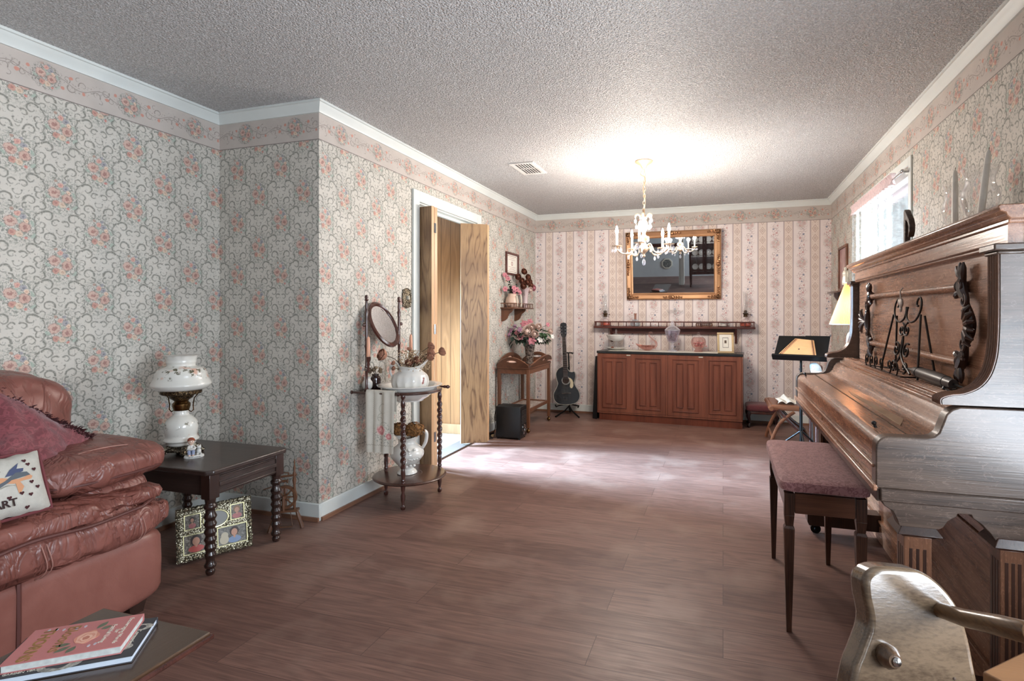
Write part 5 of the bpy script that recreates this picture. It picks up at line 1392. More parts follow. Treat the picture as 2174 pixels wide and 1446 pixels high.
# ------------------------------------------------------------------ guitar on its stand
gt = thing('acoustic_guitar', 'black cutaway acoustic guitar with cream pickguard propped on a stand by the striped wall', 'guitar', (-1.765, 6.19, .13), radians(7))
GM = RX(radians(-9)) @ RY(radians(-4.0))
half = [(0, .0), (.06, .004), (.11, .020), (.145, .055), (.157, .100), (.148, .150), (.122, .195), (.103, .235), (.100, .262), (.110, .300), (.117, .345), (.112, .385), (.085, .425), (.045, .445), (.024, .447)]
hs = smooth([(a, b, 0) for a, b in half], 4)
rt = [(p.x, p.y) for p in hs]
lf_ = [(-x, y) for x, y in rt if y < .31]
cut = smooth([(-.116, .315, 0), (-.118, .345, 0), (-.112, .372, 0), (-.102, .385, 0), (-.075, .380, 0), (-.045, .392, 0), (-.026, .425, 0), (-.024, .447, 0)], 4)
outl = rt + [(p.x, p.y) for p in cut][::-1] + lf_[::-1]
outl = [(-x, y) for x, y in outl][::-1]      # the cutaway sits on the right
out2 = []
for p in outl:
    if not out2 or (Vector(p) - Vector(out2[-1])).length > .003: out2.append(p)
if (Vector(out2[0]) - Vector(out2[-1])).length < .003: out2.pop()
build('body', MB().prism(out2, 'y', -.045, .045, GM), BLKG, gt, local=True, bevel=.004)
build('binding', MB().tube([GM @ Vector((x, -.046, y)) for x, y in out2], .0022, 5, True), plain('cream_binding', C(190, 184, 170), .4), gt, local=True)
def gd(x, y, r, z, n=32): return [(x + r * cos(2 * pi * i / n), y + r * sin(2 * pi * i / n)) for i in range(n)]
build('rosette', MB().prism(gd(0, .285, .052, 0), 'y', -.0475, -.045, GM), plain('grey_rosette', C(150, 148, 144), .4, var=.3, vscale=60), gt, local=True)
build('sound_hole', MB().prism(gd(0, .285, .040, 0), 'y', -.0485, -.045, GM), plain('sound_hole_interior', C(52, 30, 20), .8), gt, local=True)
build('pickguard', MB().prism([(.030, .308), (.052, .312), (.075, .290), (.088, .255), (.086, .215), (.070, .190), (.052, .192), (.044, .215), (.050, .240), (.053, .270), (.045, .295)], 'y', -.0490, -.0455, GM), plain('cream_pickguard', C(206, 192, 160), .25), gt, local=True, label='cream teardrop pickguard')
build('bridge', MB().box(-.055, .055, -.054, -.045, .125, .140, GM).box(-.025, .045, -.058, -.054, .129, .136, GM), plain('bridge_ebony', C(70, 62, 58), .4), gt, local=True, bevel=.002)
build('neck', MB().add([GM @ Vector(v) for v in ((-.028, -.060, .300), (.028, -.060, .300), (-.021, -.060, .800), (.021, -.060, .800), (-.028, -.045, .300), (.028, -.045, .300), (-.019, -.040, .800), (.019, -.040, .800))], [(0, 1, 3, 2), (4, 6, 7, 5), (0, 4, 5, 1), (2, 3, 7, 6), (0, 2, 6, 4), (1, 5, 7, 3)]), plain('fretboard_dark', C(58, 46, 42), .4), gt, local=True)
fm_ = MB()
for k in range(17):
    z = .800 - .47 * (1 - 2 ** (-(k + 1) / 12)) / (1 - 2 ** (-17 / 12)); w = .021 + .007 * (.8 - z) / .5
    fm_.box(-w, w, -.0615, -.060, z - .0012, z + .0012, GM)
build('frets', fm_, CHROME, gt, local=True)
build('headstock', MB().prism([(-.021, .800), (-.034, .830), (-.040, .955), (-.030, .972), (0, .980), (.030, .972), (.040, .955), (.034, .830), (.021, .800)], 'y', -.060, -.044, GM), BLKG, gt, local=True, bevel=.002)
for k in range(3):
    for s in (-1, 1):
        build('tuning_peg', MB().tube([GM @ Vector((s * .036, -.052, .850 + k * .038)), GM @ Vector((s * .052, -.052, .850 + k * .038)), GM @ Vector((s * .056, -.052, .850 + k * .038))], [.003, .003, .008], 8).cyl(GM @ Vector((s * .022, -.066, .850 + k * .038)), GM @ Vector((s * .022, -.058, .850 + k * .038)), .006), CHROME, gt, local=True)
sm_ = MB()
for k in range(6):
    x = -.017 + k * .0068; sm_.tube([GM @ Vector((x * 1.35, -.060, .132)), GM @ Vector((x, -.063, .80)), GM @ Vector((x * 1.1, -.062, .86))], .0006, 4)
build('strings', sm_, CHROME, gt, local=True)
gs = thing('guitar_stand', 'black tubular guitar stand with tripod feet holding the guitar', 'stand', (-1.765, 6.24, 0), radians(7))
def gl(nm, mb, m=BLACKM): return build(nm, mb, m, gs, local=True)
gl('upright', MB().tube([(0, .06, .05), (0, .08, .40), (-.02, .10, .74)], .009, 10))
gl('neck_yoke', MB().tube([(-.055, -.02, .735), (-.055, .075, .735), (-.045, .10, .735), (.03, .10, .735), (.045, .075, .735), (.045, -.02, .735)], .008, 8))
gl('body_cradle', MB().tube([(-.14, -.13, .14), (-.13, -.13, .115), (-.12, .0, .11), (0, .06, .12), (.12, .0, .11), (.13, -.13, .115), (.14, -.13, .14)], .008, 8))
for a in (-2.0, -1.05, 1.6): gl('leg', MB().tube([(0, .04, .10), (.10 * cos(a), .04 + .10 * sin(a), .055), ((.30 if a < 0 else .09) * cos(a), (.04 + .26 * sin(a)) if a < 0 else .11, .010)], [.009, .008, .010], 8))
# ------------------------------------------------------------------ sideboard and what stands on it
sb = thing('sideboard', 'low cherry wood sideboard with four panelled doors and black top by the striped wall', 'sideboard', (-.591, 6.025, 0), radians(-3.67))
def sl(nm, mb, m, par=None, **k): return build(nm, mb, m, par or sb, local=True, **k)
HW = .788; SD = .325
sl('plinth', MB().box(-HW + .02, HW - .004, .012, SD, 0, .078), CHERRYD)
sl('carcass', MB().box(-HW, HW, .018, SD, .078, .760).box(-HW, HW, 0, .018, .078, .092).box(-.009, .009, 0, .018, .092, .760).box(-HW, -HW + .008, 0, .018, .092, .76).box(HW - .008, HW, 0, .018, .092, .76), CHERRY, bevel=.001)
sl('top', MB().box(-HW - .006, HW + .006, -.008, SD, .760, .786), TOPBLK, bevel=.002)
dw = .3835
for k, x0 in enumerate((-HW + .010, -.011 - dw, .011, HW - .010 - dw)):
    d = sl('door', MB().box(x0, x0 + dw, .001, .018, .095, .757), CHERRY, bevel=.0015)
    m = MB()
    def rect(a, b, c, e, w=.010, t=.007):
        m.box(a, b, -t, .001, c, c + w).box(a, b, -t, .001, e - w, e).box(a, a + w, -t, .001, c + w, e - w).box(b - w, b, -t, .001, c + w, e - w)
    rect(x0 + .050, x0 + dw - .050, .140, .715)
    for a in (x0 + .092, x0 + dw / 2 + .018): rect(a, a + .078, .185, .672)
    sl('panel_moulding', m, CHERRYD, d, bevel=.002)
    if k in (0, 2):
        xx = x0 + dw - .030
        sl('pull_tab', MB().box(xx - .022, xx + .022, -.006, .001, .738, .748), CREAMC, d)
ZT = .7862
rn = MB(); RM = ROOTM['sideboard'] @ Matrix.Identity(4)
def rnf(u, v):
    x = -.66 + 1.20 * u; y = .004 + .28 * v + .012 * sin(u * 9); return RM @ Vector((x, y, ZT + .0035 + .0012 * MN.noise(Vector((u * 20, v * 5, 0)))))
r_ = build('table_runner', rn.grid(rnf, 60, 8, thick=.0025), RUNNER); tag(r_, 'off white lace runner laid along the black top of the sideboard', 'table runner')
def sx(px_, y=.17): return RM @ Vector((px_, y, ZT + .005))
# two tier dish
p = sx(-.605, .15)
td = thing('tiered_dish', 'white two tier dish, bowl above plate, at the left of the sideboard', 'dish', tuple(p))
build('lower_plate', MB().lathe([(.055, 0), (.062, .004), (.090, .012), (.128, .026), (.130, .029), (.090, .018), (.0, .012)], p, 36), CHINA, td)
build('glass_stem', MB().lathe([(.012, .014), (.008, .05), (.012, .10), (.012, .105)], p, 16), GLASS, td)
build('upper_bowl', MB().lathe([(.040, .102), (.070, .115), (.098, .140), (.113, .168), (.116, .172), (.108, .170), (.088, .142), (.055, .120), (0, .114)], p, 36, None, .01, 20), CHINA, td)
build('glass_finial', MB().lathe(spf((.012, .112), (.007, .165), (.012, .185), (.008, .205), (.012, .22), (.003, .24)), p, 16), GLASS, td)
build('chocolates', MB().ell(p + Vector((-.035, -.05, .030)), (.018, .012, .009), 8, 6), DRYB, td)
# glass swan
p = sx(-.245, .15)
swn = thing('glass_swan_dish', 'pink tinged glass swan dish with curved neck, filled with potpourri', 'dish', tuple(p))
def swf(u, v):
    a = 2 * pi * u; r = .25 + .75 * sin(pi / 2 * v); tail = max(0, -cos(a)) ** 4
    return p + Vector((cos(a) * .085 * r * (1 + .55 * tail * v), sin(a) * .050 * r * (1 - .3 * tail * v), .058 * v ** 1.4 + .022 * tail * v))
build('body_bowl', MB().grid(swf, 36, 10, thick=.003), GLASSP, swn)
build('neck', MB().tube(smooth([p + Vector((.070, 0, .030)), p + Vector((.105, 0, .060)), p + Vector((.098, 0, .100)), p + Vector((.055, 0, .135)), p + Vector((.022, 0, .170)), p + Vector((.024, 0, .198)), p + Vector((.048, 0, .206)), p + Vector((.066, 0, .194))]), [.016, .016, .0155, .015, .014, .0135, .013, .0125, .012, .0115, .011, .0105, .010, .0095, .009, .0088, .0085, .008, .008, .0078, .0076, .0075, .0074, .0073, .0072, .0072, .0072, .0072, .0072, .0072, .0074, .0076, .008, .0085, .0085, .0088, .009, .009, .008, .007, .005, .003, .002][:43], 12), GLASSP, swn)
pp = MB(); rng = random.Random(8)
for k in range(60): pp.ell(p + Vector((rng.gauss(0, .032), rng.gauss(0, .018), .040 + rng.uniform(0, .018))), (.011, .008, .005), 6, 4)
o_ = build('potpourri', pp, plain('rust_potpourri', C(176, 110, 84), .9, var=.4, vscale=90), swn); o_['kind'] = 'stuff'
# crystal covered jar
p = sx(.045, .12)
cj = thing('crystal_candy_jar', 'tall footed cut crystal jar with pointed lid at the middle of the sideboard', 'jar', tuple(p))
build('foot', MB().lathe(spf((.058, 0), (.056, .006), (.022, .024), (.012, .040), (.020, .058), (.012, .074), (.018, .090), (.024, .098)), p, 32), CRYS, cj)
build('bowl', MB().lathe([(.022, .098), (.050, .112), (.064, .160), (.080, .222), (.082, .232), (.078, .232), (.060, .162), (.046, .118), (0, .106)], p, 24, None, .035, 12), SMOKE, cj)
build('lid', MB().lathe(spf((.084, .233), (.080, .242), (.050, .270), (.022, .288), (.012, .296), (.020, .308), (.018, .322), (.006, .335), (.001, .342)), p, 24, None, .03, 12), CRYS, cj)
cd_ = MB(); rng = random.Random(18)
for k in range(60): cd_.ell(p + Vector((rng.gauss(0, .022), rng.gauss(0, .022), .130 + rng.uniform(0, .07))), (.011, .011, .009), 6, 4)
o_ = build('wrapped_sweets', cd_, plain('dark_mauve_sweets', C(96, 66, 74), .4, var=.4, vscale=60), cj); o_['kind'] = 'stuff'
# globe jar
p = sx(.325, .14)
gj = thing('glass_globe_jar', 'round clear glass jar with ring handle and pink sweets inside', 'jar', tuple(p))
build('globe', MB().lathe(spf((.040, 0), (.048, .010), (.036, .024), (.040, .034), (.068, .060), (.080, .100), (.072, .140), (.050, .160)), p, 32), GLASSP, gj)
build('lid', MB().lathe(spf((.052, .160), (.046, .170), (.026, .184), (.010, .190)), p, 28).ring([(.010, -.003), (.013, 0), (.010, .003), (.007, 0)], (0, 0, 0), 16, T(p.x, p.y, p.z + .202) @ RX(pi / 2)), GLASS, gj)
cd_ = MB()
for k in range(40): cd_.ell(p + Vector((rng.gauss(0, .026), rng.gauss(0, .026), .052 + rng.uniform(0, .05))), (.010, .010, .009), 6, 4)
o_ = build('pink_sweets', cd_, plain('pink_sweets', C(222, 150, 150), .4, var=.3, vscale=60), gj); o_['kind'] = 'stuff'
# framed miniature
FM2 = RM @ T(.615, .090, ZT) @ RZ(radians(10)) @ RX(radians(-14))
pf = thing('cream_photo_frame', 'cream and gold picture frame with a tiny portrait at the right of the sideboard', 'picture frame', tuple(FM2.translation))
def fr2(w, h, t, y0, y1):
    return MB().box(-w / 2, w / 2, y0, y1, 0, t, FM2).box(-w / 2, w / 2, y0, y1, h - t, h, FM2).box(-w / 2, -w / 2 + t, y0, y1, t, h - t, FM2).box(w / 2 - t, w / 2, y0, y1, t, h - t, FM2)
PFM = plain('champagne_gilt', C(216, 192, 150), .3, .5)
build('frame', fr2(.172, .226, .022, -.010, .006), PFM, pf, bevel=.004)
bd = MB()
for k in range(13): bd.ell(FM2 @ Vector((-.075 + k * .0125, -.010, .019)), (.003, .003, .003), 5, 3).ell(FM2 @ Vector((-.075 + k * .0125, -.010, .207)), (.003, .003, .003), 5, 3)
for k in range(15): bd.ell(FM2 @ Vector((-.067, -.010, .025 + k * .0128)), (.003, .003, .003), 5, 3).ell(FM2 @ Vector((.067, -.010, .025 + k * .0128)), (.003, .003, .003), 5, 3)
build('beading', bd, GOLDS, pf)
build('mount', MB().box(-.066, .066, -.002, .002, .021, .206, FM2), PAPER, pf)
build('inner_line', MB().box(-.030, .030, -.0035, -.002, .060, .064, FM2).box(-.030, .030, -.0035, -.002, .166, .170, FM2).box(-.030, -.027, -.0035, -.002, .064, .166, FM2).box(.027, .030, -.0035, -.002, .064, .166, FM2), plain('dark_line', C(70, 60, 54), .6), pf)
build('tiny_portrait', MB().box(-.011, .011, -.004, -.002, .108, .140, FM2), plain('sepia_portrait', C(96, 78, 62), .5), pf)
build('easel_back', MB().box(-.045, .045, .006, .010, .01, .16, FM2).box(.02, .05, .040, .09, .0, .10, FM2 @ RX(radians(14))), BLACKP, pf)
# leaning black case at the left end
bc = build('flat_black_case', MB().add([(-1.440, 6.10, 0), (-1.385, 6.08, 0), (-1.440, 6.40, 0), (-1.385, 6.40, 0), (-1.412, 6.12, .72), (-1.392, 6.12, .72), (-1.412, 6.40, .72), (-1.392, 6.40, .72)], [(0, 2, 3, 1), (4, 5, 7, 6), (0, 1, 5, 4), (2, 6, 7, 3), (0, 4, 6, 2), (1, 3, 7, 5)]), BLACKP, bevel=.004)
tag(bc, 'flat black case standing on edge against the left end of the sideboard', 'case')

# ------------------------------------------------------------------ long gallery shelf
ls = thing('gallery_shelf', 'long dark red wall shelf with spindle gallery above the sideboard', 'shelf', (-.566, YB, 1.06))
A0, A1, SY = -1.470, .338, YB - .135
build('shelf_board', MB().box(A0, A1, SY, YB, 1.040, 1.062), SHELFW, ls, bevel=.005)
build('apron', MB().box(A0 + .20, A1 - .20, YB - .040, YB - .022, .975, 1.040), SHELFW, ls)
for x in (A0 + .19, A1 - .21):
    build('bracket', MB().prism([(YB, 1.040), (YB - .115, 1.040), (YB - .110, 1.015), (YB - .080, .985), (YB - .055, .955), (YB - .045, .910), (YB - .020, .875), (YB, .872)], 'x', x, x + .020), SHELFW, ls)
build('gallery_rail', MB().box(A0 + .006, A1 - .006, SY + .005, SY + .019, 1.108, 1.122).box(A0 + .006, A0 + .018, SY + .019, YB, 1.108, 1.122).box(A1 - .018, A1 - .006, SY + .019, YB, 1.108, 1.122), SHELFW, ls, bevel=.004)
SPN = [(.0035, 1.062), (.007, 1.068), (.004, 1.078), (.0065, 1.086), (.004, 1.094), (.006, 1.102), (.004, 1.109)]
for k in range(20): build('spindle', MB().lathe(SPN, (A0 + .014 + k * (A1 - A0 - .028) / 19, SY + .012, 0), 8), SHELFW, ls)
for x in (A0 + .012, A1 - .012):
    for y in (.045, .085): build('end_spindle', MB().lathe(SPN, (x, SY + y, 0), 8), SHELFW, ls)
ZS = 1.062; SYM = SY + .075
OIL = plain('red_lamp_oil', C(214, 92, 62), .1, var=.05, **{'Transmission Weight': .5})
def oil_lamp(x, label):
    q = (x, SYM, ZS)
    l = thing('oil_lamp', label, 'oil lamp', q, group='glass oil lamps on the gallery shelf')
    build('glass_font', MB().lathe(spf((.052, 0), (.060, .008), (.066, .030), (.062, .070), (.044, .094), (.026, .106), (.020, .112)), q, 28), GLASS, l)
    build('lamp_oil', MB().lathe([(.046, .006), (.058, .012), (.061, .030), (.058, .046), (0, .046)], q, 24), OIL, l)
    bb = MB().lathe([(.021, .112), (.024, .122), (.018, .134), (.030, .146), (.030, .152), (.016, .160), (.021, .172), (.012, .186)], q, 20)
    bb.cyl((x + .012, SYM, ZS + .138), (x + .052, SYM, ZS + .138), .003).cyl((x + .050, SYM, ZS + .138), (x + .055, SYM, ZS + .138), .009)
    build('burner', bb, BRASSD, l)
    pr = spf((.026, .152), (.034, .178), (.036, .205), (.027, .245), (.023, .290), (.024, .360), (.026, .395))
    build('glass_chimney', MB().grid(lambda u, v: (x + prr(pr, v)[0] * cos(2 * pi * u), SYM + prr(pr, v)[0] * sin(2 * pi * u), ZS + prr(pr, v)[1]), 28, 24, thick=-.0012), GLASS, l)
    return l
def prr(pr, v):
    k = v * (len(pr) - 1); i = min(int(k), len(pr) - 2); f = k - i
    return (pr[i][0] * (1 - f) + pr[i + 1][0] * f, pr[i][1] * (1 - f) + pr[i + 1][1] * f)
oil_lamp(-1.345, 'clear glass oil lamp with red oil at the left end of the gallery shelf')
oil_lamp(.238, 'clear glass oil lamp with red oil at the right end of the gallery shelf')
q = (-.985, SYM, ZS)
b_ = thing('perfume_bottle', 'squat clear bottle with amber neck on the left part of the gallery shelf', 'bottle', q)
build('bottle_body', MB().lathe(spf((.035, 0), (.055, .012), (.058, .035), (.046, .060), (.018, .078), (.014, .084)), q, 28), glass('milky_blue_glass', C(228, 236, 240), .1), b_)
build('bottle_neck', MB().lathe([(.014, .082), (.013, .11), (.015, .145), (.020, .152)], q, 16), plain('amber_neck', C(160, 112, 96), .2), b_)
q = (-.530, SYM, ZS)
ep = thing('crystal_epergne', 'tall clear crystal epergne with spreading arms behind the covered jar', 'centrepiece', q)
build('base', MB().lathe(spf((.055, 0), (.050, .010), (.016, .030), (.010, .08), (.014, .13), (.010, .165)), q, 24), GLASS, ep)
build('top_spire', MB().lathe(spf((.010, .165), (.024, .180), (.014, .215), (.020, .245), (.006, .285)), q, 20, None, .05, 6), GLASS, ep)
for k in range(4):
    a = k * pi / 2 + .3
    build('arm_cup', MB().tube([(q[0] + r * cos(a), q[1] + r * sin(a) * .6, q[2] + z) for r, z in ((.008, .150), (.035, .160), (.060, .150), (.068, .165))], .005, 8).lathe([(.006, .160), (.020, .170), (.026, .190), (.027, .192)], (q[0] + .070 * cos(a), q[1] + .070 * sin(a) * .6, q[2]), 16), GLASS, ep)
sg_ = thing('small_glass_cup', 'little clear glass cup on the gallery shelf beside the crystal epergne', 'cup', (-.44, SYM, ZS))
build('cup_body', MB().lathe([(.022, 0), (.024, .004), (.026, .05), (.030, .062), (.028, .062), (.022, .01), (0, .008)], (-.44, SYM, ZS), 20), GLASS, sg_)
tv = thing('wooden_trivet', 'small dark pierced wooden holder on the right part of the gallery shelf', 'holder', (-.205, SYM, ZS))
build('side_rail', MB().box(-.295, -.115, SYM - .02, SYM - .012, ZS, ZS + .010).box(-.295, -.115, SYM - .02, SYM - .012, ZS + .034, ZS + .044), WALNUT, tv)
for k in range(9): build('pierced_post', MB().lathe([(.004, .008), (.009, .020), (.004, .036)], (-.290 + k * .0213, SYM - .016, ZS), 8), WALNUTZ, tv)
q = (.010, SYM, ZS)
cp = thing('teacup', 'flowered white teacup on the gallery shelf near the right oil lamp', 'cup', (q[0], q[1], q[2] + .008))
build('cup_body', MB().lathe([(.020, .008), (.022, .012), (.036, .030), (.044, .070), (.042, .070), (.034, .032), (0, .016)], q, 24), rose_china('flowered_teacup', C(228, 224, 218), C(150, 128, 140), C(206, 150, 150), 40, .6), cp)
build('cup_handle', MB().tube(smooth([(q[0] + .040, q[1], q[2] + .060), (q[0] + .062, q[1], q[2] + .056), (q[0] + .058, q[1], q[2] + .032), (q[0] + .036, q[1], q[2] + .028)]), .003, 6), CHINA, cp)
sc = build('saucer', MB().lathe([(.030, 0), (.034, .002), (.062, .012), (.064, .014), (.034, .006), (0, .006)], q, 28), CHINA); tag(sc, 'white saucer under the flowered teacup', 'saucer')

# ------------------------------------------------------------------ gilt wall mirror, hung leaning forward
MX0, MX1, MZ0, MZ1 = -1.092, -.018, 1.375, 2.165
MW, MH = MX1 - MX0, MZ1 - MZ0
MM = T((MX0 + MX1) / 2, YB - .022, MZ0) @ RX(radians(6.5))
wm = thing('wall_mirror', 'large rectangular mirror in ornate gilt frame leaning forward on the striped wall', 'mirror', ((MX0 + MX1) / 2, YB, MZ0))
fp = [(0, -.004), (.004, -.020), (.016, -.030), (.034, -.022), (.052, -.014), (.066, -.018), (.078, -.010), (.080, .0), (.080, .012), (0, .012)]
def side(a, b, inn):
    """mitred frame length from corner a to b; inn = inward direction (2D)"""
    a, b = Vector(a), Vector(b); d = (b - a).normalized(); vs = []
    for c, sgn in ((a, 1), (b, -1)):
        for p_, y in fp:
            q = c + Vector(inn) * p_ + d * (p_ * sgn); vs.append(MM @ Vector((q.x, y, q.y)))
    L_ = len(fp)
    return vs, [tuple(range(L_)), tuple(range(2 * L_ - 1, L_ - 1, -1))] + [(k, (k + 1) % L_, L_ + (k + 1) % L_, L_ + k) for k in range(L_)]
mb = MB(); h2 = MW / 2
for a, b, inn in (((-h2, 0), (h2, 0), (0, 1)), ((h2, 0), (h2, MH), (-1, 0)), ((h2, MH), (-h2, MH), (0, -1)), ((-h2, MH), (-h2, 0), (1, 0))): mb.add(*side(a, b, inn))
build('gilt_frame', mb, GOLDS, wm)
om = MB(); rng = random.Random(2)
def orn(x, z, big, ang, sides=(-1, 1)):
    for s in sides:
        for q in range(3):
            r = (.030, .022, .016)[q] * big; off = (.030, .064, .090)[q] * big
            cx, cz = x + s * off * cos(ang), z + s * off * sin(ang)
            om.tube([MM @ Vector((a_, -.030, b_)) for a_, b_ in scroll((cx, cz), r * .6, 1.2, rng.uniform(0, 6), s, 14)], .006 * big, 6)
            om.ell((cx, -.026, cz), (r * .6, .010, r * .6), 8, 6, MM)
    om.ell((x, -.032, z), (.022 * big, .012, .022 * big), 10, 6, MM)
for x, z in ((-h2 + .03, .03), (h2 - .03, .03), (h2 - .03, MH - .03), (-h2 + .03, MH - .03)): orn(x, z, 1.15, 0, (1,) if x < 0 else (-1,)); orn(x, z, 1.15, pi / 2, (1,) if z < .4 else (-1,))
orn(0, .028, 1.1, 0); orn(0, MH - .028, 1.1, 0); orn(-h2 + .028, MH / 2, 1.1, pi / 2); orn(h2 - .028, MH / 2, 1.1, pi / 2)
build('carved_ornament', om, GOLD, wm)
be = MB()
for k in range(72):
    x = -h2 + .085 + k * (MW - .17) / 71; be.ell((x, -.016, .074), (.004, .003, .003), 5, 3, MM).ell((x, -.016, MH - .074), (.004, .003, .003), 5, 3, MM)
for k in range(48):
    z = .085 + k * (MH - .17) / 47; be.ell((-h2 + .074, -.016, z), (.003, .003, .004), 5, 3, MM).ell((h2 - .074, -.016, z), (.003, .003, .004), 5, 3, MM)
build('beaded_edge', be, GOLDS, wm)
gm2 = G('silvered_glass'); gm2.fin(gm2.mix(gm2.noise(gm2.obj(), 2.0, 3), (.60, .62, .64, 1), (.68, .70, .72, 1)), .012, 1.0)
build('mirror_pane', MB().box(-h2 + .07, h2 - .07, -.002, .004, .07, MH - .07, MM), gm2.m, wm)

# ------------------------------------------------------------------ chandelier
CX0, CY0 = -.611, 4.389
chd = thing('chandelier', 'crystal chandelier with five lit candle bulbs hanging from a brass chain', 'chandelier', (CX0, CY0, CH))
build('ceiling_canopy', MB().lathe([(.012, 2.375), (.020, 2.385), (.030, 2.405), (.066, 2.425), (.072, 2.434), (.070, 2.44), (.01, 2.44)], (CX0, CY0, 0), 32, None, .03, 12), CHGOLD, chd)
zc = 2.375; k = 0; links = MB()
while zc > 2.045:
    n_l = 14; pts = []
    for i in range(n_l):
        a = 2 * pi * i / n_l; x, z = .0085 * cos(a), .017 * sin(a)
        pts.append((CX0 + (x if k % 2 else 0) + .006 * sin(zc * 9), CY0 + (0 if k % 2 else x), zc - .016 + z))
    build('chain_link', MB().tube(pts, .0020, 6, True), CHGOLD, chd); zc -= .0285; k += 1
build('flex_cord', MB().tube(smooth([(CX0, CY0, 2.38), (CX0 - .03, CY0 + .01, 2.34), (CX0 + .012, CY0, 2.30), (CX0 - .008, CY0 + .008, 2.22), (CX0 + .010, CY0, 2.12), (CX0, CY0, 2.03)]), .003, 6), CHGOLD, chd)
build('centre_column', MB().lathe(spf((.004, 1.660), (.014, 1.672), (.010, 1.690), (.030, 1.712), (.040, 1.735), (.024, 1.760), (.014, 1.790), (.020, 1.800), (.044, 1.822), (.020, 1.838), (.014, 1.86), (.030, 1.90), (.034, 1.93), (.018, 1.97), (.022, 1.985), (.010, 1.995), (.008, 2.05)), (CX0, CY0, 0), 24), CHGOLD, chd)
RA = .218; a0 = pi + .298
DROP = [(.0, -.034), (.006, -.030), (.0095, -.020), (.008, -.010), (.003, -.001), (.0005, .003)]
def drop(x, y, z, s=1.0, par=chd):
    mb = MB().lathe([(r * s, zz * s) for r, zz in DROP], (x, y, z - .012), 6)
    mb.ell((x, y, z - .004), (.003, .003, .003), 6, 4).cyl((x, y, z - .004), (x, y, z + .004), .0006)
    build('crystal_drop', mb, CRYS, par, flat=True)
gb = G('lit_candle_bulb'); em = gb.n('ShaderNodeEmission', {0: (1, .92, .82, 1), 1: 14.0}); tb_ = gb.n('ShaderNodeBsdfTransparent', {0: (1, 1, 1, 1)}); ad = gb.n('ShaderNodeAddShader', {0: em.outputs[0], 1: tb_.outputs[0]}); gb.t.links.new(ad.outputs[0], gb.out.inputs[0])
for i in range(5):
    a = a0 + i * 2 * pi / 5; ux, uy = cos(a), sin(a)
    def pt(r, z): return (CX0 + r * ux, CY0 + r * uy, z)
    ar = smooth([pt(.020, 1.745), pt(.055, 1.770), pt(.075, 1.735), pt(.100, 1.700), pt(.150, 1.690), pt(.195, 1.705), pt(RA, 1.738)], 5)
    arm = build('arm', MB().tube(ar, [.006 + .002 * sin(j * .8) for j in range(len(ar))], 8), CHGOLD, chd)
    build('candle_cup', MB().lathe([(.006, 1.732), (.014, 1.740), (.012, 1.748), (.040, 1.752), (.042, 1.756), (.012, 1.756)], (CX0 + RA * ux, CY0 + RA * uy, 0), 20, None, .06, 8), CHGOLD, arm)
    build('candle_sleeve', MB().lathe([(.0095, 1.754), (.0095, 1.842), (.006, 1.844)], (CX0 + RA * ux, CY0 + RA * uy, 0), 14), plain('white_candle_sleeve', C(236, 232, 224), .5), arm)
    build('bulb', MB().lathe(spf((.005, 1.842), (.011, 1.860), (.0125, 1.876), (.008, 1.900), (.002, 1.918)), (CX0 + RA * ux, CY0 + RA * uy, 0), 14), gb.m, arm, label='glowing flame shaped bulb')
    for k in range(5):
        b = a + 2 * pi * k / 5; drop(CX0 + RA * ux + .038 * cos(b), CY0 + RA * uy + .038 * sin(b), 1.748, 1.0, arm)
    drop(*pt(.125, 1.690), 1.0, arm); drop(*pt(.075, 1.745), .8, arm)
    lv = smooth([pt(.014, 1.965), pt(.030, 1.995), pt(.050, 2.010), pt(.066, 1.998), pt(.068, 1.985)], 4)
    cr = build('crown_scroll', MB().tube(lv, [.005 + .003 * sin(pi * j / len(lv)) for j in range(len(lv))], 8), CHGOLD, chd)
    drop(*pt(.068, 1.985), 1.1, cr); drop(*pt(.062, 1.935), 1.0, cr); drop(*pt(.040, 1.830), 1.0, chd)
    l = bpy.data.lights.new('bulb_light', 'POINT'); l.energy = BULB_W; l.shadow_soft_size = .02; l.color = (1, .90, .80)
    o = bpy.data.objects.new('bulb_light', l); COL.objects.link(o); o.location = pt(RA, 1.89)
drop(CX0, CY0, 1.662, 1.6)
# ------------------------------------------------------------------ upright piano
PY0, PY1 = 1.80, 3.65
pn = thing('upright_piano', 'tall antique oak upright piano with carved music desk against the right wall', 'piano', (.80, 2.72, 0))
build('case_body', MB().box(.80, 1.085, PY0, PY1, .0, 1.462), PIANOX, pn, bevel=.003)
arm_p = [(.43, .69), (.43, .795)] + [(.465 + .035 * cos(a), .808 + .035 * sin(a)) for a in [pi - i * pi / 12 for i in range(1, 7)]] + [(.56, .845), (.578, .850), (.590, .862), (.600, .890), (.608, .915), (.622, .930), (.642, .938), (.81, .938), (.81, .69)]
for k, y in enumerate((PY0, PY1 - .05)):
    build('arm', MB().prism(arm_p, 'y', y, y + .05), PIANOX, pn, bevel=.004, seg=3)
fall = [(.436, .69), (.436, .785)] + [(.468 + .032 * cos(a), .803 + .032 * sin(a)) for a in [pi - i * pi / 12 for i in range(0, 7)]] + [(.53, .838), (.595, .846), (.612, .852), (.626, .868), (.636, .892), (.650, .912), (.668, .916), (.668, .926), (.684, .930), (.684, .940), (.81, .944), (.81, .69)]
build('fallboard', MB().prism(fall, 'y', PY0 + .0505, PY1 - .0505), PIANO, pn, bevel=.0015)
build('hinge_strip', MB().box(.527, .531, PY0 + .06, PY1 - .06, .8385, .8400), BRASSD, pn)
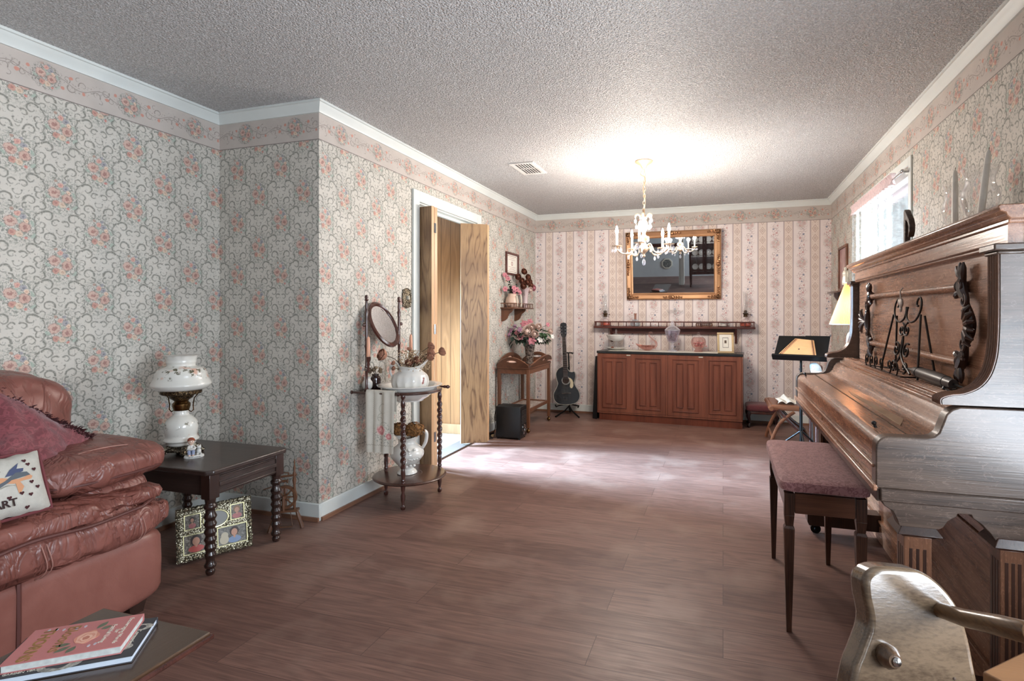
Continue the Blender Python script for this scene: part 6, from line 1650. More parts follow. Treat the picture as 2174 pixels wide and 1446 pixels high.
build('fallboard_patch', MB().add([(.548, 2.00, .8435), (.585, 2.10, .8468), (.552, 2.72, .8438), (.560, 2.82, .8448), (.548, 2.00, .8410), (.585, 2.10, .8440), (.552, 2.72, .8410), (.560, 2.82, .8420)], [(0, 1, 3, 2), (4, 6, 7, 5), (0, 4, 5, 1), (2, 3, 7, 6), (0, 2, 6, 4), (1, 5, 7, 3)]), plain('pale_tan_patch', C(176, 148, 120), .2), pn)
for y in (1.98, 3.52): build('fallboard_knob', MB().cyl((.474, y, .828), (.468, y, .846), .005).ell((.467, y, .849), (.008, .008, .007), 12, 8), BLACKP, pn)
build('key_slip_moulding', MB().box(.424, .437, PY0 + .02, PY1 - .02, .745, .755).box(.422, .437, PY0 + .0, PY1, .680, .700), PIANO, pn, bevel=.004)
build('key_bed', MB().box(.432, .80, PY0, PY1, .652, .690), PIANOX, pn, bevel=.002)
build('lock_plate', MB().lathe([(.006, 0), (.006, .002), (.001, .002)], (0, 0, 0), 12, T(.434, 2.73, .722) @ RY(-pi / 2)), BRASS, pn)
# music shelf ridges
rd = MB()
for x in (.690, .705, .722): rd.tube([(x, PY0 + .06, .9435), (x, PY1 - .06, .9435)], .005, 8)
build('shelf_ridges', rd, PIANO, pn)
build('front_panel', MB().box(.766, .81, PY0 + .085, PY1 - .085, .945, 1.395), PIANO, pn)
build('frieze', MB().box(.758, .81, PY0 + .012, PY1 - .012, 1.400, 1.462), PIANO, pn)
build('frieze_moulding', MB().box(.742, .80, PY0 + .09, PY1 - .09, 1.388, 1.400).box(.735, .80, PY0 + .13, PY1 - .13, 1.396, 1.402), PIANO, pn, bevel=.003)
lid = [(.748, 1.462), (.738, 1.470), (.736, 1.478), (.722, 1.484), (.718, 1.494), (.722, 1.502), (1.10, 1.502), (1.10, 1.462)]
build('lid', MB().prism(lid, 'y', PY0 - .030, PY1 + .030).box(.750, 1.09, PY0 - .012, PY1 + .012, 1.452, 1.464), PIANO, pn, bevel=.003)
# reeded scroll cheeks
ck = smooth([(.600, .943, 0), (.600, .958, 0), (.622, .968, 0), (.655, .974, 0), (.690, .992, 0), (.714, 1.022, 0), (.728, 1.062, 0), (.735, 1.110, 0), (.738, 1.20, 0), (.738, 1.370, 0)], 5)
ckp = [(p.x, p.y) for p in ck]
for y in (PY0 + .004, PY1 - .074):
    c_ = build('scroll_cheek', MB().prism(ckp + [(.805, 1.37), (.805, .943)], 'y', y, y + .070), PIANOX, pn)
    rr = MB()
    for k in range(5): rr.tube([(x - .001, y + .008 + k * .0135, z) for x, z in ckp], .0052, 6)
    build('reeding', rr, PIANOZ, c_)
    build('capital', MB().box(.728, .81, y - .006, y + .076, 1.368, 1.378).box(.718, .81, y - .014, y + .084, 1.378, 1.398), PIANOX, c_, bevel=.004)
# legs and lower case
def skirt(y):
    pts = [(.445, .655), (.452, .640), (.475, .625), (.485, .602), (.490, .585), (.590, .585)]
    pts += [(.600 + .0, .592), (.612, .612), (.632, .626), (.636, .636), (.668, .636), (.672, .626), (.692, .612), (.712, .590), (.725, .570), (.735, .560), (.80, .560), (.80, .655)]
    return MB().prism(pts, 'y', y, y + .045)
for y in (PY0, PY1 - .045): build('side_skirt', skirt(y), PIANOX, pn, bevel=.002)
build('side_moulding', MB().box(.44, .99, PY0 - .012, PY0, .655, .692), PIANOX, pn, bevel=.003)
def sleg(x0, x1, y0, y1, z0, z1, fx=True):
    mb = MB().box(x0, x1, y0, y1, z0, z1)
    return mb
for (x0, x1, y0, y1, z1) in ((.505, .575, PY0 + .010, PY0 + .080, .555), (.738, .798, PY0 + .006, PY0 + .070, .545), (.505, .575, 3.235, 3.305, .650), (.738, .798, PY1 - .070, PY1 - .006, .545)):
    l_ = build('front_leg' if x0 < .6 else 'pilaster', MB().box(x0, x1, y0, y1, .10, z1), PIANOZ, pn, bevel=.002)
    g_ = MB()
    for k in range(3):
        xx = x0 + (x1 - x0) * (k + 1) / 4; g_.box(xx - .004, xx + .004, y0 - .0008, y0 + .002, .14, z1 - .035)
        yy = y0 + (y1 - y0) * (k + 1) / 4; g_.box(x0 - .0008, x0 + .002, yy - .004, yy + .004, .14, z1 - .035)
    build('fluting', g_, PIANOD, l_)
    build('leg_capital', MB().taper(((x0 + x1) / 2, (y0 + y1) / 2), (x1 - x0 + .010, y1 - y0 + .010), (x1 - x0 + .030, y1 - y0 + .030), z1, z1 + .010).taper(((x0 + x1) / 2, (y0 + y1) / 2), (x1 - x0 + .045, y1 - y0 + .045), (x1 - x0 + .015, y1 - y0 + .015), z1 + .010, z1 + .034), PIANOD, l_, bevel=.002)
for y0, y1 in ((PY0 + .004, PY0 + .086), (3.225, 3.315)):
    t_ = build('toe_block', MB().prism([(.440, .070), (.448, .052), (.80, .052), (.80, .140), (.452, .140), (.440, .120)], 'y', y0, y1), PIANOD, pn, bevel=.002)
    build('caster', MB().cyl((.486, (y0 + y1) / 2, .056), (.486, (y0 + y1) / 2, .035), .009).cyl((.486, (y0 + y1) / 2 - .012, .026), (.486, (y0 + y1) / 2 + .012, .026), .026, n=20).ell((.486, (y0 + y1) / 2 - .016, .026), (.009, .006, .009), 8, 6), BLACKM, t_)
build('lower_panel_frame', MB().box(.786, .802, PY0 + .07, PY1 - .07, .0, .105).box(.786, .802, PY0 + .07, PY1 - .07, .50, .56).box(.786, .802, PY0 + .07, PY0 + .14, .105, .50).box(.786, .802, PY1 - .14, PY1 - .07, .105, .50).box(.780, .802, PY0 + .07, PY1 - .07, .105, .118).box(.780, .802, PY0 + .07, PY1 - .07, .485, .50), PIANO, pn, bevel=.003)
build('lower_panel', MB().box(.794, .801, PY0 + .14, PY1 - .14, .118, .485), PIANO, pn)
# carved desk ornament: two rails between leafy brackets
XC = .750
for z0, z1 in ((1.296, 1.290), (1.052, 1.040)):
    build('desk_rail', MB().tube([(XC, 3.23, z0), (XC, 2.09, z1)], .014, 12), PIANO, pn)
cvr = [(2.065, 1.335), (2.085, 1.305), (2.075, 1.272), (2.048, 1.245), (2.028, 1.205), (2.018, 1.165), (2.030, 1.125), (2.056, 1.090), (2.078, 1.050), (2.100, 1.022), (2.082, 1.000)]
def bracket(sg, y_c):
    mb = MB()
    P_ = smooth([(XC - .004, y_c + sg * (y - 2.085), z) for y, z in cvr], 5); n = len(P_)
    mb.tube(P_, [.007 + .010 * abs(sin(i * 3.1 * pi / n)) for i in range(n)], 8)
    for k in range(6):      # shell fan
        a = radians(-55 + k * 22); c = Vector((XC - .012, y_c + sg * (-.060), 1.165)); d = Vector((-.25, -sg * cos(a), sin(a)))
        mb.tube([c, c + d * .030 + Vector((-.006, 0, 0)), c + d * .062, c + d * .078 + Vector((.012, 0, 0))], [.005, .008, .0095, .004], 8)
    for (y, z, r, s, t0) in ((-.038, 1.245, .024, 1, 2), (-.045, 1.215, .014, -1, 0), (-.036, 1.100, .024, -1, 2), (-.030, 1.068, .014, 1, 4), (-.005, 1.290, .016, 1, 1), (-.002, 1.046, .016, -1, 1)):
        mb.tube([(XC - .012, y_c + sg * a_, b_) for a_, b_ in scroll((y, z), r, 1.25, t0, s, 18)], .0048, 6)
    for (y, z, dy, dz) in ((-.015, 1.315, .045, .045), (-.015, 1.315, -.012, .055), (-.015, 1.315, .015, .055), (.0, 1.025, .040, -.040), (.0, 1.025, -.010, -.050), (.0, 1.025, .018, -.048), (.005, 1.275, .035, -.020), (.008, 1.062, .035, .015)):
        mb.tube([(XC - .008, y_c + sg * (y + dy * f), z + dz * f) for f in (0, .35, .7, 1)], [.006, .012, .010, .003], 8)
    mb.ell((XC, y_c + sg * .018, 1.293 if sg > 0 else 1.296), (.020, .010, .022), 10, 8).ell((XC, y_c + sg * .018, 1.045), (.020, .010, .022), 10, 8)
    return mb
build('carved_bracket', bracket(1, 2.085), PIANOD, pn); build('carved_bracket', bracket(-1, 3.235), PIANOD, pn)
build('heart_hook', MB().tube([(.738, 2.66, 1.315), (.728, 2.66, 1.300), (.730, 2.66, 1.265)], .003, 6).ell((.730, 2.652, 1.250), (.008, .016, .020), 10, 8).ell((.730, 2.672, 1.254), (.008, .014, .016), 10, 8).ell((.730, 2.660, 1.228), (.006, .010, .018), 10, 8), plain('pewter_heart', C(176, 164, 156), .5, .3, bump=.5, bscale=150), pn)

# things on the piano
mst = thing('iron_music_stand', 'black wrought iron easel of scrolls standing on the piano shelf', 'music stand', (.70, 2.65, .948))
def q3(y, z): return (.700 + .040 * (z - .95) / .3, 2.60 + (y - 2.61) * 1.3, z)
for y0, y1 in ((2.80, 2.742), (2.42, 2.475)):
    build('upright', MB().tube([q3(y0, .952), q3(y1, 1.200)], .0042, 6), IRON, mst); build('rear_leg', MB().tube([(.752, 2.57 + (y0 - 2.61) * 1.3, .952), (.7405, 2.58 + (y1 - 2.61) * 1.3, 1.195)], .0042, 6), IRON, mst)
def sc3(cy, cz, r, turns, t0, s, n=22, w=.0042): return MB().tube([q3(a_, b_) for a_, b_ in scroll((cy, cz), r, turns, t0, s, n)], w, 6)
for sg in (1, -1):
    build('top_scroll', MB().tube(smooth([q3(2.61 + sg * y, z) for y, z in ((.008, 1.232), (.004, 1.205), (.018, 1.180), (.055, 1.168), (.100, 1.180), (.128, 1.215), (.126, 1.250), (.106, 1.268), (.088, 1.255), (.090, 1.236), (.102, 1.234))], 4), .0040, 6), IRON, mst)
for a in ((2.63, 1.135, .030, 1.35, 1.6, 1), (2.58, 1.135, .030, 1.35, 1.5, -1), (2.655, 1.050, .034, 1.4, 1.0, 1), (2.555, 1.050, .034, 1.4, 2.1, -1), (2.66, .985, .026, 1.3, 4.5, 1), (2.55, .985, .026, 1.3, 4.9, -1)):
    build('scroll', sc3(*a), IRON, mst)
for pth in ([(2.605, 1.11), (2.60, 1.06), (2.62, 1.01), (2.70, .965)], [(2.605, 1.11), (2.61, 1.06), (2.58, 1.01), (2.49, .965)]):
    build('centre_stem', MB().tube(smooth([q3(y, z) for y, z in pth]), .0044, 6), IRON, mst)
build('ledge', MB().tube([(.664, 2.96, .956), (.664, 2.42, .956)], .003, 6).tube([(.664, 2.96, .956), (.700, 2.88, .956), (.752, 2.76, .954)], .003, 6).tube([(.664, 2.42, .956), (.752, 2.43, .954)], .003, 6), IRON, mst)
for cy in (2.92, 2.84, 2.76, 2.68, 2.56, 2.47):
    build('ledge_scroll', MB().tube([(.660, a_, b_) for a_, b_ in scroll((cy, .988), .032, 1.35, -1.2, 1 if cy > 2.7 else -1, 20)], .003, 6), IRON, mst)
hv = thing('black_hand_vacuum', 'small black tapered handheld cleaner lying on the piano shelf', 'appliance', (.71, 2.2, .948))
def hp(f): return Vector((.712 + .01 * f, 2.44 - .36 * f, .982 - .010 * f))
build('body', MB().tube([hp(f) for f in (0, .06, .2, .45, .7, .9, 1)], [.008, .016, .021, .023, .022, .018, .015], 20), GREYP, hv)
build('nozzle', MB().tube([hp(-.14), hp(-.06), hp(.02)], [.005, .007, .011], 14), BLACKP, hv)
build('seam_ring', MB().tube([hp(.195), hp(.21)], [.0225, .0225], 20).tube([hp(.84), hp(.86)], [.020, .020], 20), BLACKP, hv)
build('rear_foot', MB().tube([hp(.85), hp(.88) + Vector((-.012, 0, -.024))], .006, 8), BLACKP, hv)
build('cord', MB().tube(smooth([hp(1.0), (.74, 1.96, .958), (.70, 1.93, .952), (.69, 2.02, .951), (.745, 2.12, .951), (.75, 1.99, .952), (.72, 1.92, .952), (.69, 1.97, .953), (.74, 2.28, .951), (.755, 2.5, .951)], 8), .0035, 6), BLACKM, hv)
cl = thing('carved_music_note', 'dark carved wooden eighth note ornament standing on the piano lid', 'ornament', (.86, 3.0, 1.502))
nm_ = [(3.04, 1.502), (3.04, 1.700), (3.028, 1.713), (3.012, 1.705), (2.985, 1.680), (2.960, 1.655), (2.945, 1.625), (2.948, 1.595), (2.965, 1.572), (2.978, 1.570), (2.968, 1.590), (2.966, 1.615), (2.978, 1.640), (3.000, 1.655), (3.015, 1.655), (3.015, 1.502)]
build('note', MB().prism(nm_, 'x', .845, .870), plain('carved_dark_wood', C(74, 54, 46), .35, var=.3, vscale=70, bump=.9, bscale=70), cl, bevel=.004)
def hurricane(label, loc, r, h, ch, lean):
    x, y, z = loc
    hu = thing('hurricane_candle_holder', label, 'candle holder', loc, group='glass hurricanes on the piano lid')
    build('glass_foot', MB().lathe(spf((r * .75, 0), (r * .7, .006), (.012, .022), (.010, .045), (.018, .056), (.022, .066)), loc, 28), GLASS, hu)
    pr = spf((.018, .066), (r * .72, .085), (r, .135), (r * .98, .17), (r * .80, h * .74), (r * .78, h * .86), (r * 1.02, h))
    build('glass_chimney', MB().grid(lambda u, v: (x + prr(pr, v)[0] * cos(2 * pi * u), y + prr(pr, v)[0] * sin(2 * pi * u), z + prr(pr, v)[1]), 36, 30, thick=-.0015), GLASS, hu)
    candle('taper_candle', 'ivory taper candle inside the glass hurricane ' + ('farther from the viewer' if y > 2.6 else 'nearer the viewer, leaning right'), (x, y, z + .068), .0125, ch, WAXW, 'ivory candles in the hurricanes', lean)
    return hu
hurricane('clear glass hurricane on the piano lid beside the carved note', (.955, 2.735, 1.502), .044, .262, .255, (0, 0))
hurricane('clear glass hurricane on the piano lid nearest the viewer', (.945, 2.47, 1.502), .060, .262, .262, (.028, .0))

# ------------------------------------------------------------------ piano bench
be_ = thing('piano_bench', 'dark pine piano bench with rose damask padded seat in front of the piano', 'bench', (.36, 2.55, 0))
BX0, BX1, BY0, BY1 = .222, .498, 2.205, 2.885
bl = [(.222, .255, 2.205, 2.238), (.222, .255, 2.852, 2.885), (.465, .498, 2.205, 2.238), (.465, .498, 2.852, 2.885)]
for x0, x1, y0, y1 in bl:
    cx, cy = (x0 + x1) / 2, (y0 + y1) / 2
    build('leg', MB().taper((cx, cy), (.018, .018), (.038, .038), 0, .395).taper((cx, cy), (.038, .038), (.028, .028), .395, .405).taper((cx, cy), (.028, .028), (.036, .036), .405, .445).box(cx - .018, cx + .018, cy - .018, cy + .018, .445, .528), BENCHW, be_, bevel=.0015)
for b_ in ((.258, .462, 2.210, 2.228), (.258, .462, 2.862, 2.880)): build('apron', MB().box(*b_, .452, .528), BENCHX, be_, bevel=.002)
for b_ in ((.227, .245, 2.241, 2.849), (.475, .493, 2.241, 2.849)): build('long_apron', MB().box(*b_, .452, .528), BENCHX, be_, bevel=.002)
def seatfn(p_, d):
    return .004 * MN.noise(Vector((p_.x * 12, p_.y * 12, 3)))
build('cushioned_seat', MB().ell((.360, 2.545, .557), (.158, .362, .031), 80, 14, e=.16, ev=.45, fn=seatfn), BENCHF, be_)

# ------------------------------------------------------------------ footstool, folding chair, music stand, lamp
fs_ = thing('footstool', 'little footstool with dark red padded seat and black cabriole legs beside the sideboard', 'footstool', (.400, 6.23, 0))
build('padded_seat', MB().ell((.400, 6.23, .205), (.170, .150, .042), 60, 14, e=.22, ev=.55), STOOLF, fs_)
build('seat_rail', MB().box(.250, .550, 6.095, 6.365, .145, .172), MAHOG, fs_, bevel=.005)
for x, sx_ in ((.268, -1), (.532, 1)):
    for y, sy_ in ((6.112, -1), (6.348, 1)):
        build('leg', MB().tube(smooth([(x, y, .165), (x + sx_ * .012, y + sy_ * .012, .125), (x, y, .075), (x - sx_ * .004, y - sy_ * .004, .045), (x + sx_ * .008, y + sy_ * .008, .014), (x + sx_ * .014, y + sy_ * .014, .010)], 4), [.024, .024, .024, .023, .022, .020, .018, .016, .014, .0125, .011, .0105, .010, .0105, .012, .0145, .016, .0165, .015, .013, .010], 10), plain('black_brown_leg', C(38, 20, 20), .3), fs_)
fc = thing('folding_wood_chair', 'low wooden chair with curved crossed legs standing beyond the piano', 'chair', (.62, 5.4, 0))
CWD = wood('folding_chair_wood', C(136, 88, 62), C(76, 44, 32), 'x', rings=6, rough=.3)
for y in (5.16, 5.62):
    build('curved_leg', MB().tube(smooth([(.40, y + .02, .012), (.43, y, .13), (.49, y, .25), (.60, y, .345)]), [.015] * 19, 10, flat=.8), CWD, fc)
    build('curved_leg', MB().tube(smooth([(.80, y + .0, .012), (.74, y, .10), (.62, y, .20), (.52, y, .30), (.47, y, .36)]), [.015] * 25, 10, flat=.8), MAHOG, fc)
    build('seat_rail', MB().tube([(.385, y, .365), (.42, y, .375), (.60, y, .372), (.80, y, .368)], [.014, .022, .020, .016], 10, flat=.6), CWD, fc)
    build('back_post', MB().tube(smooth([(.76, y, .30), (.775, y, .45), (.80, y, .60), (.82, y, .70)]), .015, 10), CWD, fc)
build('seat', MB().prism([(.40, .378), (.80, .372), (.80, .388), (.42, .396)], 'y', 5.18, 5.60), CWD, fc, bevel=.004)
build('front_roll', MB().cyl((.405, 5.10, .372), (.405, 5.66, .372), .018), CWD, fc)
for x, z in ((.50, .26), (.42, .11), (.75, .10)): build('stretcher', MB().cyl((x, 5.16, z), (x, 5.62, z), .010), CWD, fc)
build('back_rail', MB().grid(lambda u, v: (.80 + .02 * v + .03 * sin(pi * u), 5.14 + .50 * u, .60 + .12 * v + .02 * sin(pi * u) * v), 16, 4, thick=.016), SHELFW, fc)
lc = build('lace_cloth', MB().grid(lambda u, v: (.47 + .16 * u + .01 * sin(v * 9), 5.24 + .26 * v, .402 + .020 * abs(sin(u * 7 + v * 3)) + .10 * max(0, .5 - abs(u - .45)) * max(0, 1 - abs(v - .5) * 2)), 24, 24, thick=.003), RUNNER)
tag(lc, 'crumpled white and blue lace cloth on the seat of the folding chair', 'cloth')
def quilt():
    g = G('applique_quilt'); o = g.gen(); q = g.xyz(o); p = g.vec(q[1], q[2])
    col = g.mix(g.noise(o, 40.0), C(220, 222, 220), C(232, 232, 230))
    grid = g.n('ShaderNodeTexChecker', {'Vector': o, 'Scale': 24.0, 'Color1': C(130, 150, 160), 'Color2': C(206, 214, 216)})
    col = g.mix(g.M('GREATER_THAN', q[2], .72), col, grid.outputs[0])
    for (x, y, r, c) in ((.25, .25, .16, C(150, 172, 120)), (.48, .30, .17, C(216, 120, 130)), (.72, .25, .13, C(90, 110, 150)), (.6, .5, .08, C(200, 150, 110))):
        col = g.mix(g.disc(p, (x, y), r, .01), col, c)
    g.fin(col, .9); g.bump(g.noise(g.obj(), 90.0), .4, .006); return g.m
ch_ = build('quilted_cushion', MB().ell((0, 0, 0), (.035, .12, .10), 32, 18, T(.745, 4.92, .700) @ RY(radians(-14)), e=.5, ev=.5), quilt())
tag(ch_, 'white quilted cushion with coloured applique peeking over the far end of the piano', 'cushion')
cbx = thing('low_side_chair', 'dark wooden chair back holding the quilted cushion behind the piano', 'chair', (.83, 4.92, 0))
for y in (4.76, 5.08):
    build('leg', MB().cyl((.72, y, 0), (.72, y, .57), .016).cyl((.93, y, 0), (.93, y, .57), .016), MAHOG, cbx)
    build('back_post', MB().tube([(.93, y, .56), (.90, y, .62), (.86, y, .80)], .014, 8), MAHOG, cbx)
build('seat', MB().box(.69, .95, 4.74, 5.10, .572, .596), MAHOG, cbx, bevel=.004)
build('back_rail', MB().box(.845, .865, 4.77, 5.07, .70, .80), MAHOG, cbx, bevel=.004)
ms = thing('music_stand', 'black sheet music stand with a solid tilted desk beyond the piano', 'music stand', (.64, 4.98, 0))
DM = T(.605, 4.90, .822) @ RZ(radians(-17)) @ RX(radians(-50))     # local x along the lip, z up the desk
build('desk', MB().box(-.205, .012, -.002, .002, 0, .295, DM).box(.010, .205, -.004, 0, 0, .300, DM), BLACKM, ms, bevel=.001)
build('desk_lip', MB().box(-.21, .21, -.050, .002, -.006, 0, DM).box(-.21, .21, -.052, -.048, -.006, .012, DM), BLACKM, ms)
pc = DM @ Vector((0, .012, .10))
build('pole', MB().tube([tuple(pc), (pc.x, pc.y, pc.z - .06), (pc.x, pc.y, .18)], .010, 10).tube([(pc.x, pc.y, .5), (pc.x, pc.y, .05)], .013, 10), BLACKM, ms)
for k in range(3):
    a = .6 + k * 2 * pi / 3; build('leg', MB().tube([(pc.x, pc.y, .22), (pc.x + .12 * cos(a), pc.y + .12 * sin(a), .12), (pc.x + .23 * cos(a), pc.y + .23 * sin(a), .008)], .008, 8), BLACKM, ms)
ps = thing('lap_harp', 'pale wooden trapezoid lap harp resting on the sheet music stand', 'instrument', tuple(DM @ Vector((-.06, -.02, .0))))
tz = [(-.180, .004), (.135, .004), (.090, .215), (-.060, .235)]
build('soundboard', MB().prism(tz, 'y', -.030, -.005, DM), TAN, ps, bevel=.003)
bR = wood('harp_bridge_wood', C(176, 124, 84), C(136, 90, 58), 'x', rings=4)
build('pin_block', MB().prism([(.108, .006), (.128, .006), (.086, .213), (.066, .213)], 'y', -.034, -.030, DM).prism([(-.168, .006), (-.146, .006), (-.040, .225), (-.056, .225)], 'y', -.034, -.030, DM), bR, ps)
build('sound_hole', MB().prism([(-.012 + .007 * cos(a), .10 + .007 * sin(a)) for a in [2 * pi * k / 14 for k in range(14)]], 'y', -.0306, -.0299, DM), INK, ps)
pins = MB(); stg = MB()
for k in range(14):
    f = (k + .5) / 14; a = DM @ Vector((.118 - .042 * f, -.040, .01 + .20 * f)); b = DM @ Vector((-.158 + .108 * f, -.040, .01 + .21 * f))
    pins.cyl(DM @ Vector((.118 - .042 * f, -.044, .01 + .20 * f)), DM @ Vector((.118 - .042 * f, -.033, .01 + .20 * f)), .0022, n=6).cyl(DM @ Vector((-.158 + .108 * f, -.044, .01 + .21 * f)), DM @ Vector((-.158 + .108 * f, -.033, .01 + .21 * f)), .0022, n=6)
    stg.tube([a, b], .0004, 3)
build('tuning_pins', pins, BLACKM, ps); build('strings', stg, CHROME, ps)
# lamp with pleated shade on a little table
lt = thing('lamp_table', 'small dark side table behind the far end of the piano, carrying the pleated lamp', 'table', (.875, 4.22, 0))
build('tabletop', MB().box(.73, 1.08, 4.04, 4.40, .680, .702), MAHOGX, lt, bevel=.005)
for x in (.76, 1.05):
    for y in (4.07, 4.37): build('leg', MB().taper((x, y), (.022, .022), (.036, .036), 0, .68), MAHOG, lt)
tl_ = thing('table_lamp', 'lit table lamp with peach pleated shade and white column base behind the piano', 'lamp', (.875, 4.22, .702))
build('column_base', MB().lathe(spf((.060, 0), (.062, .012), (.048, .022), (.045, .10), (.050, .30), (.044, .36), (.020, .385), (.012, .40)), (.875, 4.22, .702), 32), CHINA, tl_)
gs_ = G('pleated_lamp_shade'); oo = gs_.xyz(gs_.obj()); an = gs_.M('ARCTAN2', oo[1], oo[0])
pl = gs_.smv(gs_.M('SINE', gs_.M('MULTIPLY', an, 90.0)), -1, 1)
dfs = gs_.n('ShaderNodeBsdfDiffuse', {0: gs_.mix(pl, C(226, 170, 124), C(244, 204, 164))}); tls = gs_.n('ShaderNodeBsdfTranslucent', {0: C(255, 196, 140)})
mxs = gs_.n('ShaderNodeMixShader', {0: .55, 1: dfs.outputs[0], 2: tls.outputs[0]}); gs_.t.links.new(mxs.outputs[0], gs_.out.inputs[0])
shd = build('pleated_shade', MB().grid(lambda u, v: ((.156 - .100 * v + .0022 * cos(90 * 2 * pi * u)) * cos(2 * pi * u), (.156 - .100 * v + .0022 * cos(90 * 2 * pi * u)) * sin(2 * pi * u), 1.132 + .290 * v), 720, 3), gs_.m, None)
shd.parent = tl_; shd.location = (0, 0, -.702)
build('shade_ring', MB().ring([(.155, 1.130), (.158, 1.130), (.158, 1.136), (.155, 1.136)], (.875, 4.22, 0), 48).ring([(.060, 1.419), (.063, 1.419), (.063, 1.424), (.060, 1.424)], (.875, 4.22, 0), 32).cyl((.875, 4.22, 1.10), (.875, 4.22, 1.42), .003).cyl((.815, 4.22, 1.42), (.935, 4.22, 1.42), .002), CREAMC, tl_)
build('lamp_bulb', MB().ell((.875, 4.22, 1.20), (.028, .028, .036), 16, 10), gb.m, tl_)
l = bpy.data.lights.new('lamp_light', 'POINT'); l.energy = 2.5; l.shadow_soft_size = .035; l.color = (1, .80, .60)
o = bpy.data.objects.new('lamp_light', l); COL.objects.link(o); o.location = (.875, 4.22, 1.26)
# corner bracket shelf on the right wall
cs = thing('display_shelf', 'small dark half round wall shelf on the right wall beyond the piano', 'shelf', (XR, 5.62, 1.41))
build('shelf_board', MB().prism([(XR, 5.24), (XR, 6.00)] + [(XR - .165 * sin(a), 5.62 + .38 * cos(a)) for a in [pi * k / 16 for k in range(1, 16)]], 'z', 1.400, 1.414), MAHOGX, cs, bevel=.004)
build('bracket', MB().prism([(XR, 1.400), (XR - .120, 1.400), (XR - .118, 1.370), (XR - .095, 1.335), (XR - .050, 1.300), (XR, 1.285)], 'y', 5.60, 5.64), MAHOG, cs)
wf = thing('tall_wall_frame', 'tall narrow framed picture with mauve ground hanging over the display shelf', 'picture frame', (XR, 5.78, 1.65))
build('frame', yframe(MB(), 5.59, 5.96, 1.430, 1.860, .026, XR - .022, XR), WALNUT, wf, bevel=.005)
build('picture', MB().box(XR - .008, XR, 5.61, 5.94, 1.45, 1.84), picture('mauve_print', [(.35, C(150, 112, 112)), (.55, C(176, 138, 134)), (.7, C(190, 160, 152))], 8), wf)
sa = thing('angel_figurine', 'cream standing figurine on a dark plinth on the display shelf', 'figurine', (1.035, 5.33, 1.414))
a_ = (1.035, 5.33, 1.414)
build('plinth', MB().lathe([(.028, 0), (.028, .006), (.020, .010), (.020, .038), (.024, .044)], a_, 20), plain('bronze_plinth', C(70, 60, 58), .4), sa)
build('robed_body', MB().lathe(spf((.022, .044), (.030, .060), (.024, .120), (.026, .150), (.018, .172), (.008, .178)), a_, 24, None, .06, 7), CREAMC, sa)
build('head', MB().ell((a_[0], a_[1], a_[2] + .192), (.013, .014, .016), 14, 10), CREAMC, sa)
build('raised_arms', MB().tube([(a_[0], a_[1] - .018, a_[2] + .160), (a_[0] - .01, a_[1] - .034, a_[2] + .175), (a_[0] - .012, a_[1] - .026, a_[2] + .200)], [.007, .006, .005], 8).tube([(a_[0], a_[1] + .018, a_[2] + .160), (a_[0] - .012, a_[1] + .030, a_[2] + .150), (a_[0] - .018, a_[1] + .010, a_[2] + .155)], [.007, .006, .005], 8), CREAMC, sa)
build('wings', MB().ell((a_[0] + .014, a_[1] - .020, a_[2] + .145), (.005, .016, .036), 10, 8).ell((a_[0] + .014, a_[1] + .020, a_[2] + .145), (.005, .016, .036), 10, 8), CREAMC, sa)
# ------------------------------------------------------------------ foreground: plank with peg, tan stool
fo_ = thing('pegged_plank', 'old varnished upright wooden plank with rounded shoulders and a thick peg handle, right foreground', 'wooden handle', (.36, 1.22, 0))
BM = Matrix(((.9517, .3008, -.0616, .402), (.3070, -.9324, .1908, 1.222), (0, .2005, .9797, .626), (0, 0, 0, 1)))
bo = smooth([(x, z, 0) for x, z in ((-.300, -.615), (-.235, -.300), (-.186, -.121), (-.163, -.072), (-.140, -.022), (-.143, .030), (-.138, .062), (-.112, .078), (-.060, .076), (-.020, .068), (.016, .040), (.041, .000), (.052, -.053), (.057, -.122), (.075, -.300), (.105, -.615))], 5)
build('plank', MB().prism([(p.x, p.y) for p in bo], 'y', -.058, 0, BM), OLDW, fo_, bevel=.012, seg=4)
pv = [BM @ Vector(q) for q in ((0, -.01, 0), (.004, .06, .006), (.010, .135, .018), (.013, .180, .024), (.014, .192, .026))]
build('peg_handle', MB().tube(pv, [.0135, .0155, .0170, .0172, .0135], 28), wood('peg_wood', C(116, 84, 52), C(66, 44, 26), 'y', rings=4, rough=.3, coat=.5), fo_, bevel=.002)
build('round_plug', MB().lathe([(.021, -.004), (.021, .014), (.015, .026), (.012, .030), (.004, .030)], (0, 0, 0), 14, BM @ T(-.116, 0, -.076) @ RX(-pi / 2)), OLDE, fo_)
build('bolt_head', MB().ell((-.114, .031, -.077), (.0085, .006, .0085), 14, 8, BM), CHROME, fo_)
build('knot_hole', MB().ell((.010, .0005, -.118), (.003, .001, .003), 8, 4, BM), STEM, fo_)
build('cross_foot', MB().box(-.34, .06, -.16, .05, -.628, -.602, BM), OLDE, fo_, bevel=.004).location = (0, 0, 0)
st_ = thing('tan_stool', 'small smooth tan wooden stool at the bottom right corner beside the pegged plank', 'stool', (.74, 1.27, 0))
e1, e2 = Vector((.742, .670)), Vector((.670, -.742)); ca = Vector((.486, 1.262))
def sp4(a, b): p = ca + e1 * a + e2 * b; return (p.x, p.y)
build('seat_board', MB().prism([sp4(0, 0), sp4(.42, 0), sp4(.42, .30), sp4(0, .30)], 'z', .478, .500), TANP, st_, bevel=.004)
for a in (.03, .39):
    for b in (.03, .27):
        p = sp4(a, b); build('leg', MB().taper(p, (.028, .028), (.036, .036), 0, .478), TANP, st_)

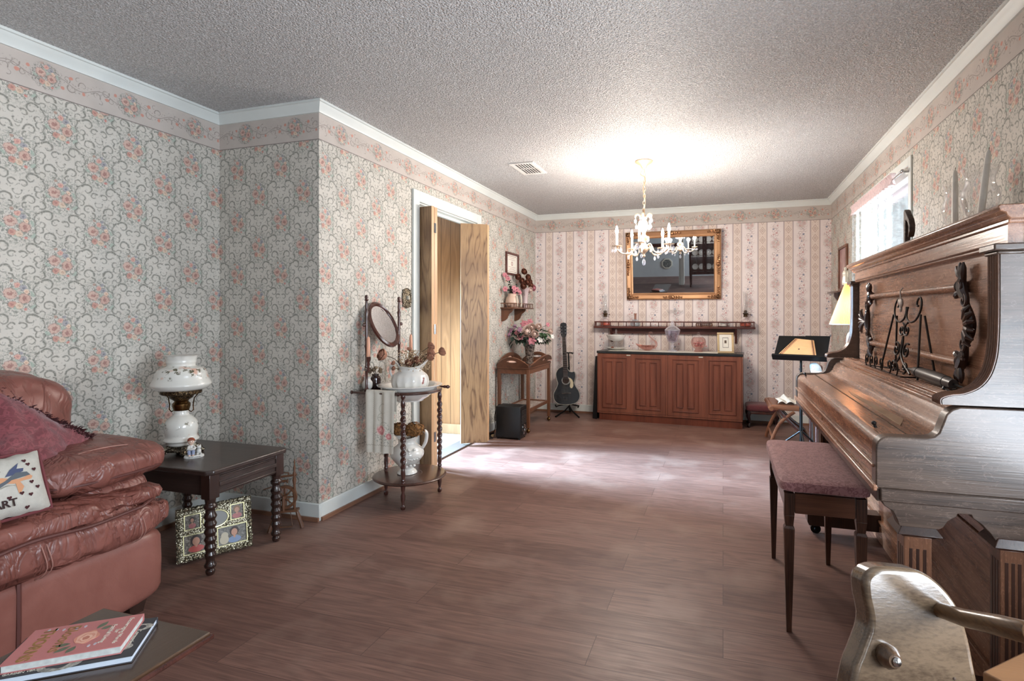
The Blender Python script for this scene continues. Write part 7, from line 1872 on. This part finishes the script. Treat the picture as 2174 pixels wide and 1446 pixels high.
# ------------------------------------------------------------------ coffee table, books
cf_ = thing('coffee_table', 'narrow glossy dark wood coffee table in the left foreground carrying two books', 'table', (-1.33, .49, 0))
CT = wood('coffee_table_top', C(74, 52, 36), C(46, 31, 22), 'y', rings=5, rough=.22, coat=.35, contrast=.8)
build('tabletop', MB().box(-1.515, -1.158, .0, .985, .428, .450), CT, cf_, bevel=.004)
build('edge_bead', MB().tube([(-1.157, .002, .437), (-1.157, .986, .437)], .0062, 8).tube([(-1.157, .986, .437), (-1.515, .986, .437)], .0062, 8), MAHOG, cf_)
build('apron', MB().box(-1.42, -1.27, .84, .855, .38, .428).box(-1.42, -1.27, .03, .045, .38, .428).box(-1.285, -1.27, .045, .84, .38, .428).box(-1.42, -1.405, .045, .84, .38, .428), MAHOG, cf_)
for x in (-1.415, -1.275):
    for y in (.038, .847): build('leg', MB().taper((x, y), (.026, .026), (.036, .036), 0, .37), MAHOG, cf_)
# black book below, pink book on top
def book(name, label, o, ang, w, l, z0, z1, cover, pages, spine_left=True):
    """w along the reading direction, l up the page"""
    M = T(o[0], o[1], 0) @ RZ(ang)
    b = thing(name, label, 'book', (o[0], o[1], z0))
    t = .0016
    build('cover', MB().box(0, w, 0, l, z1 - t, z1, M).box(0, w, 0, l, z0, z0 + t, M).box(0, t, 0, l, z0 + t, z1 - t, M), cover, b, bevel=.0006)
    build('page_block', MB().box(t, w - .003, .003, l - .003, z0 + t, z1 - t, M), pages, b)
    return b, M
PG1 = plain('grey_white_page_edges', C(206, 210, 206), .8, var=.12, vscale=90); PG2 = plain('cool_white_page_edges', C(204, 214, 226), .7, var=.05)
ua = atan2(.603, .797) - pi / 2     # the page's up direction is the books' long axis
PKC = plain('rose_pink_cover', C(192, 120, 118), .45, var=.03); BKC = plain('charcoal_cover', C(58, 58, 62), .5, var=.05); WHT = plain('white_cover_ink', C(218, 212, 196), .6); GLD = plain('gold_cover_ink', C(158, 120, 62), .35, .3)
RDv, UPv = Vector((.603, -.797)), Vector((.797, .603))
D0 = Vector((-1.491, .827))         # far left corner of the pink cover
o1 = D0 - UPv * .02
bk, KM = book('black_paperback', 'charcoal paperback with white lettering and oval prints, lying under the pink book', (-1.532 + .02, .823), ua, .160, .250, .4505, .4655, BKC, PG2)
bp, QM = book('pink_hardback', 'rose pink hardback with a peach rose and gold title on top of the charcoal paperback', (D0.x, D0.y), ua, .136, .206, .466, .4835, PKC, PG1)
zt = .4836
def tm(M, x, y, z, s=1.0): return M @ T(x, y, z)
text('author_line', 'Encouraging Words', .0125, WHT, bp, QM @ T(.066, .183, zt), spacing=1.05)
text('author_line', 'for', .0125, WHT, bp, QM @ T(.066, .171, zt)); text('author_line', 'Faithful Living', .0135, WHT, bp, QM @ T(.070, .156, zt))
text('title', 'Blooms', .034, GLD, bp, QM @ T(.062, .068, zt)); text('title', 'THORNS', .031, GLD, bp, QM @ T(.070, .024, zt), bold=.0006)
def flat(name, pts, mat, M, z, par): return build(name, MB().prism(pts, 'z', z, z + .0004, M), mat, par)
rg = random.Random(9)
for k, (r, c) in enumerate(((.026, C(222, 150, 128)), (.0225, C(238, 186, 164)), (.017, C(224, 158, 136)), (.0125, C(242, 196, 174)), (.008, C(200, 128, 108)))):
    pts = [(.072 + r * (1 + .10 * sin(5 * a + k)) * cos(a) + .001 * k, .122 + r * .80 * (1 + .10 * cos(4 * a + k * 2)) * sin(a)) for a in [2 * pi * i / 36 for i in range(36)]]
    flat('printed_rose', pts, plain('peach_rose_ink_%s' % 'abcde'[k], c, .5), QM, zt + .0001 * k, bp)
for x, y, a, L_ in ((.100, .105, -.9, .030), (.104, .115, -.35, .026), (.090, .100, -1.5, .026), (.040, .128, 2.7, .030), (.046, .138, 2.1, .020)):
    pts = [(x + L_ * f * cos(a) - s * .0065 * sin(pi * f) * sin(a), y + L_ * f * sin(a) + s * .0065 * sin(pi * f) * cos(a)) for s, fs__ in ((1, range(0, 9)), (-1, range(7, 0, -1))) for f in [q / 8 for q in fs__]]
    flat('printed_leaf', pts, plain('grey_green_ink', C(112, 118, 96), .5, var=.2, vscale=200), QM, zt, bp)
for x, y in ((.020, .100), (.024, .085), (.014, .045), (.012, .030), (.020, .060), (.112, .140), (.108, .150)):
    flat('printed_petal', [(x + .005 * cos(a), y + .0028 * sin(a)) for a in [2 * pi * i / 10 for i in range(10)]], plain('lilac_white_ink', C(206, 196, 204), .5), QM, zt, bp)
zb = .4656
for x, y, r in ((.040, .228, .026), (.118, .215, .024), (.145, .120, .040)):
    flat('oval_print', [(x + r * .55 * cos(a), y + r * sin(a) * .95) for a in [2 * pi * i / 28 for i in range(28)]], plain('pale_print', C(196, 192, 180), .5, var=.35, vscale=160), KM, zb, bk)
    flat('oval_figure', [(x + r * .30 * (1 + .3 * sin(3 * a)) * cos(a), y - r * .1 + r * .5 * sin(a)) for a in [2 * pi * i / 20 for i in range(20)]], BKC, KM, zb + .0004, bk)
text('cover_lettering', 'Companion', .014, WHT, bk, KM @ T(.082, .224, zb))
text('cover_lettering', 'GARDEN VERSES', .009, WHT, bk, KM @ Matrix.Translation((.151, .06, zb)) @ RZ(pi / 2))

# ------------------------------------------------------------------ the far end of the room that the gilt mirror shows
DKF = wood('cabinet_dark_mahogany', C(66, 34, 32), C(34, 18, 17), 'z', rings=5, rough=.25, coat=.3)
cc = thing('china_cabinet', 'dark mahogany china cabinet with lit glass doors, seen only in the mirror', 'cabinet', (-.45, -2.25, 0))
build('base_stand', MB().box(-.86, -.06, -2.45, -2.02, .34, .42), DKF, cc, bevel=.004)
for x in (-.83, -.09):
    for y in (-2.42, -2.05): build('leg', MB().taper((x, y), (.03, .03), (.05, .05), 0, .34), DKF, cc)
build('carcass', MB().box(-.86, -.06, -2.45, -2.43, .42, 1.95).box(-.86, -.84, -2.43, -2.04, .42, 1.95).box(-.08, -.06, -2.43, -2.04, .42, 1.95).box(-.86, -.06, -2.45, -2.0, 1.95, 2.02), DKF, cc)
for x0 in (-.855, -.455):
    d = build('door', MB().rim(x0, x0 + .39, .43, 1.94, .05, -2.035, -2.015), DKF, cc)
    build('glass_pane', MB().box(x0 + .05, x0 + .34, -2.028, -2.024, .48, 1.89), GLASS, d)
for z in (.80, 1.15, 1.50): build('glass_shelf', MB().box(-.84, -.08, -2.43, -2.06, z, z + .008), GLASS, cc)
build('cabinet_lamp', MB().box(-.80, -.12, -2.20, -2.16, 1.93, 1.945), gb.m, cc)
pr0 = None
for k, (x, z) in enumerate([(x, z) for z in (.428, .808, 1.158, 1.508) for x in (-.72, -.55, -.37, -.20)]):
    if pr0 is None:
        pr0 = thing('display_plate', 'white plate standing in the china cabinet, seen only in the mirror', 'plate', (x, -2.36, z), group='plates in the china cabinet')
        build('plate_body', MB().lathe([(.01, 0), (.04, 0), (.075, .012), (.078, .014), (.04, .004), (.01, .003)], (0, 0, 0), 28, T(x, -2.37, z + .079) @ RX(-pi / 2 + .15)), CHINA, pr0)
    else: dup(pr0, (x, -2.36, z), pr0['label'])
oc = thing('octagonal_plaque', 'octagonal framed plaque low on the rear wall, seen only in the mirror', 'plaque', (-1.62, YR, .40))
oct_ = [(-1.62 + .17 * cos(a), .40 + .17 * sin(a)) for a in [pi / 8 + k * pi / 4 for k in range(8)]]; oci = [(-1.62 + .13 * cos(a), .40 + .13 * sin(a)) for a in [pi / 8 + k * pi / 4 for k in range(8)]]
build('frame', MB().prism(oct_, 'y', YR, YR + .03), CREAMC, oc, bevel=.006); build('relief', MB().prism(oci, 'y', YR + .03, YR + .034), picture('grey_relief', [(.3, C(60, 60, 60)), (.55, C(120, 120, 116)), (.75, C(170, 168, 160))], 20), oc)
struct('wall_partition', MB().box(-1.13, -1.03, -2.75, -2.45, 0, CH), WALLP)
struct('trim_8', MB().box(-1.16, -1.125, -2.77, -2.43, 0, CH).box(-1.135, -1.025, -2.45, -2.43, 0, CH), WHITE)
struct('trim_9', MB().box(X1, -1.2, YR, YR + .16, .92, 1.02), MAHOG)
l = bpy.data.lights.new('cabinet_light', 'POINT'); l.energy = 6; l.shadow_soft_size = .1; l.color = (1, .95, .9)
o = bpy.data.objects.new('cabinet_light', l); COL.objects.link(o); o.location = (-.46, -2.18, 1.88)
